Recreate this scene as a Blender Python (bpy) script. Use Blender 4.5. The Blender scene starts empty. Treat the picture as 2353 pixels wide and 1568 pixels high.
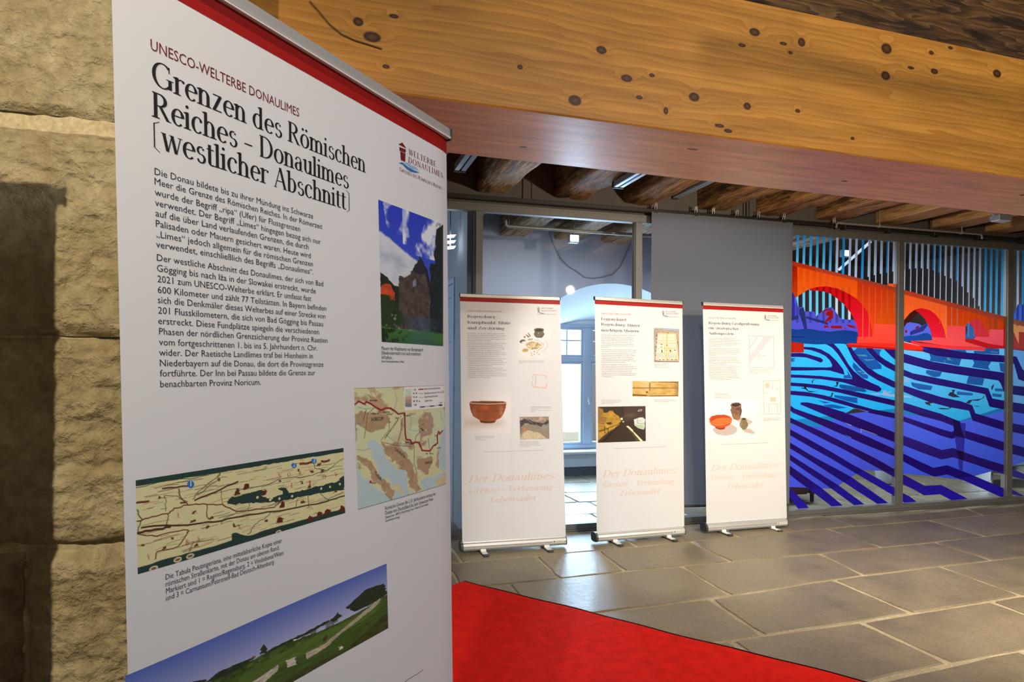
import bpy, math, random
import numpy as np
from mathutils import Matrix, Vector
from mathutils.geometry import tessellate_polygon
random.seed(7); rng = np.random.default_rng(7)
S = bpy.context.scene
COL = S.collection
# ---------------------------------------------------------------- camera, world, lights, exposure
FPX, CU, HV, ROLL, CAMZ = 1569.0, 1176.5, 845.0, math.radians(0.4), 1.475
CR = Vector((math.cos(ROLL), 0, math.sin(ROLL))); CUP = Vector((-math.sin(ROLL), 0, math.cos(ROLL))); CF = Vector((0, 1, 0))
CAM = Vector((0, 0, CAMZ))
cd = bpy.data.cameras.new('camera'); cam = bpy.data.objects.new('camera', cd); COL.objects.link(cam)
cd.sensor_width = 36.0; cd.lens = 36.0*FPX/2353.0; cd.shift_y = (HV-784.0)/2353.0; cd.clip_start = 0.05
M = Matrix((CR, CUP, -CF)).transposed().to_4x4(); M.translation = CAM; cam.matrix_world = M
S.camera = cam
S.view_settings.view_transform = 'Standard'; S.view_settings.look = 'None'
S.view_settings.exposure = 0.0; S.view_settings.gamma = 1.0; S.view_settings.use_curve_mapping = False
W = bpy.data.worlds.new('world'); S.world = W; W.use_nodes = True
bgn = W.node_tree.nodes['Background']; bgn.inputs[0].default_value = (0.80, 0.91, 1.0, 1); bgn.inputs[1].default_value = 2.6

def ray(u, v):
    return CF*FPX + CR*(u-CU) + CUP*(HV-v)
def proj(p):
    d = Vector(p)-CAM; z = d.dot(CF)
    return (CU + FPX*d.dot(CR)/z, HV - FPX*d.dot(CUP)/z)
def onz(u, v, z=0.0):
    r = ray(u, v); return CAM + r*((z-CAMZ)/r.z)
def frm(x, y, ang, z=0.0):
    return Matrix.Translation((x, y, z)) @ Matrix.Rotation(ang, 4, 'Z')
F0 = Matrix.Identity(4)
AW = math.atan(0.2892); FW = frm(0, 6.041, AW)         # glass wall: x along it, y into the back room
AB = math.atan(0.338);  FB = frm(0, 2.507, AB)         # big beam: y=0 its front face
FP = frm(-1.072, 1.6, math.atan(0.31))                 # stone pier front face
def onpl(u, v, F, b=0.0):
    Fi = F.inverted(); o = Fi @ CAM; r = Fi.to_3x3() @ ray(u, v)
    p = o + r*((b-o.y)/r.y); return p.x, p.z
def aw(u, b=0.0, v=845): return onpl(u, v, FW, b)[0]
def zw(u, v, b=0.0): return onpl(u, v, FW, b)[1]

def lamp(kind, name, F, loc, target, energy, color, **k):
    l = bpy.data.lights.new(name, kind); l.energy = energy; l.color = color
    for a, b in k.items(): setattr(l, a, b)
    o = bpy.data.objects.new(name, l); COL.objects.link(o)
    p = F @ Vector(loc); t = F @ Vector(target)
    o.matrix_world = Matrix.Translation(p) @ (t-p).to_track_quat('-Z', 'Y').to_matrix().to_4x4()
    return o
WARM = (1.0, 0.86, 0.64); DAY = (0.60, 0.80, 1.0)
S1 = (-0.70, -0.70, 2.92)
lamp('SPOT', 'spot_stone', F0, S1, (-1.05, 1.6, 1.72), 270, WARM, spot_size=math.radians(60), spot_blend=0.9, shadow_soft_size=0.02)
lamp('SPOT', 'spot_banners', F0, (1.15, 3.75, 2.92), (1.55, 5.9, 1.15), 125, (1.0, 0.93, 0.82), spot_size=math.radians(84), spot_blend=0.35, shadow_soft_size=0.05)
lamp('SPOT', 'spot_floor', F0, (3.4, 3.2, 2.35), (3.9, 5.0, 0.2), 430, (1.0, 0.87, 0.68), spot_size=math.radians(130), spot_blend=0.8, shadow_soft_size=0.045)
lamp('SPOT', 'spot_carpet', F0, (2.0, 0.9, 2.9), (1.35, 3.3, 0.0), 330, (1.0, 0.88, 0.7), spot_size=math.radians(78), spot_blend=0.7, shadow_soft_size=0.045)
lamp('SPOT', 'spot_beam', F0, (2.6, -0.9, 2.6), (2.0, 3.2, 2.75), 190, (1.0, 0.86, 0.62), spot_size=math.radians(74), spot_blend=0.6, shadow_soft_size=0.05)
lamp('SPOT', 'fill_joists', F0, (2.2, 3.98, 2.5), (2.1, 5.4, 3.05), 170, (1.0, 0.84, 0.62), spot_size=math.radians(165), spot_blend=0.6, shadow_soft_size=0.05)  # added fill to brighten the joists, no fixture behind the beam
lamp('AREA', 'daylight', FW, (2.08, 3.5, 1.5), (2.0, 0.0, 1.45), 420, DAY, shape='RECTANGLE', size=1.9, size_y=2.1)
lamp('AREA', 'side_room_daylight', FW, (-3.2, 1.0, 1.7), (-0.4, 0.9, 1.3), 38, DAY, shape='RECTANGLE', size=1.2, size_y=1.6)
lamp('AREA', 'back_room_light', FW, (0.9, 1.0, 2.6), (1.0, 1.9, 1.3), 17, (0.78, 0.86, 1.0), shape='RECTANGLE', size=1.6, size_y=0.3)
lamp('AREA', 'back_room_tubes', FW, (4.6, 1.3, 2.75), (4.6, 1.2, 0.0), 130, (0.75, 0.87, 1.0), shape='RECTANGLE', size=3.2, size_y=0.5)
lamp('AREA', 'hall_fill', F0, (3.0, -0.8, 2.9), (2.2, 2.4, 1.3), 265, (0.90, 0.95, 1.0), shape='RECTANGLE', size=3.0, size_y=1.6)  # added unseen fill for the whole hall, no such lamp is modelled

# ---------------------------------------------------------------- helpers
def s2l(c):
    return tuple(((x/255.0)/12.92 if x/255.0 <= 0.04045 else ((x/255.0+0.055)/1.055)**2.4) for x in c[:3])
def s2l_np(a):
    a = np.clip(a/255.0, 0, 1); return np.where(a <= 0.04045, a/12.92, ((a+0.055)/1.055)**2.4)
def tag(o, label=None, cat=None, group=None, kind=None):
    if label: o['label'] = label
    if cat: o['category'] = cat
    if group: o['group'] = group
    if kind: o['kind'] = kind
    return o
WM = {}
def place(o, mw, parent):
    COL.objects.link(o); WM[o.name] = mw
    if parent is not None:
        o.parent = parent; o.matrix_local = WM[parent.name].inverted() @ mw
    else: o.matrix_local = mw
def empty(name, F, loc):
    o = bpy.data.objects.new(name, None); o.empty_display_size = 0.1
    place(o, F @ Matrix.Translation(loc), None); return o
class MB:
    def __init__(s): s.v = []; s.f = []; s.m = []; s.sm = []
    def add(s, vs, fs, m=0, smooth=False):
        n = len(s.v); s.v += [tuple(x) for x in vs]
        for f in fs: s.f.append(tuple(i+n for i in f)); s.m.append(m); s.sm.append(smooth)
    def box(s, x0, x1, y0, y1, z0, z1, m=0, bev=0.0):
        if bev <= 0:
            s.add([(x0,y0,z0),(x1,y0,z0),(x1,y1,z0),(x0,y1,z0),(x0,y0,z1),(x1,y0,z1),(x1,y1,z1),(x0,y1,z1)],
                  [(0,3,2,1),(4,5,6,7),(0,1,5,4),(1,2,6,5),(2,3,7,6),(3,0,4,7)], m); return
        b = bev; vs = []; P = {}
        for i, X in enumerate((x0, x1)):
            for j, Y in enumerate((y0, y1)):
                for k, Z in enumerate((z0, z1)):
                    sx, sy, sz = (b, -b)[i], (b, -b)[j], (b, -b)[k]
                    for ax, p in enumerate(((X, Y+sy, Z+sz), (X+sx, Y, Z+sz), (X+sx, Y+sy, Z))):
                        P[(i,j,k,ax)] = len(vs); vs.append(p)
        fs = []
        fs.append([P[(0,0,0,0)],P[(0,0,1,0)],P[(0,1,1,0)],P[(0,1,0,0)]]); fs.append([P[(1,0,0,0)],P[(1,1,0,0)],P[(1,1,1,0)],P[(1,0,1,0)]])
        fs.append([P[(0,0,0,1)],P[(1,0,0,1)],P[(1,0,1,1)],P[(0,0,1,1)]]); fs.append([P[(0,1,0,1)],P[(0,1,1,1)],P[(1,1,1,1)],P[(1,1,0,1)]])
        fs.append([P[(0,0,0,2)],P[(0,1,0,2)],P[(1,1,0,2)],P[(1,0,0,2)]]); fs.append([P[(0,0,1,2)],P[(1,0,1,2)],P[(1,1,1,2)],P[(0,1,1,2)]])
        for i in (0,1):
            for j in (0,1): fs.append([P[(i,j,0,0)],P[(i,j,1,0)],P[(i,j,1,1)],P[(i,j,0,1)]])
        for i in (0,1):
            for k in (0,1): fs.append([P[(i,0,k,0)],P[(i,1,k,0)],P[(i,1,k,2)],P[(i,0,k,2)]])
        for j in (0,1):
            for k in (0,1): fs.append([P[(0,j,k,1)],P[(1,j,k,1)],P[(1,j,k,2)],P[(0,j,k,2)]])
        for i in (0,1):
            for j in (0,1):
                for k in (0,1): fs.append([P[(i,j,k,0)],P[(i,j,k,1)],P[(i,j,k,2)]])
        s.add(vs, fs, m)
    def prism(s, pts, axis, c0, c1, m=0):
        # closed outline pts (2D) pushed along axis ('x','y','z')
        n = len(pts)
        def mk(p, c): return {'x': (c, p[0], p[1]), 'y': (p[0], c, p[1]), 'z': (p[0], p[1], c)}[axis]
        vs = [mk(p, c0) for p in pts] + [mk(p, c1) for p in pts]
        fs = [tuple(range(n)), tuple(range(2*n-1, n-1, -1))] + [(i, (i+1) % n, n+(i+1) % n, n+i) for i in range(n)]
        s.add(vs, fs, m)
    def tube(s, pts, r, n=8, m=0):
        pts = [Vector(p) for p in pts]; vs = []; fs = []; up = Vector((0.13, 0.2, 0.97))
        for i, p in enumerate(pts):
            t = (pts[min(i+1, len(pts)-1)]-pts[max(i-1, 0)]).normalized()
            a = t.cross(up).normalized(); b = t.cross(a).normalized()
            rr = r[i] if isinstance(r, (list, tuple)) else r
            for k in range(n):
                q = 2*math.pi*k/n; vs.append(p + a*(rr*math.cos(q)) + b*(rr*math.sin(q)))
        for i in range(len(pts)-1):
            for k in range(n): fs.append((i*n+k, i*n+(k+1) % n, (i+1)*n+(k+1) % n, (i+1)*n+k))
        s.add(vs, fs, m, True); L = (len(pts)-1)*n
        s.add(vs[:n], [tuple(range(n))], m); s.add(vs[L:], [tuple(range(n-1, -1, -1))], m)
    def build(s, name, F, mats, parent=None, org=None, kind=None, fix=True):
        V = np.array(s.v, dtype=float)
        if org is None: org = ((V[:,0].min()+V[:,0].max())/2, (V[:,1].min()+V[:,1].max())/2, V[:,2].min())
        me = bpy.data.meshes.new(name); me.from_pydata((V-np.array(org)).tolist(), [], s.f)
        if not isinstance(mats, (list, tuple)): mats = [mats]
        for m in mats: me.materials.append(m)
        me.polygons.foreach_set('material_index', s.m); me.polygons.foreach_set('use_smooth', s.sm)
        if fix:
            import bmesh
            bm = bmesh.new(); bm.from_mesh(me); bmesh.ops.recalc_face_normals(bm, faces=bm.faces); bm.to_mesh(me); bm.free()
        me.update(); o = bpy.data.objects.new(name, me); place(o, F @ Matrix.Translation(org), parent)
        if kind: o['kind'] = kind
        return o
def box1(name, F, dims, mat, parent=None, bev=0.0, kind=None):
    b = MB(); b.box(*dims, bev=bev); return b.build(name, F, mat, parent, kind=kind)

# numpy value noise
_T = rng.random((256, 256))
def vnoise(x, y, seed=0):
    x = np.asarray(x, float)+seed*17.31; y = np.asarray(y, float)+seed*9.77
    xi = np.floor(x).astype(int); yi = np.floor(y).astype(int); fx = x-xi; fy = y-yi
    fx = fx*fx*(3-2*fx); fy = fy*fy*(3-2*fy)
    a = _T[xi & 255, yi & 255]; b = _T[(xi+1) & 255, yi & 255]; c = _T[xi & 255, (yi+1) & 255]; d = _T[(xi+1) & 255, (yi+1) & 255]
    return (a*(1-fx)+b*fx)*(1-fy)+(c*(1-fx)+d*fx)*fy
def fbm(x, y, seed=0, oct=4):
    r = 0; a = 0.5; t = 0
    for i in range(oct): r = r+a*vnoise(x*2**i, y*2**i, seed+i); t += a; a *= 0.5
    return r/t

# ---------------------------------------------------------------- materials
def newmat(name):
    m = bpy.data.materials.new(name); m.use_nodes = True; nt = m.node_tree
    return m, nt, nt.nodes, nt.links, nt.nodes['Principled BSDF']
def flat(name, c, rough=0.5, metal=0.0, spec=0.5, bump=0.0, bscale=60, var=0.0, vscale=6, stretch=None):
    m, nt, N, L, B = newmat(name)
    B.inputs['Base Color'].default_value = (*s2l(c), 1); B.inputs['Roughness'].default_value = rough
    B.inputs['Metallic'].default_value = metal; B.inputs['Specular IOR Level'].default_value = spec
    if bump or var:
        tc = N.new('ShaderNodeTexCoord'); mp = N.new('ShaderNodeMapping'); L.new(tc.outputs['Object'], mp.inputs[0])
        if stretch: mp.inputs['Scale'].default_value = stretch
    if bump:
        n = N.new('ShaderNodeTexNoise'); n.inputs['Scale'].default_value = bscale; n.inputs['Detail'].default_value = 6; L.new(mp.outputs[0], n.inputs['Vector'])
        b = N.new('ShaderNodeBump'); b.inputs['Strength'].default_value = bump; b.inputs['Distance'].default_value = 0.004
        L.new(n.outputs['Fac'], b.inputs['Height']); L.new(b.outputs[0], B.inputs['Normal'])
    if var:
        n = N.new('ShaderNodeTexNoise'); n.inputs['Scale'].default_value = vscale; n.inputs['Detail'].default_value = 5; L.new(mp.outputs[0], n.inputs['Vector'])
        r = N.new('ShaderNodeMapRange'); r.inputs['From Min'].default_value = 0.3; r.inputs['From Max'].default_value = 0.7
        r.inputs['To Min'].default_value = 1-var; r.inputs['To Max'].default_value = 1+var; L.new(n.outputs['Fac'], r.inputs['Value'])
        x = N.new('ShaderNodeVectorMath'); x.operation = 'SCALE'; x.inputs[0].default_value = s2l(c); L.new(r.outputs[0], x.inputs['Scale']); L.new(x.outputs[0], B.inputs['Base Color'])
    return m
def ramp(N, L, src, stops):
    r = N.new('ShaderNodeValToRGB'); e = r.color_ramp.elements
    while len(e) < len(stops): e.new(0.5)
    for i, (p, c) in enumerate(stops): e[i].position = p; e[i].color = (*s2l(c), 1)
    L.new(src, r.inputs[0]); return r
def stone(name, cols, scale=3.0, bump=0.6, rough=0.9, fine=60, spec=0.3, dist=0.01):
    m, nt, N, L, B = newmat(name)
    tc = N.new('ShaderNodeTexCoord'); oi = N.new('ShaderNodeObjectInfo')
    off = N.new('ShaderNodeVectorMath'); off.operation = 'SCALE'; off.inputs['Scale'].default_value = 1.0
    cb = N.new('ShaderNodeCombineXYZ'); ml = N.new('ShaderNodeMath'); ml.operation = 'MULTIPLY'; ml.inputs[1].default_value = 37.0
    L.new(oi.outputs['Random'], ml.inputs[0]); L.new(ml.outputs[0], cb.inputs[0]); L.new(ml.outputs[0], cb.inputs[2])
    ad = N.new('ShaderNodeVectorMath'); L.new(tc.outputs['Object'], ad.inputs[0]); L.new(cb.outputs[0], ad.inputs[1])
    n1 = N.new('ShaderNodeTexNoise'); n1.inputs['Scale'].default_value = scale; n1.inputs['Detail'].default_value = 10; n1.inputs['Roughness'].default_value = 0.65
    L.new(ad.outputs[0], n1.inputs['Vector']); r = ramp(N, L, n1.outputs['Fac'], cols)
    n2 = N.new('ShaderNodeTexNoise'); n2.inputs['Scale'].default_value = fine; n2.inputs['Detail'].default_value = 8; n2.inputs['Roughness'].default_value = 0.6
    L.new(ad.outputs[0], n2.inputs['Vector'])
    mr = N.new('ShaderNodeMapRange'); mr.inputs['From Min'].default_value = 0.35; mr.inputs['From Max'].default_value = 0.65; mr.inputs['To Min'].default_value = 0.82; mr.inputs['To Max'].default_value = 1.15
    L.new(n2.outputs['Fac'], mr.inputs['Value'])
    rb = N.new('ShaderNodeMapRange'); rb.inputs['To Min'].default_value = 0.86; rb.inputs['To Max'].default_value = 1.12; L.new(oi.outputs['Random'], rb.inputs['Value'])
    mm = N.new('ShaderNodeMath'); mm.operation = 'MULTIPLY'; L.new(mr.outputs[0], mm.inputs[0]); L.new(rb.outputs[0], mm.inputs[1])
    x = N.new('ShaderNodeVectorMath'); x.operation = 'SCALE'; L.new(r.outputs[0], x.inputs[0]); L.new(mm.outputs[0], x.inputs['Scale']); L.new(x.outputs[0], B.inputs['Base Color'])
    n3 = N.new('ShaderNodeTexMusgrave') if hasattr(bpy.types, 'ShaderNodeTexMusgrave') else N.new('ShaderNodeTexNoise')
    n3.inputs['Scale'].default_value = fine*0.35; n3.inputs['Detail'].default_value = 8; L.new(ad.outputs[0], n3.inputs['Vector'])
    sm = N.new('ShaderNodeMath'); sm.operation = 'MULTIPLY_ADD'; sm.inputs[1].default_value = 0.45
    L.new(n2.outputs['Fac'], sm.inputs[0]); L.new(n3.outputs[0], sm.inputs[2])
    b = N.new('ShaderNodeBump'); b.inputs['Strength'].default_value = bump; b.inputs['Distance'].default_value = dist
    L.new(sm.outputs[0], b.inputs['Height']); L.new(b.outputs[0], B.inputs['Normal'])
    rr = N.new('ShaderNodeMapRange'); rr.inputs['To Min'].default_value = rough-0.12; rr.inputs['To Max'].default_value = min(1, rough+0.12); L.new(n1.outputs['Fac'], rr.inputs['Value']); L.new(rr.outputs[0], B.inputs['Roughness'])
    B.inputs['Specular IOR Level'].default_value = spec
    return m
def wood(name, base, dark, light, knots=(), grain=26.0, rough=0.45, spec=0.35, bump=0.15, red=None, axis='front', cracks=0.0, wav=9.0, kbump=1.3):
    """long grain along local x; knots = (x, z, rx, rz) on the face"""
    m, nt, N, L, B = newmat(name)
    tc = N.new('ShaderNodeTexCoord'); sep = N.new('ShaderNodeSeparateXYZ'); L.new(tc.outputs['Object'], sep.inputs[0])
    cz = 'Z' if axis == 'front' else 'Y'
    acc = None; ring = None
    for (kx, kz, rx, rz) in knots:
        mp = N.new('ShaderNodeCombineXYZ'); L.new(sep.outputs['X'], mp.inputs[0]); L.new(sep.outputs[cz], mp.inputs[1])
        sb = N.new('ShaderNodeVectorMath'); sb.operation = 'SUBTRACT'; L.new(mp.outputs[0], sb.inputs[0]); sb.inputs[1].default_value = (kx, kz, 0)
        mu = N.new('ShaderNodeVectorMath'); mu.operation = 'MULTIPLY'; L.new(sb.outputs[0], mu.inputs[0]); mu.inputs[1].default_value = (1/rx, 1/rz, 0)
        ln = N.new('ShaderNodeVectorMath'); ln.operation = 'LENGTH'; L.new(mu.outputs[0], ln.inputs[0])
        if acc is None: acc = ln.outputs['Value']
        else:
            mi = N.new('ShaderNodeMath'); mi.operation = 'MINIMUM'; L.new(acc, mi.inputs[0]); L.new(ln.outputs['Value'], mi.inputs[1]); acc = mi.outputs[0]
    mp = N.new('ShaderNodeMapping'); mp.inputs['Scale'].default_value = (0.9, 9, 9); L.new(tc.outputs['Object'], mp.inputs[0])
    n1 = N.new('ShaderNodeTexNoise'); n1.inputs['Scale'].default_value = 1.4; n1.inputs['Detail'].default_value = 3; L.new(mp.outputs[0], n1.inputs['Vector'])
    # phase = z*grain + noise*k + knot bulge
    ph = N.new('ShaderNodeMath'); ph.operation = 'MULTIPLY'; L.new(sep.outputs[cz], ph.inputs[0]); ph.inputs[1].default_value = grain
    p2 = N.new('ShaderNodeMath'); p2.operation = 'MULTIPLY_ADD'; L.new(n1.outputs['Fac'], p2.inputs[0]); p2.inputs[1].default_value = wav; L.new(ph.outputs[0], p2.inputs[2]); src = p2.outputs[0]
    if acc is not None:
        kb = N.new('ShaderNodeMapRange'); kb.interpolation_type = 'SMOOTHERSTEP'; kb.inputs['From Min'].default_value = 0.9; kb.inputs['From Max'].default_value = 3.2
        kb.inputs['To Min'].default_value = kbump; kb.inputs['To Max'].default_value = 0.0; L.new(acc, kb.inputs['Value'])
        p3 = N.new('ShaderNodeMath'); L.new(src, p3.inputs[0]); L.new(kb.outputs[0], p3.inputs[1]); src = p3.outputs[0]
    fr = N.new('ShaderNodeMath'); fr.operation = 'FRACT'; L.new(src, fr.inputs[0])
    mp2 = N.new('ShaderNodeMapping'); mp2.inputs['Scale'].default_value = (3, 160, 160); L.new(tc.outputs['Object'], mp2.inputs[0])
    n2 = N.new('ShaderNodeTexNoise'); n2.inputs['Scale'].default_value = 1.0; n2.inputs['Detail'].default_value = 5; L.new(mp2.outputs[0], n2.inputs['Vector'])
    f2 = N.new('ShaderNodeMath'); f2.operation = 'MULTIPLY_ADD'; L.new(n2.outputs['Fac'], f2.inputs[0]); f2.inputs[1].default_value = 0.55; 
    f3 = N.new('ShaderNodeMath'); f3.operation = 'MULTIPLY'; L.new(fr.outputs[0], f3.inputs[0]); f3.inputs[1].default_value = 0.5; L.new(f3.outputs[0], f2.inputs[2])
    r = ramp(N, L, f2.outputs[0], [(0.1, light), (0.5, base), (0.93, dark)])
    col = r.outputs[0]
    n4 = N.new('ShaderNodeTexNoise'); n4.inputs['Scale'].default_value = 2.2; n4.inputs['Detail'].default_value = 3; L.new(mp.outputs[0], n4.inputs['Vector'])
    vr = N.new('ShaderNodeMapRange'); vr.inputs['From Min'].default_value = 0.3; vr.inputs['From Max'].default_value = 0.7; vr.inputs['To Min'].default_value = 0.78; vr.inputs['To Max'].default_value = 1.18; L.new(n4.outputs['Fac'], vr.inputs['Value'])
    sc = N.new('ShaderNodeVectorMath'); sc.operation = 'SCALE'; L.new(col, sc.inputs[0]); L.new(vr.outputs[0], sc.inputs['Scale']); col = sc.outputs[0]
    if acc is not None:
        k1 = N.new('ShaderNodeMapRange'); k1.interpolation_type = 'SMOOTHSTEP'; k1.inputs['From Min'].default_value = 0.75; k1.inputs['From Max'].default_value = 1.1; k1.inputs['To Min'].default_value = 1; k1.inputs['To Max'].default_value = 0; L.new(acc, k1.inputs['Value'])
        kr = ramp(N, L, acc, [(0.0, (112, 72, 34)), (0.45, (84, 50, 22)), (0.9, (52, 28, 12))])
        mx = N.new('ShaderNodeMix'); mx.data_type = 'RGBA'; L.new(k1.outputs[0], mx.inputs['Factor']); L.new(col, mx.inputs[6]); L.new(kr.outputs[0], mx.inputs[7]); col = mx.outputs[2]
    if cracks:
        mp3 = N.new('ShaderNodeMapping'); mp3.inputs['Scale'].default_value = (1.2, 14, 14); L.new(tc.outputs['Object'], mp3.inputs[0])
        n5 = N.new('ShaderNodeTexNoise'); n5.inputs['Scale'].default_value = 1.6; n5.inputs['Detail'].default_value = 6; n5.inputs['Distortion'].default_value = 0.6; L.new(mp3.outputs[0], n5.inputs['Vector'])
        cr = N.new('ShaderNodeMapRange'); cr.inputs['From Min'].default_value = 0.38; cr.inputs['From Max'].default_value = 0.5; cr.inputs['To Min'].default_value = 1.0; cr.inputs['To Max'].default_value = 0; L.new(n5.outputs['Fac'], cr.inputs['Value'])
        cm = N.new('ShaderNodeMath'); cm.operation = 'MULTIPLY'; cm.inputs[1].default_value = cracks; L.new(cr.outputs[0], cm.inputs[0])
        mx = N.new('ShaderNodeMix'); mx.data_type = 'RGBA'; L.new(cm.outputs[0], mx.inputs['Factor']); L.new(col, mx.inputs[6]); mx.inputs[7].default_value = (*s2l((30, 19, 11)), 1); col = mx.outputs[2]
    L.new(col, B.inputs['Base Color'])
    b = N.new('ShaderNodeBump'); b.inputs['Strength'].default_value = bump; b.inputs['Distance'].default_value = 0.003
    L.new(f2.outputs[0], b.inputs['Height']); L.new(b.outputs[0], B.inputs['Normal'])
    B.inputs['Roughness'].default_value = rough; B.inputs['Specular IOR Level'].default_value = spec
    return m
def vcmat(name, rough=0.55, trans=0.0, spec=0.3):
    m, nt, N, L, B = newmat(name)
    a = N.new('ShaderNodeVertexColor'); a.layer_name = 'col'
    L.new(a.outputs['Color'], B.inputs['Base Color']); B.inputs['Roughness'].default_value = rough; B.inputs['Specular IOR Level'].default_value = spec
    if trans:
        t = N.new('ShaderNodeBsdfTranslucent'); L.new(a.outputs['Color'], t.inputs['Color'])
        mx = N.new('ShaderNodeMixShader'); mx.inputs[0].default_value = trans; L.new(B.outputs[0], mx.inputs[1]); L.new(t.outputs[0], mx.inputs[2])
        out = N['Material Output']; L.new(mx.outputs[0], out.inputs[0])
    return m
def fabric(name, c, trans=0.12, rough=0.6, spec=0.35):
    m, nt, N, L, B = newmat(name)
    B.inputs['Base Color'].default_value = (*s2l(c), 1); B.inputs['Roughness'].default_value = rough; B.inputs['Specular IOR Level'].default_value = spec
    t = N.new('ShaderNodeBsdfTranslucent'); t.inputs['Color'].default_value = (*s2l(c), 1)
    mx = N.new('ShaderNodeMixShader'); mx.inputs[0].default_value = trans; L.new(B.outputs[0], mx.inputs[1]); L.new(t.outputs[0], mx.inputs[2])
    L.new(mx.outputs[0], N['Material Output'].inputs[0])
    tc = N.new('ShaderNodeTexCoord'); n = N.new('ShaderNodeTexNoise'); n.inputs['Scale'].default_value = 700; L.new(tc.outputs['Object'], n.inputs['Vector'])
    b = N.new('ShaderNodeBump'); b.inputs['Strength'].default_value = 0.03; b.inputs['Distance'].default_value = 0.001; L.new(n.outputs['Fac'], b.inputs['Height']); L.new(b.outputs[0], B.inputs['Normal'])
    return m
def glassmat(name, tint=(0.96, 0.985, 1.0), refl=0.08):
    m, nt, N, L, B = newmat(name)
    N.remove(B); t = N.new('ShaderNodeBsdfTransparent'); t.inputs[0].default_value = (*tint, 1)
    g = N.new('ShaderNodeBsdfGlossy'); g.inputs['Roughness'].default_value = 0.02
    fr = N.new('ShaderNodeFresnel'); fr.inputs[0].default_value = 1.45
    mx = N.new('ShaderNodeMixShader'); ge = N.new('ShaderNodeNewGeometry'); iv = N.new('ShaderNodeMath'); iv.operation = 'SUBTRACT'; iv.inputs[0].default_value = 1.0; L.new(ge.outputs['Backfacing'], iv.inputs[1])
    fm = N.new('ShaderNodeMath'); fm.operation = 'MULTIPLY'; L.new(fr.outputs[0], fm.inputs[0]); L.new(iv.outputs[0], fm.inputs[1]); L.new(fm.outputs[0], mx.inputs[0]); L.new(t.outputs[0], mx.inputs[1]); L.new(g.outputs[0], mx.inputs[2])
    L.new(mx.outputs[0], N['Material Output'].inputs[0]); return m
def emis(name, c, s):
    m, nt, N, L, B = newmat(name); B.inputs['Base Color'].default_value = (0, 0, 0, 1)
    B.inputs['Emission Color'].default_value = (*c, 1); B.inputs['Emission Strength'].default_value = s; return m

M_BAN = fabric('banner_cloth', (230, 231, 235))
M_RED = fabric('red_print', (158, 14, 8), 0.03)
M_ALU = flat('brushed_aluminium', (186, 186, 186), 0.38, 0.35, bump=0.04, bscale=200, stretch=(1, 30, 30))
M_CAP = flat('grey_plastic', (62, 70, 74), 0.45)
M_WHT = flat('white_metal', (225, 225, 222), 0.4)
M_INK = flat('black_ink', (26, 24, 26), 0.5)
M_TXT = flat('body_ink', (44, 46, 52), 0.5)
M_MAR = flat('maroon_ink', (110, 22, 24), 0.5)
M_GRY = flat('grey_ink', (104, 100, 94), 0.5)
M_LGR = flat('pale_grey_ink', (160, 156, 148), 0.5)
M_PNK = flat('pale_rose_ink', (222, 205, 198), 0.5)
M_BLU = flat('blue_ink', (40, 110, 180), 0.5)
M_LBL = flat('light_blue_ink', (140, 180, 210), 0.5)
M_WIN = flat('white_ink', (240, 240, 240), 0.5)
M_VC = vcmat('printed_picture')
M_FILM = vcmat('coloured_glass_film', 0.35, 0.42, 0.5)
M_STONE = stone('pier_sandstone', [(0.3, (118, 102, 74)), (0.42, (160, 144, 108)), (0.55, (174, 160, 124)), (0.7, (196, 184, 150))], 4.5, 1.0, 0.95, 34, 0.1, 0.05)
M_MORT = stone('pier_mortar', [(0.3, (176, 158, 120)), (0.7, (206, 190, 152))], 5, 0.4, 0.95, 80, 0.1)
M_SLAB = stone('floor_slab_stone', [(0.28, (112, 101, 80)), (0.45, (126, 115, 92)), (0.7, (142, 130, 106))], 2.2, 0.45, 0.42, 70, 0.5, 0.006)
M_FJNT = stone('floor_mortar', [(0.3, (150, 138, 114)), (0.7, (180, 168, 142))], 5, 0.3, 0.8, 70, 0.2)
M_FRAME = flat('grey_frame_metal', (106, 106, 104), 0.45, 0.2)
M_DARK = flat('dark_plaster', (88, 82, 77), 0.9, bump=0.1, bscale=40, var=0.06)
M_GREYW = flat('grey_blue_plaster', (150, 152, 160), 0.9, bump=0.1, bscale=30, var=0.05, vscale=2)
M_WHITEP = flat('white_plaster', (214, 224, 232), 0.85, bump=0.05)
M_DOOR = flat('white_door_paint', (168, 180, 196), 0.45)
M_PANEL = fabric('grey_cloth', (106, 108, 116), 0.25, 0.8, 0.2)
M_BLACK = flat('black_metal', (24, 22, 22), 0.5)
M_PIPE = flat('grey_conduit', (150, 146, 140), 0.4, 0.3)
M_CLIP = flat('clip_steel', (205, 200, 188), 0.3, 0.4)
M_GLASS = glassmat('pane_glass')
M_CARP = flat('red_carpet', (232, 34, 24), 0.95, spec=0.1, bump=0.9, bscale=38, var=0.12, vscale=14)
M_CARPE = flat('grey_carpet_edge', (92, 86, 84), 0.9)
M_OLD = wood('old_joist_wood', (142, 100, 58), (70, 44, 24), (184, 144, 94), grain=14, rough=0.7, bump=0.9, cracks=0.85)
M_OLDP = wood('weathered_joist_wood', (160, 128, 90), (84, 60, 38), (206, 182, 146), grain=14, rough=0.65, bump=0.9, cracks=0.7)
M_NEWJ = wood('new_joist_wood', (172, 132, 84), (128, 90, 50), (196, 160, 110), grain=20, rough=0.6, bump=0.2)
M_BOARD = wood('ceiling_board_wood', (70, 50, 34), (36, 24, 16), (92, 70, 48), grain=16, rough=0.8, bump=0.5)
M_TUBE = flat('lamp_housing', (150, 165, 180), 0.35, 0.5)
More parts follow.
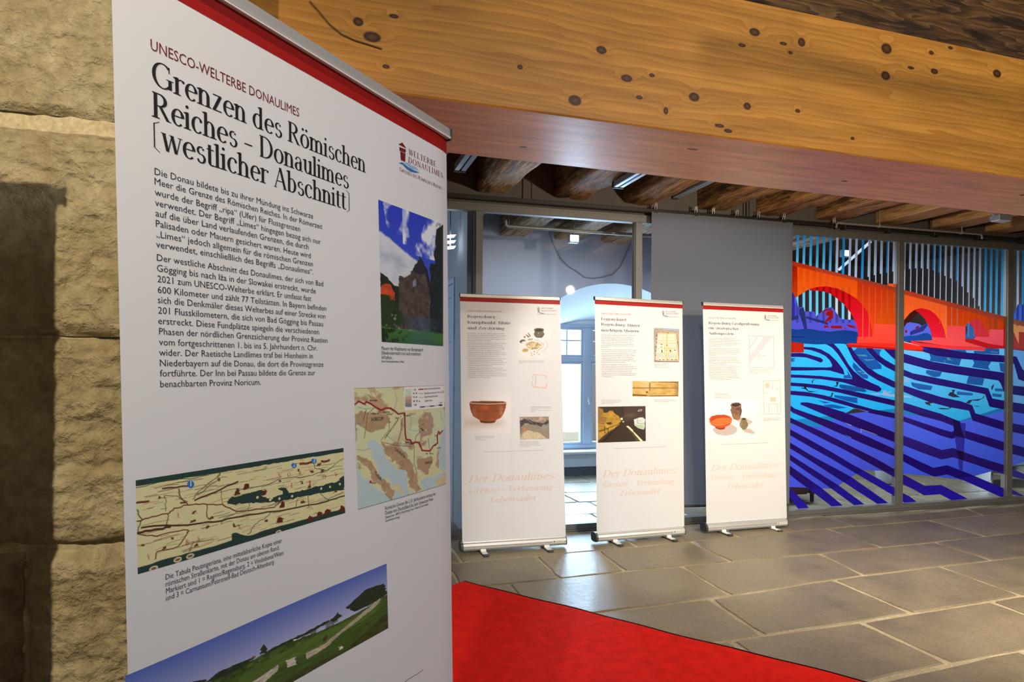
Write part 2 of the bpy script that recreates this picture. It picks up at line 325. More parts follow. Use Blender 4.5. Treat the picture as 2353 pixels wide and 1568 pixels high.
M_LIT = emis('lit_lamp', (0.9, 0.95, 1.0), 9.0)
M_DOT = flat('white_sticker', (235, 240, 245), 0.4)

# ---------------------------------------------------------------- floor slabs
def fw(u, v, z=0.0):
    p = FW.inverted() @ onz(u, v, z); return p.x, p.y
ROWS = [[(-9, -0.02), (12, -0.02)],
        [(-9, -1.2), (0.56, -0.69), (2.43, -0.549), (5.47, -0.43), (12, -0.2)],
        [(-9, -1.55), (-0.02, -1.31), (0.5, -1.26), (2.24, -1.227), (3.5, -1.18), (4.58, -1.1), (12, -0.8)],
        [(-9, -2.3), (-0.03, -1.995), (0.8, -1.945), (1.41, -1.856), (2.11, -1.79), (3.74, -1.72), (12, -1.4)],
        [(-9, -2.9), (0.41, -2.57), (1.4, -2.53), (1.8, -2.5), (2.8, -2.43), (12, -2.1)],
        [(-9, -3.6), (1.02, -3.17), (1.41, -3.12), (1.94, -3.08), (12, -2.8)],
        [(-9, -4.3), (12, -3.5)], [(-9, -5.0), (12, -4.2)], [(-9, -5.7), (12, -4.9)], [(-9, -6.4), (12, -5.6)]]
CROSS = [[(3.28, 3.22), (5.08, 4.9), (0.9, 0.9), (-0.6, -0.6), (1.95, 1.93)],
         [(0.53, 0.505), (4.135, 4.08), (-0.005, -0.02), (1.42, 1.40), (2.9, 2.87), (5.5, 5.45)],
         [(0.965, 0.942), (2.22, 2.135), (3.447, 3.407), (-0.4, -0.4), (4.9, 4.85)],
         [(0.768, 0.725), (1.834, 1.825), (-0.3, -0.3), (2.85, 2.8), (4.0, 3.95)],
         [(1.4, 1.41), (2.49, 2.46), (0.5, 0.5), (3.4, 3.4)],
         [(0.9, 0.9), (1.9, 1.9), (2.9, 2.9)], [(0.4, 0.4), (1.5, 1.5), (2.6, 2.6)], [(1, 1), (2, 2)], [(0.5, 0.5), (1.6, 1.6)]]
def rowb(r, a):
    P = ROWS[r]
    for (x0, y0), (x1, y1) in zip(P, P[1:]):
        if a <= x1: return y0+(y1-y0)*(a-x0)/(x1-x0)
    return P[-1][1]
bed = MB(); bed.box(-5, 12, -7.6, 9.0, -0.2, -0.007)
floor = bed.build('floor', FW, M_FJNT); tag(floor, 'grey sandstone slab floor with pale mortar joints', kind='structure')
def slab(pts, j, seed, name='stone_slab'):
    """pts: 4 corners (a,b) anticlockwise; j joint half width; slightly worn edges"""
    c = np.mean(pts, axis=0); r = np.random.default_rng(seed)
    P = [np.array(p, float) for p in pts]; n = 4; top = []
    ins = []
    for i in range(n):
        d = (c-P[i]); ins.append(P[i]+np.sign(d)*np.array([j, j]))
    out = []; K = 5
    for i in range(n):
        for k in range(K):
            t = k/K; p = ins[i]*(1-t)+ins[(i+1) % n]*t
            w = 0 if k == 0 else (r.random()-0.5)*0.014
            d = (c-p)/np.linalg.norm(c-p); out.append(p+d*(w+ (0.012 if k == 0 else 0)))
    dz = (r.random()-0.5)*0.005; m = MB(); N_ = len(out)
    vs = [(p[0], p[1], -0.02) for p in out]+[(p[0], p[1], -0.006+dz) for p in out]+[(*(p+(c-p)/np.linalg.norm(c-p)*0.009), dz) for p in out]
    fs = [tuple(range(2*N_, 3*N_))]
    for lv in (0, 1):
        for i in range(N_): fs.append((lv*N_+i, lv*N_+(i+1) % N_, (lv+1)*N_+(i+1) % N_, (lv+1)*N_+i))
    m.add(vs, fs); return m.build(name, FW, M_SLAB, floor)
sd = 0
for r in range(len(ROWS)-1):
    cs = sorted(CROSS[r]); lo, hi = cs[0], cs[-1]
    while lo[0] > -3.4: lo = (lo[0]-random.uniform(.7, 1.1),)*2; cs.insert(0, lo)
    while hi[0] < 8.2: hi = (hi[0]+random.uniform(.8, 1.2),)*2; cs.append(hi)
    for (f0, n0), (f1, n1) in zip(cs, cs[1:]):
        sd += 1; slab([(n0, rowb(r+1, n0)), (n1, rowb(r+1, n1)), (f1, rowb(r, f1)), (f0, rowb(r, f0))], 0.013 if r > 2 else 0.008, sd)
for i, (b0, b1) in enumerate([(0.02, 0.62), (0.62, 1.2), (1.2, 1.75), (1.75, 2.4), (2.4, 3.12)]):
    a = -0.6-0.3*(i % 2)
    while a < 7.5:
        a2 = a+random.uniform(0.7, 1.1); sd += 1
        slab([(a, b0), (a2, b0), (a2, b1), (a, b1)], 0.007, sd); a = a2

# ---------------------------------------------------------------- red carpet
def carpet():
    c0 = np.array(fw(1065, 1337)); c1 = np.array(fw(1980, 1568)); e = (c1-c0)/np.linalg.norm(c1-c0); n = np.array([-e[1], e[0]])
    if n[0] > 0: n = -n
    w, L = 1.6, 5.2; nx, ny = 60, 150
    m = MB(); vs = []; fs = []
    for i in range(ny+1):
        for j in range(nx+1):
            s = L*i/ny; t = w*j/nx; p = c0+e*s+n*t
            wob = 0.006*math.sin(s*5.1)+0.004*math.sin(s*13)
            if j == 0: p = p+n*wob
            z = 0.010+0.010*max(0, float(fbm(p[0]*4, p[1]*7, 3, 3))-0.45)
            vs.append((p[0], p[1], z if 0 < j < nx and 0 < i < ny else 0.004))
    for i in range(ny):
        for j in range(nx):
            a = i*(nx+1)+j; fs.append((a, a+nx+1, a+nx+2, a+1))
    m.add(vs, fs, 0, True)
    org = (c0[0], c0[1], 0.0)
    root = empty('red_carpet', FW, org); tag(root, 'long red carpet runner laid diagonally over the stone floor', 'carpet')
    m.build('carpet_pile', FW, M_CARP, root, fix=False)
    g = MB(); vs = []
    for i in range(ny+1):
        s = L*i/ny; wob = 0.006*math.sin(s*5.1)+0.004*math.sin(s*13); p = c0+e*s+n*wob
        q = p-n*0.009; vs += [(p[0], p[1], 0.009), (q[0], q[1], 0.007), (q[0], q[1], 0.0)]
    g.add(vs, [f for i in range(ny) for f in ((3*i, 3*i+1, 3*i+4, 3*i+3), (3*i+1, 3*i+2, 3*i+5, 3*i+4))])
    g.build('edge_binding', FW, M_CARPE, root, fix=False)
carpet()

# ---------------------------------------------------------------- stone pier at the left
def pier():
    z1 = onpl(200, 292, FP)[1]; z2 = onpl(200, 776, FP)[1]; z3 = onpl(150, 1256, FP)[1]; xj = onpl(58, 1400, FP)[0]
    xr = 0.333; xl = -1.35
    core = MB(); core.box(xl, xr-0.004, 0.014, 0.57, 0, 3.3)
    wall = core.build('wall_left', FP, M_MORT); tag(wall, 'wall of rough honey coloured sandstone blocks', kind='structure')
    def block(x0, x1, za, zb, seed, step, j=0.006):
        x0 += j; x1 -= j; za += j; zb -= j
        nx = max(4, int((x1-x0)/step)); nz = max(4, int((zb-za)/step))
        X, Z = np.meshgrid(np.linspace(x0, x1, nx+1), np.linspace(za, zb, nz+1))
        h = fbm(X*7, Z*22, seed, 5); h2 = fbm(X*34, Z*75, seed+5, 4); big = fbm(X*2.4, Z*2.6, seed+9, 2)
        ridge = 1-np.abs(2*fbm(X*12, Z*30, seed+3, 3)-1)
        y = -0.010 - 0.018*(h-0.5) - 0.017*(h2-0.5) - 0.02*(big-0.5) - 0.008*(ridge-0.8)
        ed = np.minimum(np.minimum(X-x0, x1-X), np.minimum(Z-za, zb-Z)); ed = ed+0.012*(fbm(X*20, Z*20, seed+2, 2)-0.5)
        y += 0.020*np.clip(1-ed/0.022, 0, 1)**1.6; y = np.minimum(y, 0.03)
        V = np.stack([X, y, Z], -1).reshape(-1, 3); m = MB(); w = nx+1
        fs = [(i*w+k, i*w+k+1, (i+1)*w+k+1, (i+1)*w+k) for i in range(nz) for k in range(nx)]
        m.add(V.tolist(), fs, 0, True)
        m.build('stone_block', FP, M_STONE, wall, org=((x0+x1)/2, 0, za), fix=False)
    F_, C_ = 0.008, 0.03
    block(-0.42, xr, z1+0.012, 3.0, 11, F_, 0.010); block(-1.35, -0.42, z1+0.012, 3.0, 12, C_)
    block(-0.55, xr, z2, z1-0.014, 13, F_, 0.003); block(-1.35, -0.55, z2, z1-0.014, 14, C_)
    block(-0.6, xr, z3+0.004, z2, 15, F_, 0.003); block(-1.35, -0.6, z3+0.004, z2, 16, C_)
    block(xj, xr, 0.62, z3-0.004, 17, F_); block(-0.75, xj, 0.62, z3-0.004, 18, F_)
    block(-1.35, -0.75, 0.62, z3-0.004, 19, C_)
    for k, (a, b) in enumerate([(-1.35, -0.6), (-0.6, -0.05), (-0.05, xr)]): block(a, b, 0.0, 0.62, 20+k, 0.025)
pier()

# ---------------------------------------------------------------- ceiling: boards, joists, beams
ceil = box1('ceiling', FW, (-4.5, 11, -7.5, 4.4, 3.36, 3.46), M_BOARD); tag(ceil, 'dark wooden plank ceiling above the joists', kind='structure')
b = -4.4
while b < 4.2:
    box1('plank', FW, (-4.4, 10.9, b+0.005, b+0.235, 3.335, 3.36), M_BOARD, ceil); b += 0.24
def rough_beam(name, F, a0, a1, y0, y1, z0, z1, mat, amp, seed, nseg=46, parent=None, along='y'):
    """four-sided hewn timber with rounded arrises"""
    r = 0.035 if amp > 0.004 else 0.008; sec = []
    if along == 'y': A0, A1, L0, L1 = a0, a1, y0, y1
    else: A0, A1, L0, L1 = y0, y1, a0, a1
    for (cx, cz, q0) in ((A1-r, z1-r, 0), (A0+r, z1-r, 90), (A0+r, z0+r, 180), (A1-r, z0+r, 270)):
        for k in range(4):
            q = math.radians(q0+30*k); sec.append((cx+r*math.cos(q), cz+r*math.sin(q)))
    P = []   # refine flats
    for i in range(len(sec)):
        p, q = sec[i], sec[(i+1) % len(sec)]; d = math.dist(p, q); n = max(1, int(d/0.04))
        for k in range(n): P.append((p[0]+(q[0]-p[0])*k/n, p[1]+(q[1]-p[1])*k/n))
    m = MB(); n = len(P); vs = []; cx, cz = (A0+A1)/2, (z0+z1)/2
    for i in range(nseg+1):
        L = L0+(L1-L0)*i/nseg
        for k, (x, z) in enumerate(P):
            ang = math.atan2(z-cz, x-cx)
            nz = float(fbm(L*3.1, ang*1.6+5, seed, 4))-0.5
            nz2 = float(fbm(L*1.0, 0.5, seed+7, 2))-0.5
            dx, dz = x-cx, z-cz; d = math.hypot(dx, dz); s = 1+nz*amp*2/d*1.6
            zz = min(cz+dz*s, z1)
            vs.append((cx+dx*s+nz2*amp*1.5, zz, L))
    out = [(x, L, z) if along == 'y' else (L, x, z) for (x, z, L) in vs]
    fs = [(i*n+k, i*n+(k+1) % n, (i+1)*n+(k+1) % n, (i+1)*n+k) for i in range(nseg) for k in range(n)]
    m.add(out, fs, 0, True); m.add(out[:n], [tuple(range(n))]); m.add(out[-n:], [tuple(range(n))])
    # build with local x along the timber so that the grain follows it
    if along == 'y':
        G = F @ Matrix.Rotation(math.pi/2, 4, 'Z'); m.v = [(v[1], -v[0], v[2]) for v in m.v]
    else: G = F
    return m.build(name, G, mat, parent)
ZB = 3.004
JO = [(-1.05, -0.76, 'o'), (-0.33, -0.04, 'p'), (0.39, 0.70, 'o'), (1.06, 1.36, 'o'), (1.84, 2.16, 'o'), (2.50, 2.84, 'o'), (3.19, 3.50, 'o'), (3.94, 4.24, 'n'), (4.68, 4.98, 'n'), (5.42, 5.72, 'n'), (6.15, 6.45, 'n')]
NTH = ['farthest left, beside the large banner', 'first from the left, weathered pale with a long split', 'second from the left, deeply cracked', 'third from the left', 'fourth from the left, beside the grey cloth', 'fifth from the left, above the grey cloth', 'sixth from the left, darkest of the rough ones',
       'first of the smooth new ones, left end of them', 'second of the smooth new ones', 'third smooth new one, beside the boxy lamp', 'last on the right']
for i, (a0, a1, k) in enumerate(JO):
    e = (FW.inverted() @ (FB @ Vector(((a0+a1)/2*1.0, 0.40, 0)))).y
    mat = {'o': M_OLD, 'p': M_OLDP, 'n': M_NEWJ}[k]; amp = 0.004 if k == 'n' else 0.014
    o = rough_beam('ceiling_joist', FW, a0, a1, e, -0.012, ZB+0.001, 3.33, mat, amp, 30+i, 50)
    tag(o, {'o': 'rough brown ceiling joist, ', 'p': 'rough greyish ceiling joist, ', 'n': 'smooth light brown ceiling joist, '}[k]+NTH[i], 'beam', 'ceiling joists over the hall')
BJ = ['seen through the left glass, greyish', 'above the left end of the grey pipe', 'over the middle of the grey pipe', 'at the right end of the grey pipe', 'behind the grey cloth screen', 'behind the striped glass film', 'behind the first coloured pane']
for i, (a0, a1, k) in enumerate(JO[1:8]):
    if i == 3: a0, a1 = 1.66, 1.96
    o = rough_beam('back_room_joist', FW, a0, a1, 0.06, 1.885 if a1 < 2.4 else 4.1, ZB+0.001, 3.33, M_OLDP, 0.014, 60+i, 30)
    tag(o, 'old hewn joist in the back room, '+BJ[i], 'beam', 'joists of the back room')
KN = [(855,85,22,13),(823,50,13,11),(887,153,9,4),(905,37,12,4),(1195,154,7,6),(1382,115,13,10),(1440,180,14,9),(1321,231,16,13),(1498,173,7,3),(1595,223,13,11),(1717,244,9,9),(1833,255,6,5),(1734,74,13,10),(1842,97,9,11),(1800,100,9,4),(2037,112,13,13),(2035,174,11,11),(2147,164,9,7),(2291,169,10,10),(1673,301,10,5),(1653,289,12,4),(1469,224,8,5),(2184,110,6,4),(1816,121,4,4),(1959,318,4,4),(1705,104,9,4),(2140,121,6,5),(2093,156,8,4),(1530,255,4,9)]
BA0, BA1 = -1.05, 6.6; BX, BY, BZ = (BA0+BA1)/2, 0.2925, 2.424
kl = []
for (u, v, ru, rv) in KN:
    x, z = onpl(u, v, FB, 0.0); x2, _ = onpl(u+ru, v, FB, 0.0); _, z2 = onpl(u, v-rv, FB, 0.0)
    kl.append((x-BX, z-BZ, max(0.012, x2-x), max(0.008, (z2-z))))
M_BEAM = wood('spruce_beam_front', (196, 136, 56), (176, 114, 42), (208, 150, 68), kl, grain=34, rough=0.5, spec=0.3, bump=0.1, wav=4.0, kbump=0.7)
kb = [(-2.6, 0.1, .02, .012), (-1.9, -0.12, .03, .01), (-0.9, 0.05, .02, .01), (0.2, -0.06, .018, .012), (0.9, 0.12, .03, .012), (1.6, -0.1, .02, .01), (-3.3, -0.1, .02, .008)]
M_BEAMU = wood('spruce_beam_underside_lit', (242, 204, 160), (230, 184, 136), (248, 216, 176), kb, grain=34, rough=0.38, spec=0.22, bump=0.03, axis='under')  # underside coloured paler than the front to stand in for missing light
def big_beam():
    m = MB(); x0, x1, y0, y1, z0, z1 = BA0, BA1, 0, 0.585, BZ, ZB; c = 0.006
    n = 60; xs = [x0+(x1-x0)*i/n for i in range(n+1)]
    pr = [(c, z0), (y1-c, z0), (y1, z0+c), (y1, z1), (0, z1), (0, z0+c)]
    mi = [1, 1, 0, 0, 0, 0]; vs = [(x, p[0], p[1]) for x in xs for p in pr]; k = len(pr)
    for i in range(n):
        for j in range(k):
            m.add([vs[i*k+j], vs[i*k+(j+1) % k], vs[(i+1)*k+(j+1) % k], vs[(i+1)*k+j]], [(0, 1, 2, 3)], mi[j])
    m.add(vs[:k], [tuple(range(k))]); m.add(vs[-k:], [tuple(range(k))])
    return m.build('spruce_beam', FB, [M_BEAM, M_BEAMU], None, org=(BX, BY, BZ))
bm_ = big_beam(); tag(bm_, 'massive planed yellow spruce beam with dark knots crossing the hall', 'beam')
M_OLDT = wood('dark_hewn_timber', (96, 66, 36), (40, 26, 14), (136, 102, 60), grain=9, rough=0.8, bump=1.0, cracks=0.8)
o = rough_beam('old_timber', FB, -1.0, 6.6, 0.02, 0.36, ZB+0.002, 3.33, M_OLDT, 0.022, 91, 90, along='x')
tag(o, 'dark weathered hewn timber lying on top of the yellow spruce beam', 'beam')
# loose cable on the beam face
c = MB(); pts = [onpl(u, v, FB, -0.006) for u, v in [(712, 2), (735, 28), (757, 55), (785, 78), (815, 92), (845, 101), (878, 112)]]
c.tube([(x, -0.006, z) for x, z in pts], 0.0022, 6)
tag(c.build('thin_cable', FB, flat('olive_cable', (108, 92, 52), 0.6)), 'thin olive cable drooping across the face of the spruce beam', 'cable')

# ---------------------------------------------------------------- the other walls of the hall (behind the camera)
M_HALL = flat('warm_white_plaster', (196, 186, 168), 0.9, bump=0.1, bscale=30)
w_ = MB(); w_.box(-4.45, 11, -7.5, -7.4, 0, 3.36); w_.box(-4.55, -4.45, -7.5, 0.0, 0, 3.36); w_.box(10.9, 11, -7.4, 0.0, 0, 3.36); w_.box(-4.45, -1.6, 0.0, 0.08, 0, 3.36); w_.box(7.6, 10.9, 0.0, 0.08, 0, 3.36)
tag(w_.build('wall_rear', FW, M_HALL), 'light plastered walls of the hall around and behind the viewer', kind='structure')

# ---------------------------------------------------------------- glass partition
ZG, ZH = 2.832, 2.905
top = box1('wall_front', FW, (-1.6, 7.6, 0.0, 0.05, ZH, 3.36), M_DARK); tag(top, 'dark plaster strip between glass partition and ceiling', kind='structure')
part = empty('glass_partition', FW, (2.6, 0, 0)); tag(part, 'grey framed glass partition dividing the hall from the back room', 'partition')
b_ = MB(); b_.box(-1.6, 7.6, -0.035, 0.045, ZG, ZH, bev=0.004); b_.box(-1.6, 7.6, -0.042, -0.035, ZG+0.05, ZG+0.056); b_.build('head_rail', FW, M_FRAME, part)
b_ = MB(); b_.box(-1.6, 7.6, -0.05, 0.05, 0.0, 0.016, bev=0.003); b_.box(-1.6, 7.6, -0.038, 0.045, 0.016, 0.064, bev=0.003); b_.build('sill_rail', FW, M_FRAME, part)
PO = [(aw(1089.3), aw(1104.8)), (aw(1455.2), aw(1470.5)), (aw(1797), aw(1811)), (aw(2057.5), aw(2071)), (aw(2308.5), aw(2321.5)), (6.95, 7.01)]
PO = [(-0.98, -0.92)] + PO
for k, (a0, a1) in enumerate(PO):
    m = MB(); m.box(a0, a1, -0.034, 0.04, 0.064, ZG, bev=0.003)
    m.box(a0-0.006, a0, -0.018, 0.03, 0.064, ZG); m.box(a1, a1+0.006, -0.018, 0.03, 0.064, ZG)
    p = m.build('post', FW, M_FRAME, part)
    s = MB()
    for z in np.arange(0.3, 2.8, 0.42):
        s.tube([((a0+a1)/2, -0.0345, z), ((a0+a1)/2, -0.037, z)], 0.0045, 8)
    s.build('screw', FW, M_CAP, p)
for (p, q) in zip(PO, PO[1:]):
    box1('glass_pane', FW, (p[1]+0.001, q[0]-0.001, 0.004, 0.010, 0.064, ZG), M_GLASS, part)
for u in (1028, 1343):
    x, z = onpl(u, 864, FW, 0.0); m = MB(); m.tube([(x, 0.002, z), (x, 0.0035, z)], 0.021, 20)
    m.build('white_dot_sticker', FW, M_DOT, part)

# ---- coloured film artwork (flat print on the panes)
class Film:
    def __init__(s): s.v = []; s.f = []; s.c = []; s.k = 0
    def poly(s, pts, col, col2=None, box=None):
        """pts in photo pixels; col2 = colour at the bottom of the shape"""
        s.k += 1; y = 0.0 - 0.00004*s.k
        L = [onpl(u, v, FW, 0.0) for u, v in pts]
        if len(L) < 3: return
        tr = tessellate_polygon([[Vector((x, z, 0)) for x, z in L]]); n = len(s.v)
        zs = [z for x, z in L]; z0, z1 = min(zs), max(zs)
        for x, z in L:
            s.v.append((x, y, z)); t = (z1-z)/(z1-z0+1e-9)
            cc = col if col2 is None else tuple(col[i]*(1-t)+col2[i]*t for i in range(3)); s.c.append((*s2l(cc), 1))
        for t in tr: s.f.append((n+t[0], n+t[1], n+t[2]))
    def build(s, name, a0, a1):
        me = bpy.data.meshes.new(name)
        V = np.array(s.v); V[:,0] = np.clip(V[:,0], a0, a1); V[:,2] = np.clip(V[:,2], 0.065, ZG-0.001)
        org = np.array(((a0+a1)/2, 0, 0.1)); me.from_pydata((V-org).tolist(), [], s.f)
        at = me.color_attributes.new('col', 'FLOAT_COLOR', 'POINT'); at.data.foreach_set('color', np.array(s.c, dtype=np.float32).ravel())
        me.materials.append(M_FILM); me.update()
        o = bpy.data.objects.new(name, me); place(o, FW @ Matrix.Translation(org), part); return o
def Z(u0, v0, s): return lambda pts: [(u0+x/s, v0+y/s) for x, y in pts]
zA, zB, zC, zD, zE, zF = Z(1810,520,7.841), Z(2060,540,7.84), Z(1810,700,7.841), Z(2060,700,7.84), Z(1810,880,5.059), Z(2060,880,5.406)
def bl(a, b, x): return a[1]+(b[1]-a[1])*(x-a[0])/(b[0]-a[0])
def smooth(pts, n=4):
    """closed Catmull-Rom"""
    out = []; N_ = len(pts)
    for i in range(N_):
        p0, p1, p2, p3 = pts[i-1], pts[i], pts[(i+1) % N_], pts[(i+2) % N_]
        for k in range(n):
            t = k/n; out.append(tuple(0.5*(2*p1[j]+(p2[j]-p0[j])*t+(2*p0[j]-5*p1[j]+4*p2[j]-p3[j])*t*t+(3*p1[j]-p0[j]-3*p2[j]+p3[j])*t**3) for j in (0, 1)))
    return out
CY, VI, DK, MB_, LB, WH, BU = (38,170,224), (74,86,208), (50,26,122), (34,104,192), (96,186,226), (176,192,216), (40,140,206)
OR, OR2, OS, RD = (236,62,8), (244,116,44), (255,134,4), (204,8,20)
def pane1():
    f = Film(); P = f.poly
    P(zE([(10,440),(1255,300),(1255,1030),(870,1015),(740,1097),(600,1190),(500,1232),(10,1212)]), (72,84,204), (66,80,206))
    P(zC([(45,640),(1945,780),(1945,1400)])+zE([(1255,355),(770,300),(665,360),(555,425),(430,495),(380,515),(240,502),(60,490),(10,465)]), (52,176,224), (34,160,220))
    for q in ([(1180,840),(1260,780),(1400,790),(1480,900),(1600,1010),(1690,1100),(1690,1160),(1560,1170),(1520,1180),(1380,1080),(1240,930)], [(1180,1040),(1240,1090),(1340,1190),(1450,1290),(1440,1340),(1360,1330),(1240,1220),(1170,1130)],
              [(1530,800),(1690,815),(1655,870),(1660,930),(1590,890)], [(1065,1180),(1110,1250),(1160,1335),(1010,1330),(1010,1280),(1090,1270)], [(52,970),(130,965),(125,990),(75,1000),(130,1008),(120,1030),(52,1030)],
              [(930,1440),(1050,1450),(1350,1500),(1440,1568),(1100,1568),(935,1500)]): P(zC(q), (36,108,196))
    for q in ([(605,20),(900,80),(900,112),(720,80),(610,50)], [(540,142),(810,175),(810,240),(690,215),(545,170)], [(410,260),(520,250),(690,290),(600,302),(480,290)], [(350,205),(500,230),(430,240)]): P(zE(q), (26,108,194))
    for q in ([(1230,905),(1400,905),(1440,935),(1300,930)], [(1360,990),(1550,990),(1550,1003),(1420,1015)], [(1240,1200),(1310,1195),(1360,1215),(1290,1220)], [(1310,1240),(1400,1235),(1440,1260),(1350,1255)]): P(zC(q), (110,196,230))
    # dark river lines
    for q in (zC([(55,878),(230,872),(330,887),(480,930),(600,965),(636,1000),(622,1035),(590,1046),(500,1010),(330,955),(170,945),(55,947)]),
              zC([(288,765),(450,772),(600,810),(750,895),(880,1020),(1000,1170),(1026,1270),(900,1232),(760,1192),(640,1182),(400,1190),(45,1192),(45,1125),(300,1130),(700,1136),(790,1128),(802,1095),(760,1010),(680,930),(560,870),(420,822),(288,805)]),
              zC([(650,705),(830,710),(920,800),(1010,940),(1100,1090),(1190,1200),(1350,1330),(1500,1410),(1640,1470),(1690,1520)])+zE([(1090,75),(1075,100),(1040,108),(950,86),(800,45)])+zC([(1023,1411),(880,1387),(600,1346),(300,1326),(45,1316),(45,1263),(240,1270),(600,1290),(850,1320),(1100,1345),(1158,1345),(1158,1300),(1090,1180),(1000,1040),(900,890),(800,780),(720,730)]),
              zC([(1030,700),(1145,768),(1200,860),(1290,980),(1430,1120),(1620,1250),(1800,1330),(1945,1397),(1945,1512),(1800,1450),(1620,1365),(1450,1260),(1300,1120),(1180,990),(1110,850),(1060,740)]),
              zC([(1400,790),(1520,790),(1620,900),(1760,1000),(1945,1102),(1945,1215),(1760,1120),(1600,1010),(1480,890)]), zC([(1720,795),(1945,815),(1945,1002),(1850,922)])):
        P(q, (54,28,126), (46,24,120))
    for q in ([(20,-4),(200,8),(420,30),(620,72),(860,120),(1255,205),(1255,272),(900,190),(600,115),(380,75),(200,48),(20,35)], [(20,92),(200,105),(420,145),(640,205),(800,255),(1000,310),(1255,356),(1255,416),(950,350),(700,270),(500,215),(300,165),(20,138)],
              [(146,240),(160,228),(230,228),(420,270),(650,340),(900,440),(1255,581),(1255,692),(900,560),(600,440),(400,360),(190,270),(152,255)], [(15,253),(80,300),(250,360),(480,440),(750,550),(1000,660),(1255,772),(1255,857),(950,740),(700,630),(450,520),(230,420),(60,350),(15,312)],
              [(15,398),(150,460),(400,570),(700,720),(1000,870),(1255,1006),(1255,1102),(1000,965),(700,800),(400,650),(150,520),(15,458)]):
        P(zE(q), (48,24,124), (42,16,108))
    for q in ([(15,535),(250,660),(500,800),(750,950),(870,1015),(1255,1222),(1255,1318),(800,1060),(500,880),(250,740),(15,603)], [(15,688),(300,860),(600,1020),(745,1100),(1170,1398),(1040,1408),(640,1150),(500,1060),(250,900),(15,755)],
              [(15,828),(300,1010),(600,1200),(890,1413),(770,1423),(450,1190),(200,1020),(15,893)], [(15,958),(200,1090),(400,1230),(640,1428),(510,1438),(250,1240),(100,1130),(15,1058)], [(15,1210),(100,1290),(245,1455),(120,1465),(15,1320)]):
        P(zE(q), (42,16,104), (30,20,160))
    # black and white sprigs
    for q in (zE([(160,55),(190,60),(185,20),(215,15),(215,60),(240,95),(345,102),(250,110),(205,75),(160,65)]), zC([(870,1395),(920,1400),(890,1480),(800,1480),(880,1460)]), zE([(480,160),(505,150),(510,115),(530,118),(512,165)]), zC([(430,1385),(455,1355),(520,1350),(450,1370),(455,1420),(440,1415)])): P(q, (40,30,40))
    for q in ([(945,125),(1110,125),(1105,95),(1150,90),(1140,110),(1205,100),(1205,110),(1160,120),(1190,135),(1240,132),(1240,165),(1170,160),(1090,140),(1000,138)], [(655,458),(745,495),(735,500)], [(845,533),(1040,605),(1035,608),(850,540),(860,580),(852,578)], [(650,595),(740,638),(735,641)], [(695,275),(750,290),(745,297)], [(775,293),(940,335),(930,338)]): P(zE(q), (190,214,240))
    # sky stripes
    rt = ((1817,599.7),(2059.3,661.3))
    st = [(40,80,(0,112,186),0),(160,205,LB,0),(277,322,LB,0),(398,443,LB,0),(517,562,LB,0),(636,682,LB,0),(755,798,LB,0),(872,918,WH,0),(988,1033,BU,0),(1105,1148,WH,0),(1220,1262,WH,0),(1335,1378,BU,0),(1452,1497,WH,912),(1563,1607,WH,882),(1673,1717,WH,858),(1787,1828,BU,837),(1898,1938,WH,818)]
    for (x0, x1, c, cut) in st:
        (u0, v0), (u1, _) = zA([(x0, 100), (x1, 0)]); ub = bl(*rt, u0)+1; sh = -(ub-v0)*0.022 if cut == 0 else 0
        if cut:
            vc = 520+cut/7.841; xm = u0+(u1-u0)*0.55; d = -2.0
            P([(u0, v0), (u1 if c == WH else xm, v0), (xm+d+1.4, vc), (u0+d, vc)], c); P([(xm, v0), (u1, v0), (u1+d, bl(*rt, u1)+1), (xm+d+.2, bl(*rt, u1)+1)], (186,200,218))
        else: P([(u0, v0), (u1, v0), (u1+sh, bl(*rt, u1)+1), (u0+sh, ub)], (40,140,206) if c == LB else c, c)
    # arch view: stripes continue inside the arch
    for x0 in (145, 265, 383, 502, 620, 738, 855, 970, 1085): P([p for p in zA([(x0, 1100), (x0+46, 1100)])]+zC([(x0+46, 330), (x0, 330)]), (104,184,216) if x0 not in (855, 1085) else (190,196,202))
    # bridge body
    arch_o = zA([(1450,1568),(1340,1415),(1240,1310),(1090,1215),(900,1125),(700,1085),(550,1092),(400,1130),(300,1180),(160,1275),(55,1345)])
    right = zC([(1945,365),(1545,350),(1545,585),(1528,582),(1512,440),(1480,290),(1440,170)])
    P(zA([(50,625),(1960,1109)])+right+arch_o, OR, OR2)
    P(zA([(1250,929),(1960,1109)])+right+zA([(1450,1568),(1340,1415),(1250,1318)]), (226,76,34), (248,112,36))
    P(zC([(1800,-380),(1945,-370),(1945,365),(1600,352)]), (240,92,40), (250,118,24))
    P(zA([(50,700),(162,730),(175,900),(182,1262),(55,1345)]), (184,28,2), (226,84,2))
    P(zA([(50,625),(1960,1109),(1960,1166),(1250,990),(600,835),(50,700)]), (206,92,58), (204,104,84))
    P(zA([(50,625),(500,740),(500,810),(50,700)]), (226,72,22))
    for (x0, x1, y0, y1) in ((170,196,740,1265),(270,316,768,1200),(388,438,800,1136),(508,552,828,1096),(626,668,858,1089),(745,786,888,1092),(860,903,920,1122),(975,1018,950,1172),(1090,1132,982,1240),(1203,1248,1012,1312)): P(zA([(x0+4,y0),(x1+4,y0+8),(x1-4,y1),(x0-2,y1)]), OS)
    # red soffit
    P(arch_o[:-1][:7]+zA([(400,1130),(384,1158),(440,1158),(520,1162),(650,1180),(760,1215),(870,1290),(1000,1400),(1090,1510)])+zC([(1130,150),(1180,235),(1220,340),(1250,430),(1265,582),(1528,582),(1512,440),(1480,290),(1440,170)]), (200,6,14), (226,26,46))
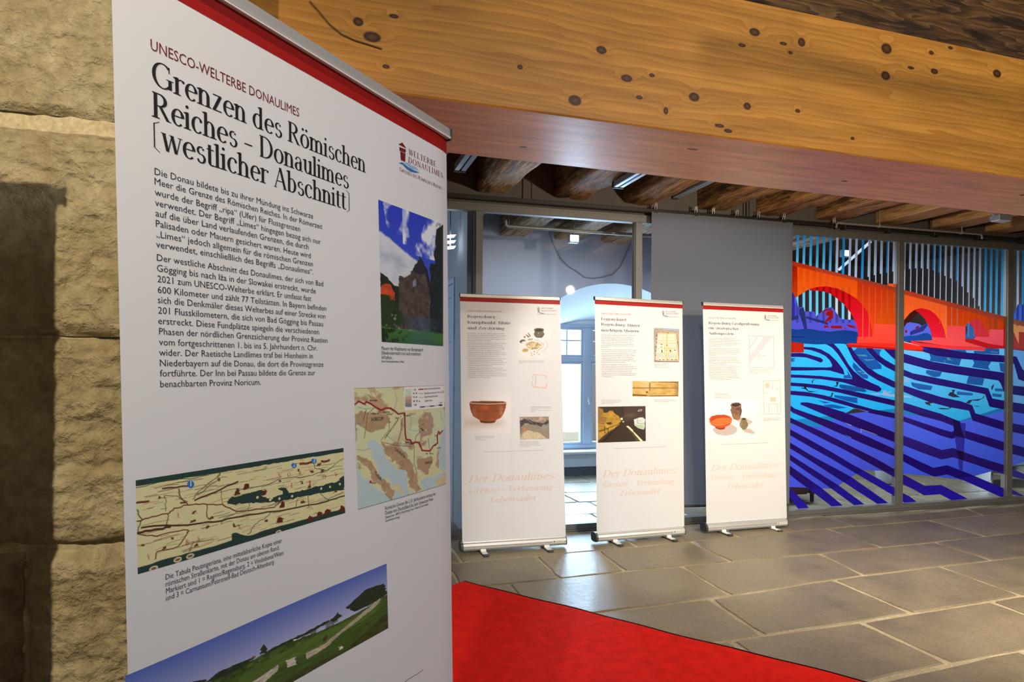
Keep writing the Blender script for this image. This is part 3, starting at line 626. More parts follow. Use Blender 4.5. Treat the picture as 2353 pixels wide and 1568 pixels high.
    # city in the arch
    P(zC([(50,-220),(100,-210),(150,-90),(190,65),(215,50),(270,50),(300,125),(478,130),(497,222),(680,70),(790,48),(830,90),(935,240),(975,265),(1190,280),(1220,340),(1250,430),(1265,580),(1240,695),(1070,702),(525,720),(285,705),(45,672)]), (78,76,190))
    P(zC([(50,-200),(90,-200),(130,0),(130,200),(50,205)]), (56,62,204))
    P(zC([(45,440),(200,455),(320,430),(430,445),(560,470),(760,490),(1000,460),(1180,480),(1255,500),(1265,580),(1240,695),(1070,702),(525,720),(285,705),(45,672)]), (28,78,162), (24,88,178))
    for q in ([(50,205),(190,200),(190,262),(50,292)], [(200,80),(280,50),(300,125),(345,420),(300,470),(250,300),(195,160)], [(320,210),(650,300),(720,330),(720,372),(640,345),(320,250)]): P(zC(q), (46,66,142))
    P(zC([(60,572),(230,582),(390,600),(60,590)]), (16,46,116))
    for q in ([(615,160),(640,110),(690,75),(755,80),(745,105),(660,130),(625,165)], [(670,190),(700,130),(780,95),(815,130),(815,245),(770,270),(720,300),(665,340),(655,312),(745,210),(690,195)], [(650,375),(720,380),(750,410),(650,425)], [(775,380),(975,385),(975,435),(775,430)], [(1010,465),(1030,390),(1050,462),(1030,440)], [(1045,355),(1190,385),(1230,435),(1100,410)], [(870,205),(915,245),(880,235)], [(935,270),(965,305),(945,300)], [(620,205),(650,200),(640,220),(625,220)]): P(zC(q), (196,26,22))
    # piers
    P(zC([(1545,350),(1945,365),(1945,705),(1240,695),(1240,582),(1545,585)]), (255,74,54), (252,62,44))
    P(zC([(1070,700),(1945,705),(1945,818),(1075,770)]), (246,40,30)); P(zC([(45,670),(285,702),(285,866),(45,868)]), (228,42,22))
    for x0, y1 in ((1345,582),(1462,585),(1570,345),(1680,295),(1790,200),(1905,150)): P(zA([(x0-2, 1050+(x0-1345)*0.27), (x0+12, 1052+(x0-1345)*0.27)])+zC([(x0+9, y1), (x0-6, y1)]), (248,140,74))
    f.build('film_print', PO[3][1], PO[4][0])
def pane2():
    f = Film(); P = f.poly; L, R = PO[4][1], PO[5][0]
    P(zF([(50,330),(790,470),(1350,300),(1350,1095),(1190,1098),(970,1158),(730,1197),(430,1160),(50,1125)]), (82,100,224), (62,86,214))
    P(zD([(80,810),(1585,830),(1590,785),(1970,790)])+zF([(1350,353),(930,450),(790,482),(300,415),(50,388)]), (104,188,232), (48,170,222))
    for q in ([(590,890),(880,930),(1170,975),(1130,1105),(900,1060),(600,1015),(615,960)], [(1370,990),(1710,1030),(1650,1120),(1690,1180),(1360,1130),(1400,1060)], [(480,765),(1240,825),(1270,870),(880,850),(600,830)], [(1390,835),(1580,838),(1600,785),(1850,800),(1850,900),(1400,880)], [(540,1180),(820,1215),(780,1300),(700,1310),(640,1300),(530,1240)],
              [(1300,1290),(1580,1335),(1550,1460),(1260,1430),(1270,1380)], [(260,1400),(420,1430),(650,1470),(620,1545),(400,1530),(280,1470)], [(1850,1050),(1960,1060),(1960,1230),(1870,1200)]): P(zD(q), (52,122,200))
    for q in ([(750,105),(950,130),(945,160),(750,150)], [(1190,130),(1310,145),(1300,180),(1190,170)], [(1220,70),(1335,75),(1335,110),(1225,105)]): P(zF(q), (62,132,208))
    for q in ([(910,950),(960,960),(970,990),(1020,1010),(910,1005)], [(860,990),(875,1000),(870,1062),(855,1055)], [(1690,845),(1850,850),(1800,880),(1700,865)]): P(zD(q), (120,204,240))
    for q in (zD([(475,765),(800,790),(1250,868),(1970,920),(1970,1048),(1600,1020),(1160,980),(700,920),(475,850)]),
              zD([(80,872),(350,950),(650,1030),(1100,1110),(1700,1195),(1970,1232),(1970,1600)])+zF([(1345,120),(1290,0)])+zD([(1830,1370),(1300,1290),(850,1220),(560,1165),(250,1080),(80,1035)]),
              zD([(80,1155),(290,1240),(700,1320),(1640,1510)])+zF([(1140,72),(1190,195),(1350,222),(1350,332),(1155,297),(1100,142),(758,75)])+zD([(640,1432),(330,1362),(80,1270)]),
              zF([(50,22),(300,100),(560,180),(800,230),(940,280),(980,380),(1350,487),(1350,595),(945,470),(900,347),(650,302),(400,237),(200,160),(50,100)]),
              zF([(50,235),(300,310),(550,385),(780,480),(800,577),(1350,737),(1350,848),(850,690),(760,670),(735,582),(730,547),(560,480),(300,410),(50,325)]), zF([(50,408),(300,490),(560,577),(685,612),(735,582),(760,670),(690,698),(560,660),(300,560),(50,468)]),
              zF([(50,645),(300,735),(560,836),(700,810),(1000,920),(1350,1022),(1350,1137),(1000,1022),(700,925),(560,955),(300,862),(50,765)])):
        P(q, (62,44,142), (50,24,132))
    for q in ([(50,865),(300,985),(460,1056),(630,1025),(900,1130),(1350,1312),(1350,1422),(1290,1417),(900,1242),(630,1140),(470,1168),(300,1095),(50,960)], [(50,1122),(200,1200),(345,1280),(555,1270),(885,1442),(680,1458),(540,1385),(345,1400),(200,1320),(50,1250)], [(50,1358),(160,1412),(250,1478),(100,1490),(50,1460)]): P(zF(q), (44,18,120), (34,22,166))
    for q in ([(700,500),(860,500),(820,1090),(780,1090)],): P(zF(q), (70,70,196))
    P(zF([(740,835),(845,860),(830,965),(770,945)]), (44,20,110)); P(zF([(700,455),(790,482),(803,580),(850,690),(720,660)]), (46,26,120))
    for q in ([(640,150),(660,120),(700,110),(680,90),(730,85),(710,130),(790,180),(700,180),(640,155)], [(505,318),(560,312),(640,320),(680,290),(700,300),(640,330),(560,330)], [(860,250),(900,215),(1000,205),(1060,195),(1100,145),(1080,190),(1010,225),(940,220),(905,262)], [(945,285),(1045,290),(1000,298)], [(350,240),(360,262),(430,290),(410,260),(500,238)], [(1180,90),(1175,50),(1215,10),(1200,60),(1185,92)]): P(zF(q), (70,66,84))
    for q in ([(52,150),(100,160),(185,175),(170,184),(52,176)],): P(zF(q), (226,236,246))
    for q in ([(110,1115),(150,1128),(255,1130),(260,1145),(150,1145)], [(80,1385),(160,1340),(145,1310),(250,1345),(190,1360),(220,1410),(150,1400)]): P(zD(q), (200,220,240))
    # stripes
    rt = ((2073.4,665.6),(2310,727.5))
    st = [(122,168,WH,635),(233,275,WH,615),(342,384,WH,600),(446,492,WH,603),(555,598,WH,612),(661,703,BU,640),(768,808,BU,680),(870,912,WH,738),(975,1018,WH,783),(1080,1120,BU,828),(1182,1222,WH,930),(1285,1325,WH,1038),(1388,1428,WH,1138),(1488,1530,WH,1282),(1588,1630,(50,150,212),0),(1688,1730,(50,150,212),0),(1788,1830,(50,150,212),0),(1888,1930,(50,150,212),0)]
    for (x0, x1, c, cut) in st:
        (u0, v0), (u1, _) = zB([(x0, 120), (x1, 0)])
        if cut:
            vc = 540+cut/7.84; xm = u0+(u1-u0)*0.55; d = -0.6-(vc-v0)*0.012; d2 = -2.2
            P([(u0, v0), (u1 if c == WH else xm, v0), (u1+d if c == WH else xm+d, vc), (u0+d, vc)], c, (170,190,214) if c == WH else c); P([(xm+.3, v0), (u1, v0), (u1+d2, bl(*rt, u1)+1), (xm+d2+.5, bl(*rt, u1)+1)], (186,200,218))
        else: P([(u0, v0), (u1, v0), (u1-2.4, bl(*rt, u1)+1), (u0-2.4, bl(*rt, u0)+1)], c, (78,168,214))
    # city in second arch
    P(zD([(85,400),(145,400),(175,340),(240,320),(410,350),(460,400),(550,335),(620,500),(640,645),(260,660),(85,665)]), (92,100,206))
    P(zD([(85,590),(200,565),(360,560),(480,520),(560,515),(620,560),(640,645),(260,655),(85,665)]), (40,112,196))
    P(zD([(240,490),(400,420),(540,340),(560,370),(480,480),(240,557)]), (70,82,172))
    for q in ([(330,430),(360,395),(400,385),(405,410),(370,430),(335,442)], [(100,455),(130,455),(130,508),(100,508)], [(152,458),(187,458),(187,512),(152,512)]): P(zD(q), (206,30,62))
    a2 = [(885,600),(860,470),(790,290),(690,170),(590,100),(450,65),(330,90),(250,150),(150,260),(80,340)]
    a3 = [(1655,585),(1640,500),(1590,400),(1520,310),(1430,265),(1360,280),(1290,330),(1235,390)]
    P(zB([(95,982),(1970,1473)])+zD([(1970,460),(1670,450),(1670,585)]+a3+[(905,380),(905,605)]+a2), (240,80,28), (248,112,40))
    P(zB([(900,1200),(1970,1473)])+zD([(1970,460),(1670,450),(1670,585)]+a3+[(905,380),(905,100)]), (236,100,30), (244,120,40))
    P(zB([(95,982),(1970,1473),(1970,1560),(1240,1368),(95,1065)]), (208,96,66), (214,124,104))
    P(zD([(320,100),(450,65),(590,100),(690,170),(790,290),(860,470),(885,600),(640,590),(620,500),(570,370),(500,250),(400,150)]), (216,12,26), (238,30,52))
    P(zD([(85,335),(150,260),(240,155),(320,100),(400,150),(240,310),(175,340),(145,392),(85,362)]), (64,22,16))
    P(zD([(1300,335),(1360,280),(1430,265),(1520,310),(1590,400),(1640,500),(1655,585),(1425,578),(1390,450),(1340,370)]), (206,44,58), (220,44,66))
    P(zD([(1240,385),(1300,330),(1385,445),(1428,578),(1385,622),(1240,615)]), (46,98,166))
    P(zD([(1245,390),(1270,400),(1265,515),(1245,525)]), (150,50,90))
    P(zD([(905,380),(1235,390),(1235,665),(1500,740),(1585,775),(900,742),(260,652),(640,645),(636,585),(905,605)]), (242,72,74), (252,80,74))
    P(zD([(1235,620),(1385,625),(1385,580),(1670,588),(1670,450),(1970,460),(1970,795),(1650,795),(1400,722),(1235,670)]), (244,84,92), (240,72,88))
    P(zD([(1235,620),(1385,625),(1640,705),(1970,752),(1970,796),(1650,795),(1235,670)]), (222,50,66))
    P(zD([(255,650),(400,690),(900,740),(1585,780),(1585,836),(900,800),(420,752),(255,705)]), (240,40,46), (250,58,60))
    P(zD([(80,665),(470,770),(475,850),(80,815)]), (244,42,28)); P(zD([(80,655),(260,700),(420,745),(420,752),(255,712),(80,675)]), (214,206,220))
    P(zD([(1925,400),(1970,395),(1970,795),(1920,790)]), (226,14,6)); P(zD([(1925,215),(1970,218),(1970,400),(1925,400)]), (210,80,10))
    for (x0, y0, y1) in ((885,25,380),(988,50,382),(1091,75,388),(1293,325,585),(1392,445,575)): P(zD([(x0-5,y0),(x0+7,y0),(x0+3,y1),(x0-9,y1)]), (226,214,214))
    for (x0, y0, y1) in ((148,-90,98),(252,-70,60),(362,-45,22),(465,-20,22),(570,-10,38),(677,8,80),(778,30,360),(1195,80,380),(1300,100,320),(1395,130,575),(1497,150,580),(1585,200,430)): P(zD([(x0-3,y0),(x0+8,y0),(x0+4,y1),(x0-8,y1)]), (250,136,70))
    for q in ([(1645,205),(1700,220),(1700,450),(1662,450)], [(1745,240),(1805,255),(1805,452),(1750,450)]): P(zD(q), (222,124,84))
    f.build('film_print', L, R)
def pane3():
    f = Film(); P = f.poly; L = PO[5][1]; R = 6.93
    U = 2490
    P([(2318,800),(U,815),(U,962),(2318,946)], (98,160,216), (110,170,222))
    P([(2318,946),(U,962),(U,1030),(2353,1062),(2318,1073)], (84,104,218))
    for q in ([(2318,818),(2336,820),(2350,850),(U,905),(U,925),(2340,872),(2330,836),(2318,835)], [(2318,886),(U,902),(U,930),(2318,906)], [(2318,924),(U,948),(U,972),(2318,946)], [(2318,972),(U,1004),(U,1026),(2318,992)], [(2318,1020),(U,1065),(U,1085),(2318,1042)], [(2318,1075),(2353,1090),(U,1130),(U,1110),(2353,1102),(2318,1094)], [(2318,1122),(2353,1140),(2345,1141),(2318,1136)]): P(q, (58,50,140))
    for (u0, u1, c) in ((2325.2,2329.6,(50,150,212)),(2336.8,2342,WH),(2349,2353.4,(50,150,212)),(2361,2366,WH),(2373,2378,WH)): P([(u0,556),(u1,556),(u1-1.5,750),(u0-1.5,750)], c)
    P([(2326,734),(2338.5,700),(2420,700),(2420,770),(2326,740)], (70,104,208))
    P([(2318,732),(U,768),(U,822),(2318,802)], (224,142,92)); P([(2318,732),(U,768),(U,780),(2318,744)], (214,150,136))
    P([(2318,752),(2326,756),(2338,785),(2341,790),(2341,763),(2390,768),(2390,812),(2318,803)], (206,98,112))
    f.build('film_print', L, R)
pane1(); pane2(); pane3()

# ---------------------------------------------------------------- curtain rail, clips, cloth, pipe
rail = empty('curtain_rail', FW, (2.6, -0.1, 2.92)); tag(rail, 'long black metal rail along the top of the glass partition', 'rail')
zr = 2.915
box1('rail_bar', FW, (-1.5, 7.5, -0.115, -0.075, zr, zr+0.034), M_BLACK, rail, 0.003)
for u in (1940, 2040, 2145, 2245, 2346):
    a = aw(u, -0.11); m = MB(); m.box(a-0.012, a+0.012, -0.128, -0.06, zr-0.02, zr+0.05, bev=0.003); m.box(a-0.006, a+0.006, -0.07, 0.0, zr+0.03, zr+0.045); m.build('bracket', FW, M_BLACK, rail)
for u in (1218, 1712, 1718, 2130):
    a = aw(u, -0.09); m = MB(); m.tube([(a, -0.095, zr+0.03), (a, -0.095, 3.335)], 0.005, 6); m.build('hanger_rod', FW, M_BLACK, rail)
cl = [aw(1491.5, -0.09), aw(1815, -0.09)]
def cloth():
    m = MB(); nx, nz = 60, 40; vs = []; fs = []
    x0, x1 = cl; zt = zr+0.004
    for i in range(nz+1):
        for j in range(nx+1):
            t = i/nz; s = j/nx; z0 = onpl(1600, 1160, FW, -0.09)[1]*(1-s)+onpl(1812, 1161, FW, -0.09)[1]*s
            z = z0+(zt-z0)*(1-t); y = -0.122+0.010*math.sin(s*6.0+1.0)*(0.3+t*0.7)+0.004*math.sin(s*17)*t
            if t < 0.05: y = y*0.6-0.118*0.4
            vs.append((x0+(x1-x0)*s-0.02*t*s, y, z))
    for i in range(nz):
        for j in range(nx): a = i*(nx+1)+j; fs.append((a, a+1, a+nx+2, a+nx+1))
    m.add(vs, fs, 0, True); root = empty('cloth_screen', FW, ((x0+x1)/2, -0.12, 0.2)); tag(root, 'plain grey cloth screen clipped to the black rail behind the right banner', 'screen')
    m.build('cloth', FW, M_PANEL, root, fix=False)
    h = MB(); zz = onpl(1600, 1160, FW, -0.09)[1]; zz2 = onpl(1812, 1161, FW, -0.09)[1]
    h.tube([(x0, -0.125, zz+0.012), (x1-0.02, -0.125, zz2+0.012)], 0.011, 8); h.build('hem_bar', FW, flat('dark_hem', (64, 62, 66), 0.8), root)
cloth()
CN = ['leftmost, left of the cloth corner', 'at the left part of the cloth', 'second over the cloth', 'in the middle of the cloth', 'fourth over the cloth', 'near the right corner of the cloth', 'over the first coloured pane']
for i, u in enumerate((1503, 1595, 1635, 1689, 1738, 1796.5, 1912)):
    a = aw(u, -0.1); r_ = empty('binder_clip', FW, (a, -0.1, zr)); tag(r_, 'small steel binder clip on the black rail, '+CN[i], 'clip', 'clips along the rail')
    m = MB(); m.box(a-0.02, a+0.02, -0.1205, -0.1165, zr-0.004, zr+0.036); m.box(a-0.02, a+0.02, -0.0735, -0.0695, zr-0.004, zr+0.036); m.prism([(-0.1205, zr+0.036), (-0.0695, zr+0.036), (-0.088, zr+0.052), (-0.102, zr+0.052)], 'x', a-0.02, a+0.02); m.build('jaw', FW, M_BLACK, r_)
    for sg in (-1, 1):
        m = MB(); y0 = -0.1+sg*0.006
        m.tube([(a-0.014+sg*.004, y0-0.004, zr+0.0), (a-0.008+sg*.006, y0-0.014+sg*0.012, zr+0.085), (a+0.008+sg*.006, y0-0.014+sg*0.012, zr+0.085), (a+0.014+sg*.004, y0-0.004, zr+0.0)], 0.0036, 6); m.build('handle', FW, M_CLIP, r_)
def conduit():
    b = -0.16; p0 = onpl(1922, 511, FW, b); p1 = onpl(2257, 540, FW, b); z = (p0[1]+p1[1])/2
    root = empty('grey_conduit', FW, ((p0[0]+p1[0])/2, b, z)); tag(root, 'grey electrical pipe in front of the black rail, upper right', 'pipe')
    m = MB(); m.tube([(p0[0], b, z-0.05), (p0[0]+0.004, b, z-0.012), (p0[0]+0.02, b, z), (p0[0]+0.05, b, z), (p1[0]-0.03, b, z), (p1[0]-0.008, b, z-0.012), (p1[0], b, z-0.05)], 0.011, 10); m.build('pipe', FW, M_PIPE, root)
    for t in (0.28, 0.85):
        a = p0[0]+(p1[0]-p0[0])*t; m = MB(); m.box(a-0.012, a+0.012, b-0.014, b+0.02, z-0.014, z+0.014, bev=0.003); m.tube([(a, b, z+0.01), (a, b, 3.34)], 0.006, 6); m.build('clamp', FW, M_PIPE, root)
conduit()

# ---------------------------------------------------------------- light tracks and lamps under the ceiling
def track(u, v, L, label, zt=2.95, w=0.045, lit=False):
    a, b = fw(u, v, zt); root = empty('light_track', FW, (a, b-L/2, zt)); tag(root, label, 'light fixture', 'metal light tracks between the joists')
    m = MB(); m.box(a-w, a-w*0.12, b-L, b, zt, zt+0.05, bev=0.004); m.box(a+w*0.12, a+w, b-L, b, zt, zt+0.05, bev=0.004); m.build('profile', FW, M_TUBE, root)
    box1('end_cap', FW, (a-w-0.004, a+w+0.004, b, b+0.025, zt-0.006, zt+0.055), M_BLACK, root, 0.004)
    for k in (0.1, 0.9):
        q = MB(); q.tube([(a, b-L*k, zt+0.05), (a, b-L*k, 3.34)], 0.004, 6); q.build('wire', FW, M_BLACK, root)
track(1057, 393, 2.1, 'pale metal light track under the ceiling, beside the large banner', 2.95)
track(1421, 431, 1.9, 'pale metal light track between second and third brown joists', 2.95)
track(1553, 456, 2.1, 'dim metal light track between third and fourth brown joists', 2.99, 0.03)
def overhead_track():
    r = empty('overhead_track', F0, (4.2, 1.0, 2.69)); tag(r, 'white overhead light track in front of the yellow beam, above the viewer', 'light fixture')
    box1('profile', F0, (1.65, 6.8, 0.975, 1.025, 2.66, 2.715), M_WHT, r, 0.005)
    for x in (1.9, 4.2, 6.5): t = MB(); t.tube([(x, 1.0, 2.715), (x, 1.0, 3.33)], 0.005, 6); t.build('hanger_wire', F0, M_BLACK, r)
overhead_track()
def boxlamp():
    z = 2.86; a, b = fw(2300, 508, z); root = empty('ceiling_lamp', FW, (a, b, z)); tag(root, 'small boxy grey ceiling lamp under the new joists, far right', 'light fixture')
    box1('housing', FW, (a-0.08, a+0.08, b-0.05, b+0.05, z, z+0.05), M_TUBE, root, 0.006)
    box1('diffuser', FW, (a-0.07, a+0.07, b-0.04, b+0.04, z-0.006, z), flat('frosted', (200, 208, 226), 0.4), root)
    for k in (-1, 1): box1('side_bracket', FW, (a+k*0.088-0.008, a+k*0.088+0.008, b-0.012, b+0.012, z+0.02, 3.004), M_TUBE, root)
boxlamp()

# ---------------------------------------------------------------- back room behind the glass
BW, NB = 1.9, 3.1
def back_room():
    ax, az = onpl(1412, 652, FW, BW); R = 1.32; hw = 1.0; x0, x1 = ax-hw, ax+hw
    zs = az-R+math.sqrt(R*R-hw*hw)
    def arch(cx, hw, zt, R, n=24):
        zb = zt-R+math.sqrt(R*R-hw*hw); q = math.asin(hw/R)
        return [(cx-hw, 0.0), (cx-hw, zb)]+[(cx+R*math.sin(-q+2*q*i/n), zt-R+R*math.cos(-q+2*q*i/n)) for i in range(1, n)]+[(cx+hw, zb), (cx+hw, 0.0)]
    o = arch(ax, hw, az, R); A0, A1 = -0.42, 2.55
    m = MB()
    pts = [(A0, 0.0)]+o+[(A1, 0.0), (A1, 3.34), (A0, 3.34)]
    tr = tessellate_polygon([[Vector((x, z, 0)) for x, z in pts]]); m.add([(x, BW, z) for x, z in pts], [tuple(t) for t in tr])
    # niche faces
    xl = aw(1236, NB); xr = aw(1474, NB); cx = (xl+xr)/2; zt = onpl(1350, 737, FW, NB)[1]
    i_ = arch(cx, (xr-xl)/2, zt, 1.6)
    n = len(o); w = MB(); w.add([(x, BW, z) for x, z in o]+[(x, NB, z) for x, z in i_], [(k, k+1, n+k+1, n+k) for k in range(n-1)], 0, True)
    wb = m.build('wall_back', FW, M_GREYW, fix=False, org=(A0, BW, 0)); tag(wb, 'grey plaster wall of the back room with an arched window niche', kind='structure')
    w.build('niche_reveal', FW, M_WHITEP, wb, fix=False)
    # window
    wl, wr = aw(1256, NB), aw(1440, NB); wz0, wz1 = onpl(1340, 1030, FW, NB)[1], onpl(1340, 745, FW, NB)[1]
    m = MB(); tops = [p for p in i_ if p[1] > wz1-0.2]
    def topz(x):
        for (xa, za), (xb, zb) in zip(i_[1:-1], i_[2:-1]):
            if xa <= x <= xb: return za+(zb-za)*(x-xa)/(xb-xa+1e-9)
        return i_[1][1]
    xs = sorted(set([xl, wl, wr, xr]+[p[0] for p in i_]))
    for xa, xb in zip(xs, xs[1:]):
        if xb-xa < 1e-5: continue
        if wl-1e-6 <= (xa+xb)/2 <= wr: q = [(0.0, 0.0, wz0, wz0), (wz1, wz1, topz(xb), topz(xa))]
        else: q = [(0.0, 0.0, topz(xb), topz(xa))]
        for z_ in q: m.add([(xa, NB, z_[0]), (xb, NB, z_[1]), (xb, NB, z_[2]), (xa, NB, z_[3])], [(0, 1, 2, 3)])
    m.build('niche_back', FW, M_WHITEP, wb, fix=False)
    win = empty('window_1', FW, ((wl+wr)/2, NB, wz0)); tag(win, 'white wooden casement window with muntins in the arched niche', kind='structure')
    F_ = 0.055; mx = aw(1348, NB); zt0, zt1 = onpl(1320, 832, FW, NB)[1], onpl(1320, 821, FW, NB)[1]
    m = MB(); y0, y1 = NB-0.02, NB+0.06
    for d in ((wl, wl+F_, y0, y1, wz0, wz1), (wr-F_, wr, y0, y1, wz0, wz1), (wl+F_, wr-F_, y0, y1, wz1-F_, wz1), (wl+F_, wr-F_, y0, y1, wz0, wz0+F_)): m.box(*d, bev=0.006)
    m.build('window_frame', FW, M_DOOR, win)
    box1('mullion', FW, (mx-0.06, mx+0.06, y0-0.01, y1, wz0+F_, wz1-F_), M_DOOR, win, 0.006)
    box1('transom', FW, (wl+F_, wr-F_, y0-0.004, y1, zt0, zt1), M_DOOR, win, 0.006)
    gz = onpl(1316, 783, FW, NB)[1]
    for (a, b) in ((wl+F_, mx-0.06), (mx+0.06, wr-F_)):
        for (c, d) in ((wz0+F_, zt0), (zt1, wz1-F_)):
            m = MB(); s = 0.032
            for q in ((a, a+s, y0+.01, y1-.01, c, d), (b-s, b, y0+.01, y1-.01, c, d), (a+s, b-s, y0+.01, y1-.01, c, c+s), (a+s, b-s, y0+.01, y1-.01, d-s, d)): m.box(*q, bev=0.004)
            sa = m.build('sash', FW, M_DOOR, win)
            box1('pane', FW, (a+s, b-s, y0+.035, y0+.039, c+s, d-s), M_GLASS, sa)
            if c > 1.2:
                t = MB(); mid = (a+b)/2; t.box(mid-0.009, mid+0.009, y0+.02, y0+.05, c+s, d-s); t.box(a+s, b-s, y0+.021, y0+.049, gz-0.009, gz+0.009); t.build('muntin', FW, M_DOOR, sa)
    hx, hz = onpl(1349, 918, FW, NB); t = MB(); t.box(hx-0.012, hx+0.012, y0-0.024, y0-0.01, hz-0.04, hz+0.04, bev=0.003); t.tube([(hx, y0-0.024, hz), (hx, y0-0.045, hz), (hx+0.005, y0-0.05, hz-0.07)], 0.007, 8); t.build('window_handle', FW, M_CLIP, win)
    sl = box1('window_sill', FW, (xl+0.03, xr-0.03, NB-0.26, NB-0.025, wz0-0.055, wz0-0.015), M_WHITEP, win, 0.008)
    cb = empty('sill_cabinet', FW, (cx, NB-0.12, 0.0)); tag(cb, 'white boxed ledge on a dark plinth under the window', 'ledge')
    zc = onpl(1320, 1074, FW, NB-0.2)[1]
    box1('front_panel', FW, (xl+0.06, xr-0.06, NB-0.2, NB-0.02, zc, wz0-0.058), M_WHITEP, cb, 0.005)
    box1('plinth', FW, (xl+0.09, xr-0.09, NB-0.17, NB-0.02, 0.003, zc), flat('dark_plinth', (70, 80, 92), 0.6), cb)
    # left side wall with door
    m = MB(); L = -0.30; dz = 2.28
    m.box(-4.4, L-0.101, 1.9, 2.0, 0, 3.34); m.box(-4.5, -4.4, 0.09, 2.0, 0, 3.34); m.box(L-0.1, L, 0.06, 0.62, 0, 3.34); m.box(L-0.1, L, 0.62, BW, dz+0.03, 3.34)
    sw = m.build('wall_side', FW, M_GREYW); tag(sw, 'side wall of the back room beside the white door', kind='structure')
    d = empty('door_1', FW, (L-0.03, 1.25, 0)); tag(d, 'white panelled double door in the side wall behind the glass', kind='structure')
    M2 = M_DOOR
    for (ya, yb) in ((0.64, 1.255), (1.265, 1.88)):
        lf = MB(); lf.box(L-0.086, L-0.05, ya, yb, 0.01, dz, bev=0.003)
        leaf = lf.build('door_leaf', FW, M2, d)
        fr = MB(); s = 0.1
        for q in ((ya, ya+s, 0.02, dz), (yb-s, yb, 0.02, dz)): fr.box(L-0.104, L-0.086, q[0], q[1], q[2], q[3], bev=0.003)
        for (za, zb) in ((0.02, 0.22), (0.86, 0.98), (1.72, 1.82), (dz-0.12, dz)): fr.box(L-0.104, L-0.086, ya+s, yb-s, za, zb, bev=0.003)
        fr.build('door_frame', FW, M2, leaf)
        for (za, zb) in ((0.26, 0.82), (1.02, 1.68), (1.86, dz-0.16)):
            pn = MB(); pn.box(L-0.096, L-0.086, ya+s+0.035, yb-s-0.035, za, zb, bev=0.006); pn.build('door_panel', FW, M2, leaf)
    hz = onpl(1045, 938, FW, 1.3)[1]; h = MB(); h.box(L-0.112, L-0.104, 1.19, 1.225, hz-0.13, hz+0.05, bev=0.002); h.tube([(L-0.11, 1.207, hz), (L-0.155, 1.207, hz), (L-0.155, 1.10, hz)], 0.009, 8); h.build('door_handle', FW, M_CLIP, d)
    dc = MB()
    for q in ((0.585, 0.636), (1.884, 1.9)): dc.box(L-0.112, L-0.086, q[0], q[1], 0.0, dz+0.05)
    dc.box(L-0.112, L-0.086, 0.636, 1.884, dz+0.004, dz+0.05); dc.build('door_casing', FW, M2, d)
    # wider part of the back room on the right
    m = MB(); m.box(2.55, 2.62, BW+0.001, 4.3, 0, 3.34); m.box(2.62, 8.2, 4.2, 4.3, 0, 3.34); m.box(8.2, 8.3, 0.06, 4.3, 0, 3.34)
    o_ = m.build('wall_right', FW, flat('brown_grey_plaster', (112, 98, 88), 0.9, var=0.1)); tag(o_, 'dim brownish walls of the back room behind the striped film', kind='structure')
    # hanging conduit
    b = 0.55; p0 = onpl(1162, 520, FW, b); p1 = onpl(1500, 545, FW, b); z = min(p0[1], 2.91)
    r = empty('hanging_pipe', FW, ((p0[0]+p1[0])/2, b, z)); tag(r, 'grey pipe hung below the joists inside the back room', 'pipe')
    t = MB(); t.tube([(p0[0], b, z+0.06), (p0[0]+0.003, b, z+0.014), (p0[0]+0.02, b, z), (p1[0]+0.1, b, z)], 0.016, 10); t.build('pipe', FW, M_PIPE, r)
    for k in (0.02, 0.45):
        a = p0[0]+(p1[0]-p0[0])*k; t = MB(); t.tube([(a, b, z), (a, b, 2.998)], 0.004, 6); t.build('hanger', FW, M_PIPE, r)
    # sagging cable on the wall
    b = BW-0.012; pts = [onpl(u, v, FW, b) for u, v in [(1262, 533), (1272, 562), (1288, 595), (1305, 612), (1322, 622), (1342, 637), (1362, 640), (1385, 637), (1408, 630), (1425, 612), (1440, 580), (1449, 560)]]
    t = MB(); t.tube([(x, b, zz) for x, zz in pts], 0.007, 6); tag(t.build('sagging_cable', FW, flat('grey_cable', (110, 112, 118), 0.6)), 'grey cable sagging in a loop over the arched window', 'cable')
    # small square spot lamps
    for k, (u, v, bb, lab) in enumerate([(1320, 548, 0.9, 'lit square lamp hanging in front of the grey back wall'), (1945, 582, 1.2, 'lit square lamp behind the striped blue glass')]):
        x, zz = onpl(u, v, FW, bb); r = empty('square_lamp', FW, (x, bb, zz)); tag(r, lab, 'light fixture')
        box1('housing', FW, (x-0.055, x+0.055, bb, bb+0.06, zz-0.045, zz+0.045), M_TUBE, r, 0.005)
        box1('lens', FW, (x-0.045, x+0.045, bb-0.006, bb, zz-0.032, zz+0.032), M_LIT, r)
        t = MB(); t.tube([(x, bb+0.03, zz+0.045), (x, bb+0.03, 3.335)], 0.006, 6); t.build('stem', FW, M_TUBE, r)
    x, zz = onpl(1036, 556, FW, 0.35); r = empty('reflected_lamps', FW, (x, 0.35, zz)); tag(r, 'three glowing slanted bars standing in for lamp reflections in the left glass', 'light fixture')
    for k in range(3):
        zk = onpl(1036, 543+k*13, FW, 0.35)[1]; t = MB(); t.prism([(x-0.05, zk-0.02), (x+0.03, zk-0.008), (x+0.045, zk+0.016), (x-0.03, zk+0.006)], 'y', 0.34, 0.36); t.build('lamp', FW, M_LIT, r)  # glowing bars added in place of lamp reflections on the glass
    t = MB(); t.tube([(x, 0.38, onpl(1036, 572, FW, 0.35)[1]), (x, 0.38, 3.335)], 0.008, 6); t.build('stem', FW, M_TUBE, r)
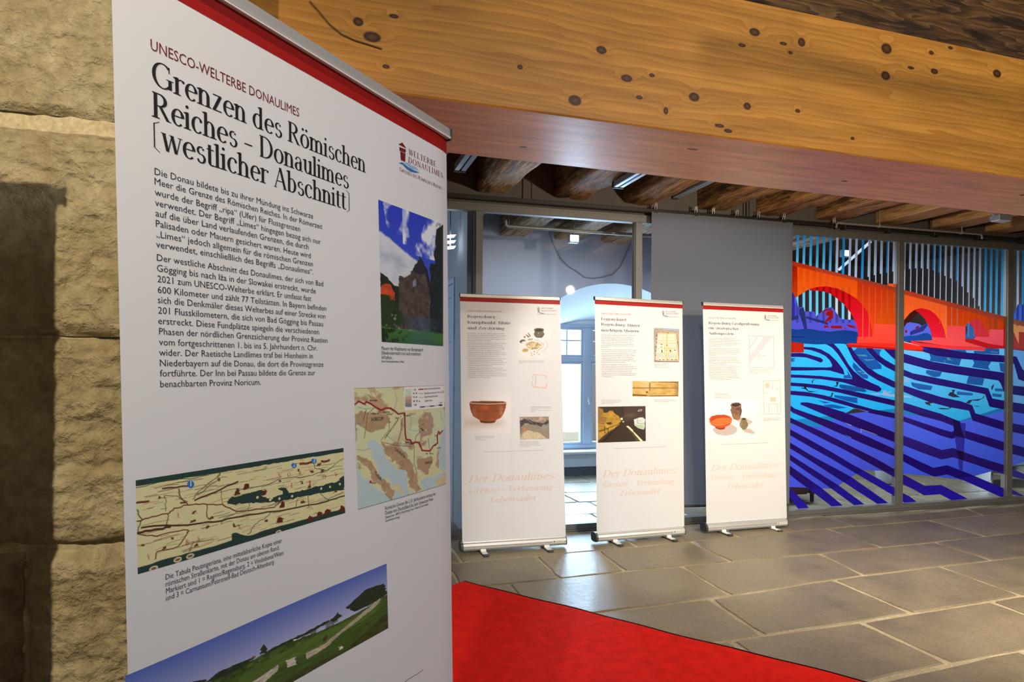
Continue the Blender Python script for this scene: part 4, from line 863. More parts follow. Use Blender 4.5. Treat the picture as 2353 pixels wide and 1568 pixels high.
    # slanted tube light behind the stripes
    p, q = onpl(1928, 620, FW, 1.5), onpl(2000, 556, FW, 0.9); r = MB(); r.tube([(p[0], 1.5, p[1]), (q[0], 0.9, q[1])], 0.017, 8)
    tag(r.build('tube_lamp', FW, emis('dim_tube', (0.7, 0.85, 1.0), 0.9)), 'slanting white tube lamp behind the striped glass film', 'light fixture')
    # low furniture glimpsed under the film
    r = empty('brown_armchair', FW, (3.3, 0.85, 0)); tag(r, 'reddish brown low armchair glimpsed below the left coloured pane', 'armchair')
    ML = flat('brown_leather', (112, 62, 52), 0.5, bump=0.3, bscale=20)
    for nm, d in (('seat', (3.08, 3.62, 0.55, 1.05, 0.09, 0.30)), ('backrest', (3.0, 3.7, 1.05, 1.2, 0.09, 0.62)), ('armrest', (3.0, 3.08, 0.52, 1.05, 0.09, 0.44)), ('armrest', (3.62, 3.7, 0.52, 1.05, 0.09, 0.44))): box1(nm, FW, d, ML, r, 0.03)
    for k in ((3.04, 0.56), (3.64, 0.56), (3.04, 1.14), (3.64, 1.14)): box1('leg', FW, (k[0], k[0]+0.03, k[1], k[1]+0.03, 0.004, 0.09), M_BLACK, r)
    x = aw(2040, 1.4); r = empty('white_planter', FW, (x, 1.4, 0)); tag(r, 'white round planter standing behind the first coloured pane', 'planter')
    t = MB(); n = 28; prof = [(0.10, 0.004), (0.125, 0.01), (0.165, 0.3), (0.17, 0.31), (0.155, 0.31), (0.145, 0.24), (0.0, 0.24)]
    vs = [(x+R_*math.cos(2*math.pi*k/n), 1.4+R_*math.sin(2*math.pi*k/n), zz) for R_, zz in prof for k in range(n)]
    t.add(vs, [(i*n+k, i*n+(k+1) % n, (i+1)*n+(k+1) % n, (i+1)*n+k) for i in range(len(prof)-1) for k in range(n)], 0, True); t.build('pot', FW, flat('white_glaze', (214, 220, 226), 0.3), r)
    a0 = aw(2095, 1.9); r = empty('low_bench', FW, (a0+0.7, 2.0, 0)); tag(r, 'low dark bench behind the second coloured pane', 'bench')
    box1('seat', FW, (a0, a0+1.6, 1.8, 2.3, 0.22, 0.3), M_DARK, r, 0.01)
    for k in (a0+0.05, a0+1.5): box1('leg', FW, (k, k+0.05, 1.85, 2.25, 0.004, 0.22), M_BLACK, r)
    a0 = aw(2300, 0.9); r = empty('glass_table', FW, (a0, 1.0, 0)); tag(r, 'low chrome and glass table at the far right behind the film', 'table')
    box1('table_top', FW, (a0-0.35, a0+0.7, 0.75, 1.25, 0.26, 0.285), flat('pale_glass_top', (150, 175, 180), 0.1, spec=0.9), r, 0.004)
    for k in (a0-0.28, a0+0.6): box1('leg', FW, (k, k+0.04, 0.8, 1.2, 0.004, 0.26), flat('chrome', (220, 222, 225), 0.1, 1.0), r, 0.004)
back_room()

# ---------------------------------------------------------------- lettering
FONTC = {}
def sans(txt):
    if txt in FONTC: return FONTC[txt]
    c = bpy.data.curves.new('t', 'FONT'); c.body = txt; c.resolution_u = 2; c.offset = 0.0
    o = bpy.data.objects.new('t', c); me = o.to_mesh()
    v = np.empty(len(me.vertices)*3); me.vertices.foreach_get('co', v); v = v.reshape(-1, 3)[:, :2]/0.69
    fs = [tuple(p.vertices) for p in me.polygons]
    o.to_mesh_clear(); bpy.data.objects.remove(o); bpy.data.curves.remove(c)
    v = v-np.array([v[:, 0].min(), 0]) if len(v) else v
    FONTC[txt] = (v, fs, v[:, 0].max()); return FONTC[txt]
# serif alphabet drawn with a broad-nib pen: thick verticals, hairline horizontals (cap height 1)
XH, ST, HL = 0.70, 0.136, 0.044
class Pen:
    def __init__(s): s.v = []; s.f = []
    def poly(s, pts): n = len(s.v); s.v += pts; s.f.append(tuple(range(n, n+len(pts))))
    def V(s, x, y0, y1, w=ST): s.poly([(x-w/2, y0), (x+w/2, y0), (x+w/2, y1), (x-w/2, y1)])
    def H(s, x0, x1, y, w=HL): s.poly([(x0, y-w/2), (x1, y-w/2), (x1, y+w/2), (x0, y+w/2)])
    def L(s, x0, y0, x1, y1, w):
        d = math.hypot(x1-x0, y1-y0); h = w/2*d/abs(y1-y0); s.poly([(x0-h, y0), (x0+h, y0), (x1+h, y1), (x1-h, y1)])
    def A(s, cx, cy, rx, ry, a0, a1, thick=ST, thin=HL, n=None):
        n = n or max(5, int(abs(a1-a0)/15)); P = []
        for i in range(n+1):
            t = math.radians(a0+(a1-a0)*i/n); w = thin+(thick-thin)*abs(math.cos(t))**1.5
            nx, ny = math.cos(t)/rx, math.sin(t)/ry; l = math.hypot(nx, ny); nx /= l; ny /= l
            x, y = cx+rx*math.cos(t), cy+ry*math.sin(t); P.append(((x+nx*w/2, y+ny*w/2), (x-nx*w/2, y-ny*w/2)))
        for p, q in zip(P, P[1:]): s.poly([p[0], q[0], q[1], p[1]])
    def S(s, x, y, l=0.09, r=0.09, up=1):
        s.poly([(x-ST/2-l, y), (x+ST/2+r, y), (x+ST/2+r, y+up*0.026), (x+ST/2, y+up*0.06), (x-ST/2, y+up*0.06), (x-ST/2-l, y+up*0.026)][::1])
    def FS(s, x, y): s.poly([(x-ST/2-0.085, y-0.035), (x-ST/2-0.085, y-0.06), (x-ST/2, y-0.095), (x+ST/2, y-0.06), (x+ST/2, y)])
    def D(s, x, y, r=0.076): s.poly([(x+r*math.cos(k*math.pi/5), y+r*math.sin(k*math.pi/5)) for k in range(10)])
def glyph(ch):
    p = Pen(); x = XH; dots = None
    if ch in 'äöüÖÄÜ': dots = ch; ch = {'ä': 'a', 'ö': 'o', 'ü': 'u', 'Ö': 'O', 'Ä': 'A', 'Ü': 'U'}[ch]
    W_ = 0.5
    if ch == 'a': p.V(.37, .08, .48); p.A(.23, .48, .15, .185, 0, 150, .06); p.D(.1, .55, .055); p.A(.24, .2, .16, .185, 60, 330); p.A(.46, .1, .08, .09, 180, 300, .07); W_ = .53
    elif ch == 'b': p.V(.12, 0, 1.03); p.FS(.12, 1.03); p.A(.27, .335, .2, .33, -150, 150); W_ = .56
    elif ch == 'c': p.A(.28, .335, .2, .33, 45, 315); p.D(.42, .53, .06); W_ = .5
    elif ch == 'd': p.V(.43, 0, 1.03); p.FS(.43, 1.03); p.A(.27, .335, .2, .33, 30, 330); p.S(.43, 0, 0, .08); W_ = .6
    elif ch == 'e': p.A(.28, .335, .2, .33, 5, 315); p.H(.09, .47, .37); W_ = .53
    elif ch == 'f': p.V(.14, 0, .85); p.A(.27, .84, .13, .19, 40, 180, ST); p.D(.37, .95, .05); p.H(.02, .33, x-.02); p.S(.14, 0); W_ = .34
    elif ch == 'g': p.A(.24, .455, .15, .205, 0, 360); p.A(.26, -.12, .21, .14, 0, 360, .08, .05); p.A(.16, .16, .07, .1, 90, 270, .07); p.H(.14, .32, .07, .08); p.A(.4, .6, .07, .07, 60, 180, .05); W_ = .5
    elif ch == 'h': p.V(.12, 0, 1.03); p.FS(.12, 1.03); p.A(.29, .42, .16, .24, 0, 150); p.V(.45, 0, .43); p.S(.12, 0); p.S(.45, 0); W_ = .6
    elif ch == 'i': p.V(.12, 0, x); p.FS(.12, x); p.D(.12, .92, .068); p.S(.12, 0); W_ = .27
    elif ch == 'l': p.V(.12, 0, 1.03); p.FS(.12, 1.03); p.S(.12, 0); W_ = .27
    elif ch == 'm':
        for k in (0, .31): p.A(.28+k, .42, .15, .24, 0, 150); p.V(.43+k, 0, .43); p.S(.43+k, 0)
        p.V(.12, 0, x); p.FS(.12, x); p.S(.12, 0); W_ = .9
    elif ch == 'n': p.V(.12, 0, x); p.FS(.12, x); p.A(.29, .42, .16, .24, 0, 150); p.V(.45, 0, .43); p.S(.12, 0); p.S(.45, 0); W_ = .6
    elif ch == 'o': p.A(.28, .335, .21, .33, 0, 360); W_ = .57
    elif ch == 'p': p.V(.12, -.3, x); p.FS(.12, x); p.A(.27, .335, .2, .33, -150, 150); p.S(.12, -.3); W_ = .56
    elif ch == 'r': p.V(.12, 0, x); p.FS(.12, x); p.A(.29, .44, .15, .21, 70, 165, .06); p.D(.38, .6, .058); p.S(.12, 0); W_ = .42
    elif ch == 's': p.A(.23, .5, .13, .155, 60, 265, .1, .05); p.A(.24, .17, .15, .175, -145, 90, .11, .05); p.D(.33, .57, .045); p.D(.11, .1, .045); W_ = .45
    elif ch == 't': p.V(.15, .13, .88); p.A(.26, .14, .11, .13, 180, 310, ST); p.H(.02, .34, x-.02); W_ = .36
    elif ch == 'u': p.V(.12, .22, x); p.FS(.12, x); p.A(.27, .24, .15, .22, 180, 340); p.V(.44, 0, x); p.FS(.44, x); p.S(.44, 0, 0, .08); W_ = .58
    elif ch == 'w': p.L(.1, x, .25, 0, .12); p.L(.42, x, .27, 0, .04); p.L(.42, x, .58, 0, .12); p.L(.76, x, .6, 0, .04); p.H(.0, .2, x-.015, .03); p.H(.32, .5, x-.015, .03); p.H(.66, .84, x-.015, .03); W_ = .82
    elif ch == 'z': p.H(.06, .44, x-.02, .05); p.H(.04, .45, .025, .05); p.L(.1, 0.02, .4, x-.02, .13); W_ = .5
    elif ch == 'ß': p.V(.14, 0, .83); p.A(.28, .82, .14, .2, 0, 180); p.A(.26, .69, .15, .12, -90, 10, .09); p.A(.26, .3, .19, .3, -120, 90, .12); p.S(.14, 0, .09, 0); W_ = .53
    elif ch == 'A': p.L(.06, 0, .34, 1, .045); p.L(.34, 1, .62, 0, .13); p.H(.16, .52, .34); p.H(-.02, .16, .013, .026); p.H(.5, .74, .013, .026); W_ = .72
    elif ch == 'B': p.V(.16, 0, 1); p.A(.28, .76, .22, .235, -90, 90); p.A(.3, .26, .26, .255, -90, 90); p.H(.05, .3, .985); p.H(.05, .3, .018); p.H(.16, .3, .52); W_ = .66
    elif ch == 'C': p.A(.42, .5, .33, .49, 45, 315); p.V(.67, .7, .95, .04); W_ = .74
    elif ch == 'D': p.V(.16, 0, 1); p.A(.3, .5, .39, .485, -90, 90); p.H(.04, .32, .985); p.H(.04, .32, .018); W_ = .8
    elif ch == 'E': p.V(.16, 0, 1); p.H(.04, .56, .985); p.H(.04, .6, .018); p.H(.16, .46, .51); p.V(.55, .84, 1, .03); p.V(.6, 0, .2, .03); p.V(.46, .42, .6, .03); W_ = .66
    elif ch == 'G': p.A(.42, .5, .34, .49, 45, 315); p.V(.67, .7, .95, .04); p.V(.7, .05, .42); p.H(.56, .84, .425, .03); W_ = .84
    elif ch == 'H': p.V(.16, 0, 1); p.V(.64, 0, 1); p.H(.16, .64, .52); [p.S(a, 0) for a in (.16, .64)]; [p.S(a, 1, up=-1) for a in (.16, .64)]; W_ = .82
    elif ch == 'I': p.V(.16, 0, 1); p.S(.16, 0); p.S(.16, 1, up=-1); W_ = .34
    elif ch == 'K': p.V(.16, 0, 1); p.L(.2, .44, .6, 1, .04); p.L(.34, .6, .66, 0, .12); p.S(.16, 0); p.S(.16, 1, up=-1); p.H(.5, .7, .985, .03); p.H(.54, .76, .015, .03); W_ = .74
    elif ch == 'L': p.V(.16, 0, 1); p.H(.04, .56, .018); p.S(.16, 1, up=-1); p.V(.55, 0, .22, .03); W_ = .6
    elif ch == 'M': p.V(.14, 0, 1, .045); p.L(.16, 1, .46, 0, .11); p.L(.46, 0, .74, 1, .045); p.V(.78, 0, 1); p.H(.04, .24, .013, .026); p.S(.78, 0); p.H(.04, .2, .987, .026); p.H(.72, .9, .987, .026); W_ = .95
    elif ch == 'N': p.V(.14, 0, 1, .045); p.L(.16, 1, .64, 0, .12); p.V(.66, 0, 1, .045); p.H(.04, .24, .013, .026); p.H(.04, .2, .987, .026); p.H(.56, .76, .987, .026); W_ = .8
    elif ch == 'O': p.A(.42, .5, .34, .49, 0, 360); W_ = .85
    elif ch == 'R': p.V(.16, 0, 1); p.A(.3, .745, .24, .24, -90, 90); p.H(.04, .3, .985); p.H(.16, .3, .505); p.S(.16, 0); p.L(.34, .5, .64, 0, .12); p.H(.56, .76, .015, .03); W_ = .74
    elif ch == 'S': p.A(.28, .73, .19, .245, 50, 265, .1, .05); p.A(.29, .26, .21, .25, -145, 90, .11, .05); p.V(.46, .72, .93, .035); p.V(.09, .07, .28, .035); W_ = .58
    elif ch == 'T': p.V(.32, 0, 1); p.H(.03, .61, .98, .04); p.S(.32, 0); p.V(.045, .8, 1, .03); p.V(.595, .8, 1, .03); W_ = .64
    elif ch == 'U': p.V(.16, .3, 1); p.A(.38, .32, .22, .31, 180, 360, .08); p.V(.6, .3, 1, .045); p.S(.16, 1, up=-1); p.H(.5, .7, .987, .026); W_ = .75
    elif ch == 'V': p.L(.1, 1, .36, 0, .13); p.L(.62, 1, .38, 0, .045); p.H(-.02, .22, .987, .026); p.H(.52, .74, .987, .026); W_ = .68
    elif ch == 'W': p.L(.1, 1, .3, 0, .12); p.L(.5, 1, .32, 0, .045); p.L(.5, 1, .7, 0, .12); p.L(.92, 1, .72, 0, .045); p.H(-.02, .22, .987, .026); p.H(.4, .6, .987, .026); p.H(.82, 1.02, .987, .026); W_ = .98
    elif ch == 'Z': p.H(.06, .6, .975, .05); p.H(.04, .62, .025, .05); p.L(.12, 0.02, .54, .98, .13); p.V(.61, 0, .2, .03); p.V(.065, .8, 1, .03); W_ = .68
    elif ch == '–': p.H(.04, .44, .33, .06); W_ = .48
    elif ch == '-': p.H(.04, .26, .31, .06); W_ = .3
    elif ch == ':': p.D(.14, .07); p.D(.14, .55); W_ = .26
    elif ch == '(': p.V(.1, .0, .98, .045); p.poly([(.08, .92), (.12, .98), (.3, 1.09), (.3, 1.06)]); p.poly([(.08, .04), (.12, -.02), (.3, -.15), (.3, -.12)]); W_ = .34
    elif ch == ')': p.V(.2, .0, .98, .045); p.poly([(.22, .92), (.18, .98), (.0, 1.09), (.0, 1.06)]); p.poly([(.22, .04), (.18, -.02), (.0, -.15), (.0, -.12)]); W_ = .3
    elif ch == ' ': W_ = .28
    if dots:
        yy = .9 if dots in 'äöü' else 1.17
        for d in (-.11, .11): p.D(W_/2+d-.01, yy, .07)
    return p, W_
GC = {}
def serif(txt, slant=0.0, track=0.012, caps=False):
    v = []; f = []; x = 0
    for k, ch in enumerate(txt):
        sc = 1.0
        if caps and ch.islower(): ch = ch.upper() if ch != 'ß' else 'S'; sc = 0.78
        if ch not in GC: GC[ch] = glyph(ch)
        p, w = GC[ch]; n = len(v); v += [(x+sc*(a+slant*b), sc*b) for a, b in p.v]; f += [tuple(i+n for i in q) for q in p.f]; x += (w+track)*sc
    v = np.array(v); v[:, 0] -= v[:, 0].min(); return v, f, v[:, 0].max()

# ---------------------------------------------------------------- roll-up banners
class Sheet:
    """printed cloth surface through four corner points, (s,t) in 0..1 with t up"""
    def __init__(s, tl, tr, bl, br, wave=None):
        s.c = [np.array(p, float) for p in (tl, tr, bl, br)]; s.wave = wave
        e = s.c[3]-s.c[2]; n = np.cross(e, np.array([0, 0, 1.])); s.n = n/np.linalg.norm(n)
        s.k = 1.0; s.w = np.linalg.norm(s.c[1]-s.c[0]); s.h = (s.c[0][2]-s.c[2][2])
    def P(s, S_, T_, off=0.0):
        S_ = np.asarray(S_, float)[..., None]; T_ = np.asarray(T_, float)[..., None]; tl, tr, bl, br = s.c
        p = (bl*(1-S_)+br*S_)*(1-T_)+(tl*(1-S_)+tr*S_)*T_
        w = s.wave(S_, T_) if s.wave else 0
        return p+s.n*(w+off)
    def inv(s, u, v):
        x = np.array([.5, .5])
        for _ in range(12):
            f = lambda a: np.array(proj(s.P(a[0], a[1])))
            b = f(x); e = 1e-4; J = np.stack([(f(x+[e, 0])-b)/e, (f(x+[0, e])-b)/e], 1)
            d = np.linalg.solve(J, np.array([u, v])-b); x = x+np.clip(d, -.4, .4)
            if np.abs(d).max() < 1e-7: break
        return x
LAY = 0.00035
class Print:
    def __init__(s, sheet, lift=LAY): s.sh = sheet; s.v = []; s.f = []; s.lift = lift; s.seg = []; s.lift = lift*sheet.k
    def text(s, geo, p0, p1, cap, st=False):
        """baseline from photo pixel p0 to p1; cap height in metres"""
        s.seg.append((len(s.v), len(s.f)))
        v, f, w = geo; a = s.sh.inv(*p0); b = s.sh.inv(*p1); ch = cap/s.sh.h
        t = v[:, 0]/w; Sx = a[0]+(b[0]-a[0])*t; Ty = a[1]+(b[1]-a[1])*t+v[:, 1]*ch
        q = s.sh.P(Sx, Ty, s.lift); n = len(s.v); s.v += q.tolist(); s.f += [tuple(i+n for i in x) for x in f]
    def poly(s, px, off=0.0):
        s.seg.append((len(s.v), len(s.f)))
        st = [s.sh.inv(*p) for p in px]; tr = tessellate_polygon([[Vector((a[0], a[1], 0)) for a in st]])
        q = s.sh.P([a[0] for a in st], [a[1] for a in st], s.lift+off); n = len(s.v); s.v += q.tolist(); s.f += [tuple(i+n for i in t) for t in tr]
    def line(s, px, w):
        q_ = [px[0]]
        for a, b in zip(px, px[1:]):
            k_ = max(1, int(math.dist(a, b)/10)); q_ += [(a[0]+(b[0]-a[0])*i/k_, a[1]+(b[1]-a[1])*i/k_) for i in range(1, k_+1)]
        for a, b in zip(q_, q_[1:]):
            d = (b[0]-a[0], b[1]-a[1]); l = math.hypot(*d) or 1; n = (-d[1]/l*w/2, d[0]/l*w/2)
            s.poly([(a[0]+n[0], a[1]+n[1]), (b[0]+n[0], b[1]+n[1]), (b[0]-n[0], b[1]-n[1]), (a[0]-n[0], a[1]-n[1])])
    def disc(s, c, r, ry=None, off=0.0): s.poly([(c[0]+r*math.cos(k*math.pi/8), c[1]+(ry or r)*math.sin(k*math.pi/8)) for k in range(16)], off)
    def build(s, name, mat, parent, split=False, kind=None):
        if not s.v: return
        if split:
            E_ = s.seg+[(len(s.v), len(s.f))]
            for (v0, f0), (v1, f1) in zip(E_, E_[1:]):
                m = MB(); m.add(s.v[v0:v1], [tuple(i-v0 for i in f) for f in s.f[f0:f1]]); m.build(name, F0, mat, parent, fix=False)
            return
        m = MB(); m.add(s.v, s.f); o = m.build(name, F0, mat, parent, fix=False, kind=kind); return o
class Pic:
    """picture printed on the sheet: colours per point of a fine grid; shapes entered in photo pixels"""
    def __init__(s, sheet, tl, tr, br, bl, nx, ny):
        s.sh = sheet; s.q = [sheet.inv(*p) for p in (tl, tr, br, bl)]; s.nx, s.ny = nx, ny
        s.X, s.Y = np.meshgrid(np.linspace(0, 1, nx+1), np.linspace(0, 1, ny+1)); s.wx = s.wy = 0; s.C = np.zeros(s.X.shape+(3,))+255.
    def warp(s, a, fx, fy): s.wx = a*(fbm(s.X*fx, s.Y*fy, 31, 4)-.5); s.wy = a*(fbm(s.X*fx, s.Y*fy, 47, 4)-.5)
    def uv(s, p):
        a = s.sh.inv(*p); tl, tr, br, bl = s.q; x = y = 0.5
        for _ in range(8):
            P_ = tl*(1-x)*(1-y)+tr*x*(1-y)+br*x*y+bl*(1-x)*y
            dx = (tr-tl)*(1-y)+(br-bl)*y; dy = (bl-tl)*(1-x)+(br-tr)*x
            d = np.linalg.solve(np.stack([dx, dy], 1), a-P_); x += d[0]; y += d[1]
        return x, y
    def mask(s, pts):
        m = np.zeros(s.X.shape, bool); n = len(pts); X, Y = s.X+s.wx, s.Y+s.wy
        for i in range(n):
            (x0, y0), (x1, y1) = pts[i], pts[(i+1) % n]
            if y0 == y1: continue
            c = ((Y >= y0) != (Y >= y1)) & (X < (x1-x0)*(Y-y0)/(y1-y0)+x0); m ^= c
        return m
    def fill(s, pts, col, a=1.0, px=True, var=0.0, nz=(30, 30), seed=1):
        if px: pts = [s.uv(p) for p in pts]
        m = s.mask(pts); col = np.array(col, float)
        if var: col = col*(1+var*(2*fbm(s.X*nz[0], s.Y*nz[1], seed, 4)-1))[..., None]; s.C[m] = s.C[m]*(1-a)+col[m]*a
        else: s.C[m] = s.C[m]*(1-a)+col*a
    def grad(s, c0, c1): t = s.Y[..., None]; s.C = np.array(c0, float)*(1-t)+np.array(c1, float)*t
    def ell(s, c, rx, ry, col, a=1.0, soft=0.0, px=True):
        if px: c = s.uv(c)
        d = np.hypot((s.X-c[0])/rx, (s.Y-c[1])/ry); k = np.clip((1-d)/max(soft, 1e-3)+ (0 if soft else 1e9*(d < 1)-0), 0, 1) if soft else (d < 1).astype(float)
        k = (k*a)[..., None]; s.C = s.C*(1-k)+np.array(col, float)*k
    def line(s, pts, w, col, px=True, asp=1.0, a=1.0):
        if px: pts = [s.uv(p) for p in pts]
        k = np.zeros(s.X.shape)
        for (x0, y0), (x1, y1) in zip(pts, pts[1:]):
            dx, dy = (x1-x0)*asp, y1-y0; l = dx*dx+dy*dy+1e-12; X = (s.X-x0)*asp; Y = s.Y-y0
            t = np.clip((X*dx+Y*dy)/l, 0, 1); k = np.maximum(k, np.clip((w/2-np.hypot(X-t*dx, Y-t*dy))*s.ny*0.8+.5, 0, 1))
        k = (k*a)[..., None]; s.C = s.C*(1-k)+np.array(col, float)*k
    def blend(s, k, col): k = np.clip(k, 0, 1)[..., None]; s.C = s.C*(1-k)+np.array(col, float)*k
    def build(s, name, parent, label=None):
        tl, tr, br, bl = s.q; x = s.X[..., None]; y = s.Y[..., None]
        st = tl*(1-x)*(1-y)+tr*x*(1-y)+br*x*y+bl*(1-x)*y; V = s.sh.P(st[..., 0], st[..., 1], LAY*0.6*s.sh.k).reshape(-1, 3)
        w = s.nx+1; i, k = np.meshgrid(np.arange(s.ny), np.arange(s.nx), indexing='ij'); a = (i*w+k).ravel()
        fs = np.stack([a, a+w, a+w+1, a+1], 1); me = bpy.data.meshes.new(name); org = V.mean(0)
        me.vertices.add(len(V)); me.vertices.foreach_set('co', (V-org).ravel()); me.loops.add(fs.size); me.loops.foreach_set('vertex_index', fs.ravel().astype(np.int32))
        me.polygons.add(len(fs)); me.polygons.foreach_set('loop_start', np.arange(len(fs), dtype=np.int32)*4); me.update(calc_edges=True)
        at = me.color_attributes.new('col', 'FLOAT_COLOR', 'POINT'); c = np.ones((len(V), 4), np.float32); c[:, :3] = s2l_np(s.C.reshape(-1, 3)); at.data.foreach_set('color', c.ravel())
        me.materials.append(M_VC); o = bpy.data.objects.new(name, me); place(o, Matrix.Translation(org), parent)
        if label: o['label'] = label
        return o
def rollup(label, tl, tr, bl, br, wave=None, nx=8, ny=40, over=0.0):
    sh = Sheet(tl, tr, bl, br, wave); bl, br = np.array(bl), np.array(br); d = br-bl; ang = math.atan2(d[1], d[0]); Wd = float(np.hypot(d[0], d[1]))
    G = Matrix.Translation((bl[0], bl[1], 0)) @ Matrix.Rotation(ang, 4, 'Z')      # x along the banner, y behind it
    root = empty('rollup_banner', G, (Wd/2, 0.04, 0)); tag(root, label, 'banner', 'roll-up exhibition banners')
    t_top = 1-0.027/sh.h; t_red = 1-0.062/sh.h; t_bot = 0.075/sh.h
    def cloth(name, t0, t1, mat, off=0.0):
        S_, T_ = np.meshgrid(np.linspace(0, 1, nx+1), np.linspace(t0, t1, ny+1)); V = sh.P(S_, T_, off).reshape(-1, 3); m = MB(); w = nx+1
        m.add(V.tolist(), [(i*w+k, i*w+k+1, (i+1)*w+k+1, (i+1)*w+k) for i in range(ny) for k in range(nx)], 0, True); return m.build(name, F0, mat, root, fix=False)
    cloth('cloth', t_bot, t_top+0.004, M_BAN); cloth('red_stripe', t_red, t_top+0.002, M_RED, 0.00025)
    # top rail follows the upper edge
    a, b = sh.c[0], sh.c[1]; ex = (b-a)/np.linalg.norm(b-a); n = sh.n; up = np.array([0, 0, 1.])
    def bar(name, p, q, f0, f1, z0, z1, mat, r=0.004):
        prof = [(f1, z0+r), (f1-r*0, z1-r), (f1-r, z1), (f0+r, z1), (f0, z1-r), (f0, z0+r), (f0+r, z0), (f1-r, z0)]
        m = MB(); vs = [p+n*x+up*z for x, z in prof]+[q+n*x+up*z for x, z in prof]; k = len(prof)
        m.add(vs, [tuple(range(k)), tuple(range(2*k-1, k-1, -1))]+[(i, (i+1) % k, k+(i+1) % k, k+i) for i in range(k)]); return m.build(name, F0, mat, root)
    tr_ = bar('top_rail', a+ex*0.002, b-ex*(0.002-over), -0.016, 0.006, -0.028, 0.0, M_ALU)
    bar('rail_lip', a+ex*0.002, b-ex*0.002, 0.006, 0.0085, -0.028, -0.023, M_WHT)
    for p, q in ((a-ex*0.003, a+ex*0.0015), (b-ex*(0.0015-over), b+ex*(0.004+over))): bar('rail_end_cap', p, q, -0.018, 0.009, -0.031, 0.001, M_CAP)
    # cassette
    prof = [(0.004, 0.016), (-0.012, 0.022), (-0.020, 0.036), (-0.020, 0.058), (-0.012, 0.074), (0.0, 0.080), (0.004, 0.092), (0.05, 0.092), (0.078, 0.078), (0.088, 0.05), (0.08, 0.022), (0.06, 0.014)]
    m = MB(); m.prism(prof, 'x', 0.006, Wd-0.006); base = m.build('cassette', G, M_ALU, root)
    for x0, x1 in ((-0.012, 0.006), (Wd-0.006, Wd+0.002)):
        m = MB(); m.prism([(p[0]*1.04+0.0, p[1]*1.02-0.001) for p in prof], 'x', x0, x1); m.build('cassette_end_cap', G, M_CAP, root)
    for z in (0.040, 0.0805): box1('groove_line', G, (0.006, Wd-0.006, -0.0215, -0.0195, z-0.001, z+0.001) if z < .06 else (0.006, Wd-0.006, -0.004, -0.001, z, z+0.002), M_WHT, base)
    x = Wd-0.02; box1('label_sticker', G, (x-0.105, x, -0.0212, -0.0202, 0.044, 0.062), M_WHT, base); box1('sticker_print', G, (x-0.095, x-0.085, -0.0216, -0.0212, 0.049, 0.058), M_INK, base); box1('sticker_print', G, (x-0.078, x-0.012, -0.0216, -0.0212, 0.051, 0.055), M_LGR, base)
    for t in (0.19, 0.80):
        x = Wd*t; m = MB(); m.box(x-0.022, x+0.022, -0.112, 0.06, 0.006, 0.0145, bev=0.002); m.prism([(-0.022, 0.0145), (-0.03, 0.0145), (-0.0205, 0.032)], 'x', x-0.022, x+0.022); ft = m.build('foot', G, M_WHT, root)
        m = MB(); m.box(x-0.0235, x+0.0235, -0.135, -0.108, 0.0, 0.016, bev=0.004); m.build('foot_tip', G, M_CAP, ft)
        m = MB(); m.box(x-0.02, x+0.02, 0.058, 0.12, 0.0, 0.0145, bev=0.003); m.build('foot_tip', G, M_CAP, ft)
    mid = (a+b)/2-n*0.018; bm = (bl+br)/2; m = MB(); m.tube([(bm[0]-n[0]*0.045, bm[1]-n[1]*0.045, 0.09), tuple(mid-up*0.02)], 0.009, 8); m.build('pole', F0, M_ALU, root)
    return root, sh
def quad3(px, zt, zb):
    return [tuple(onz(u, v, z)) for (u, v), z in zip(px, (zt, zt, zb, zb))]
def logo(root, sh, zf, cap1, cap2, words, sub, icon, waves):
    pr = Print(sh)
    for poly in icon: pr.poly(zf(poly))
    pr.text(serif('WELTERBE', track=.09), *zf(words[0]), cap1*.88); pr.text(serif('DONAULIMES', track=.09), *zf(words[1]), cap1*.88)
    pr.text(serif('Grenzen des Römischen Reiches', caps=True), *zf(sub), cap2); pr.build('logo', M_MAR, root)
    for w, mt in zip(waves, (M_LBL, M_BLU)): q = Print(sh); q.poly(zf(w)); q.build('logo_wave', mt, root)

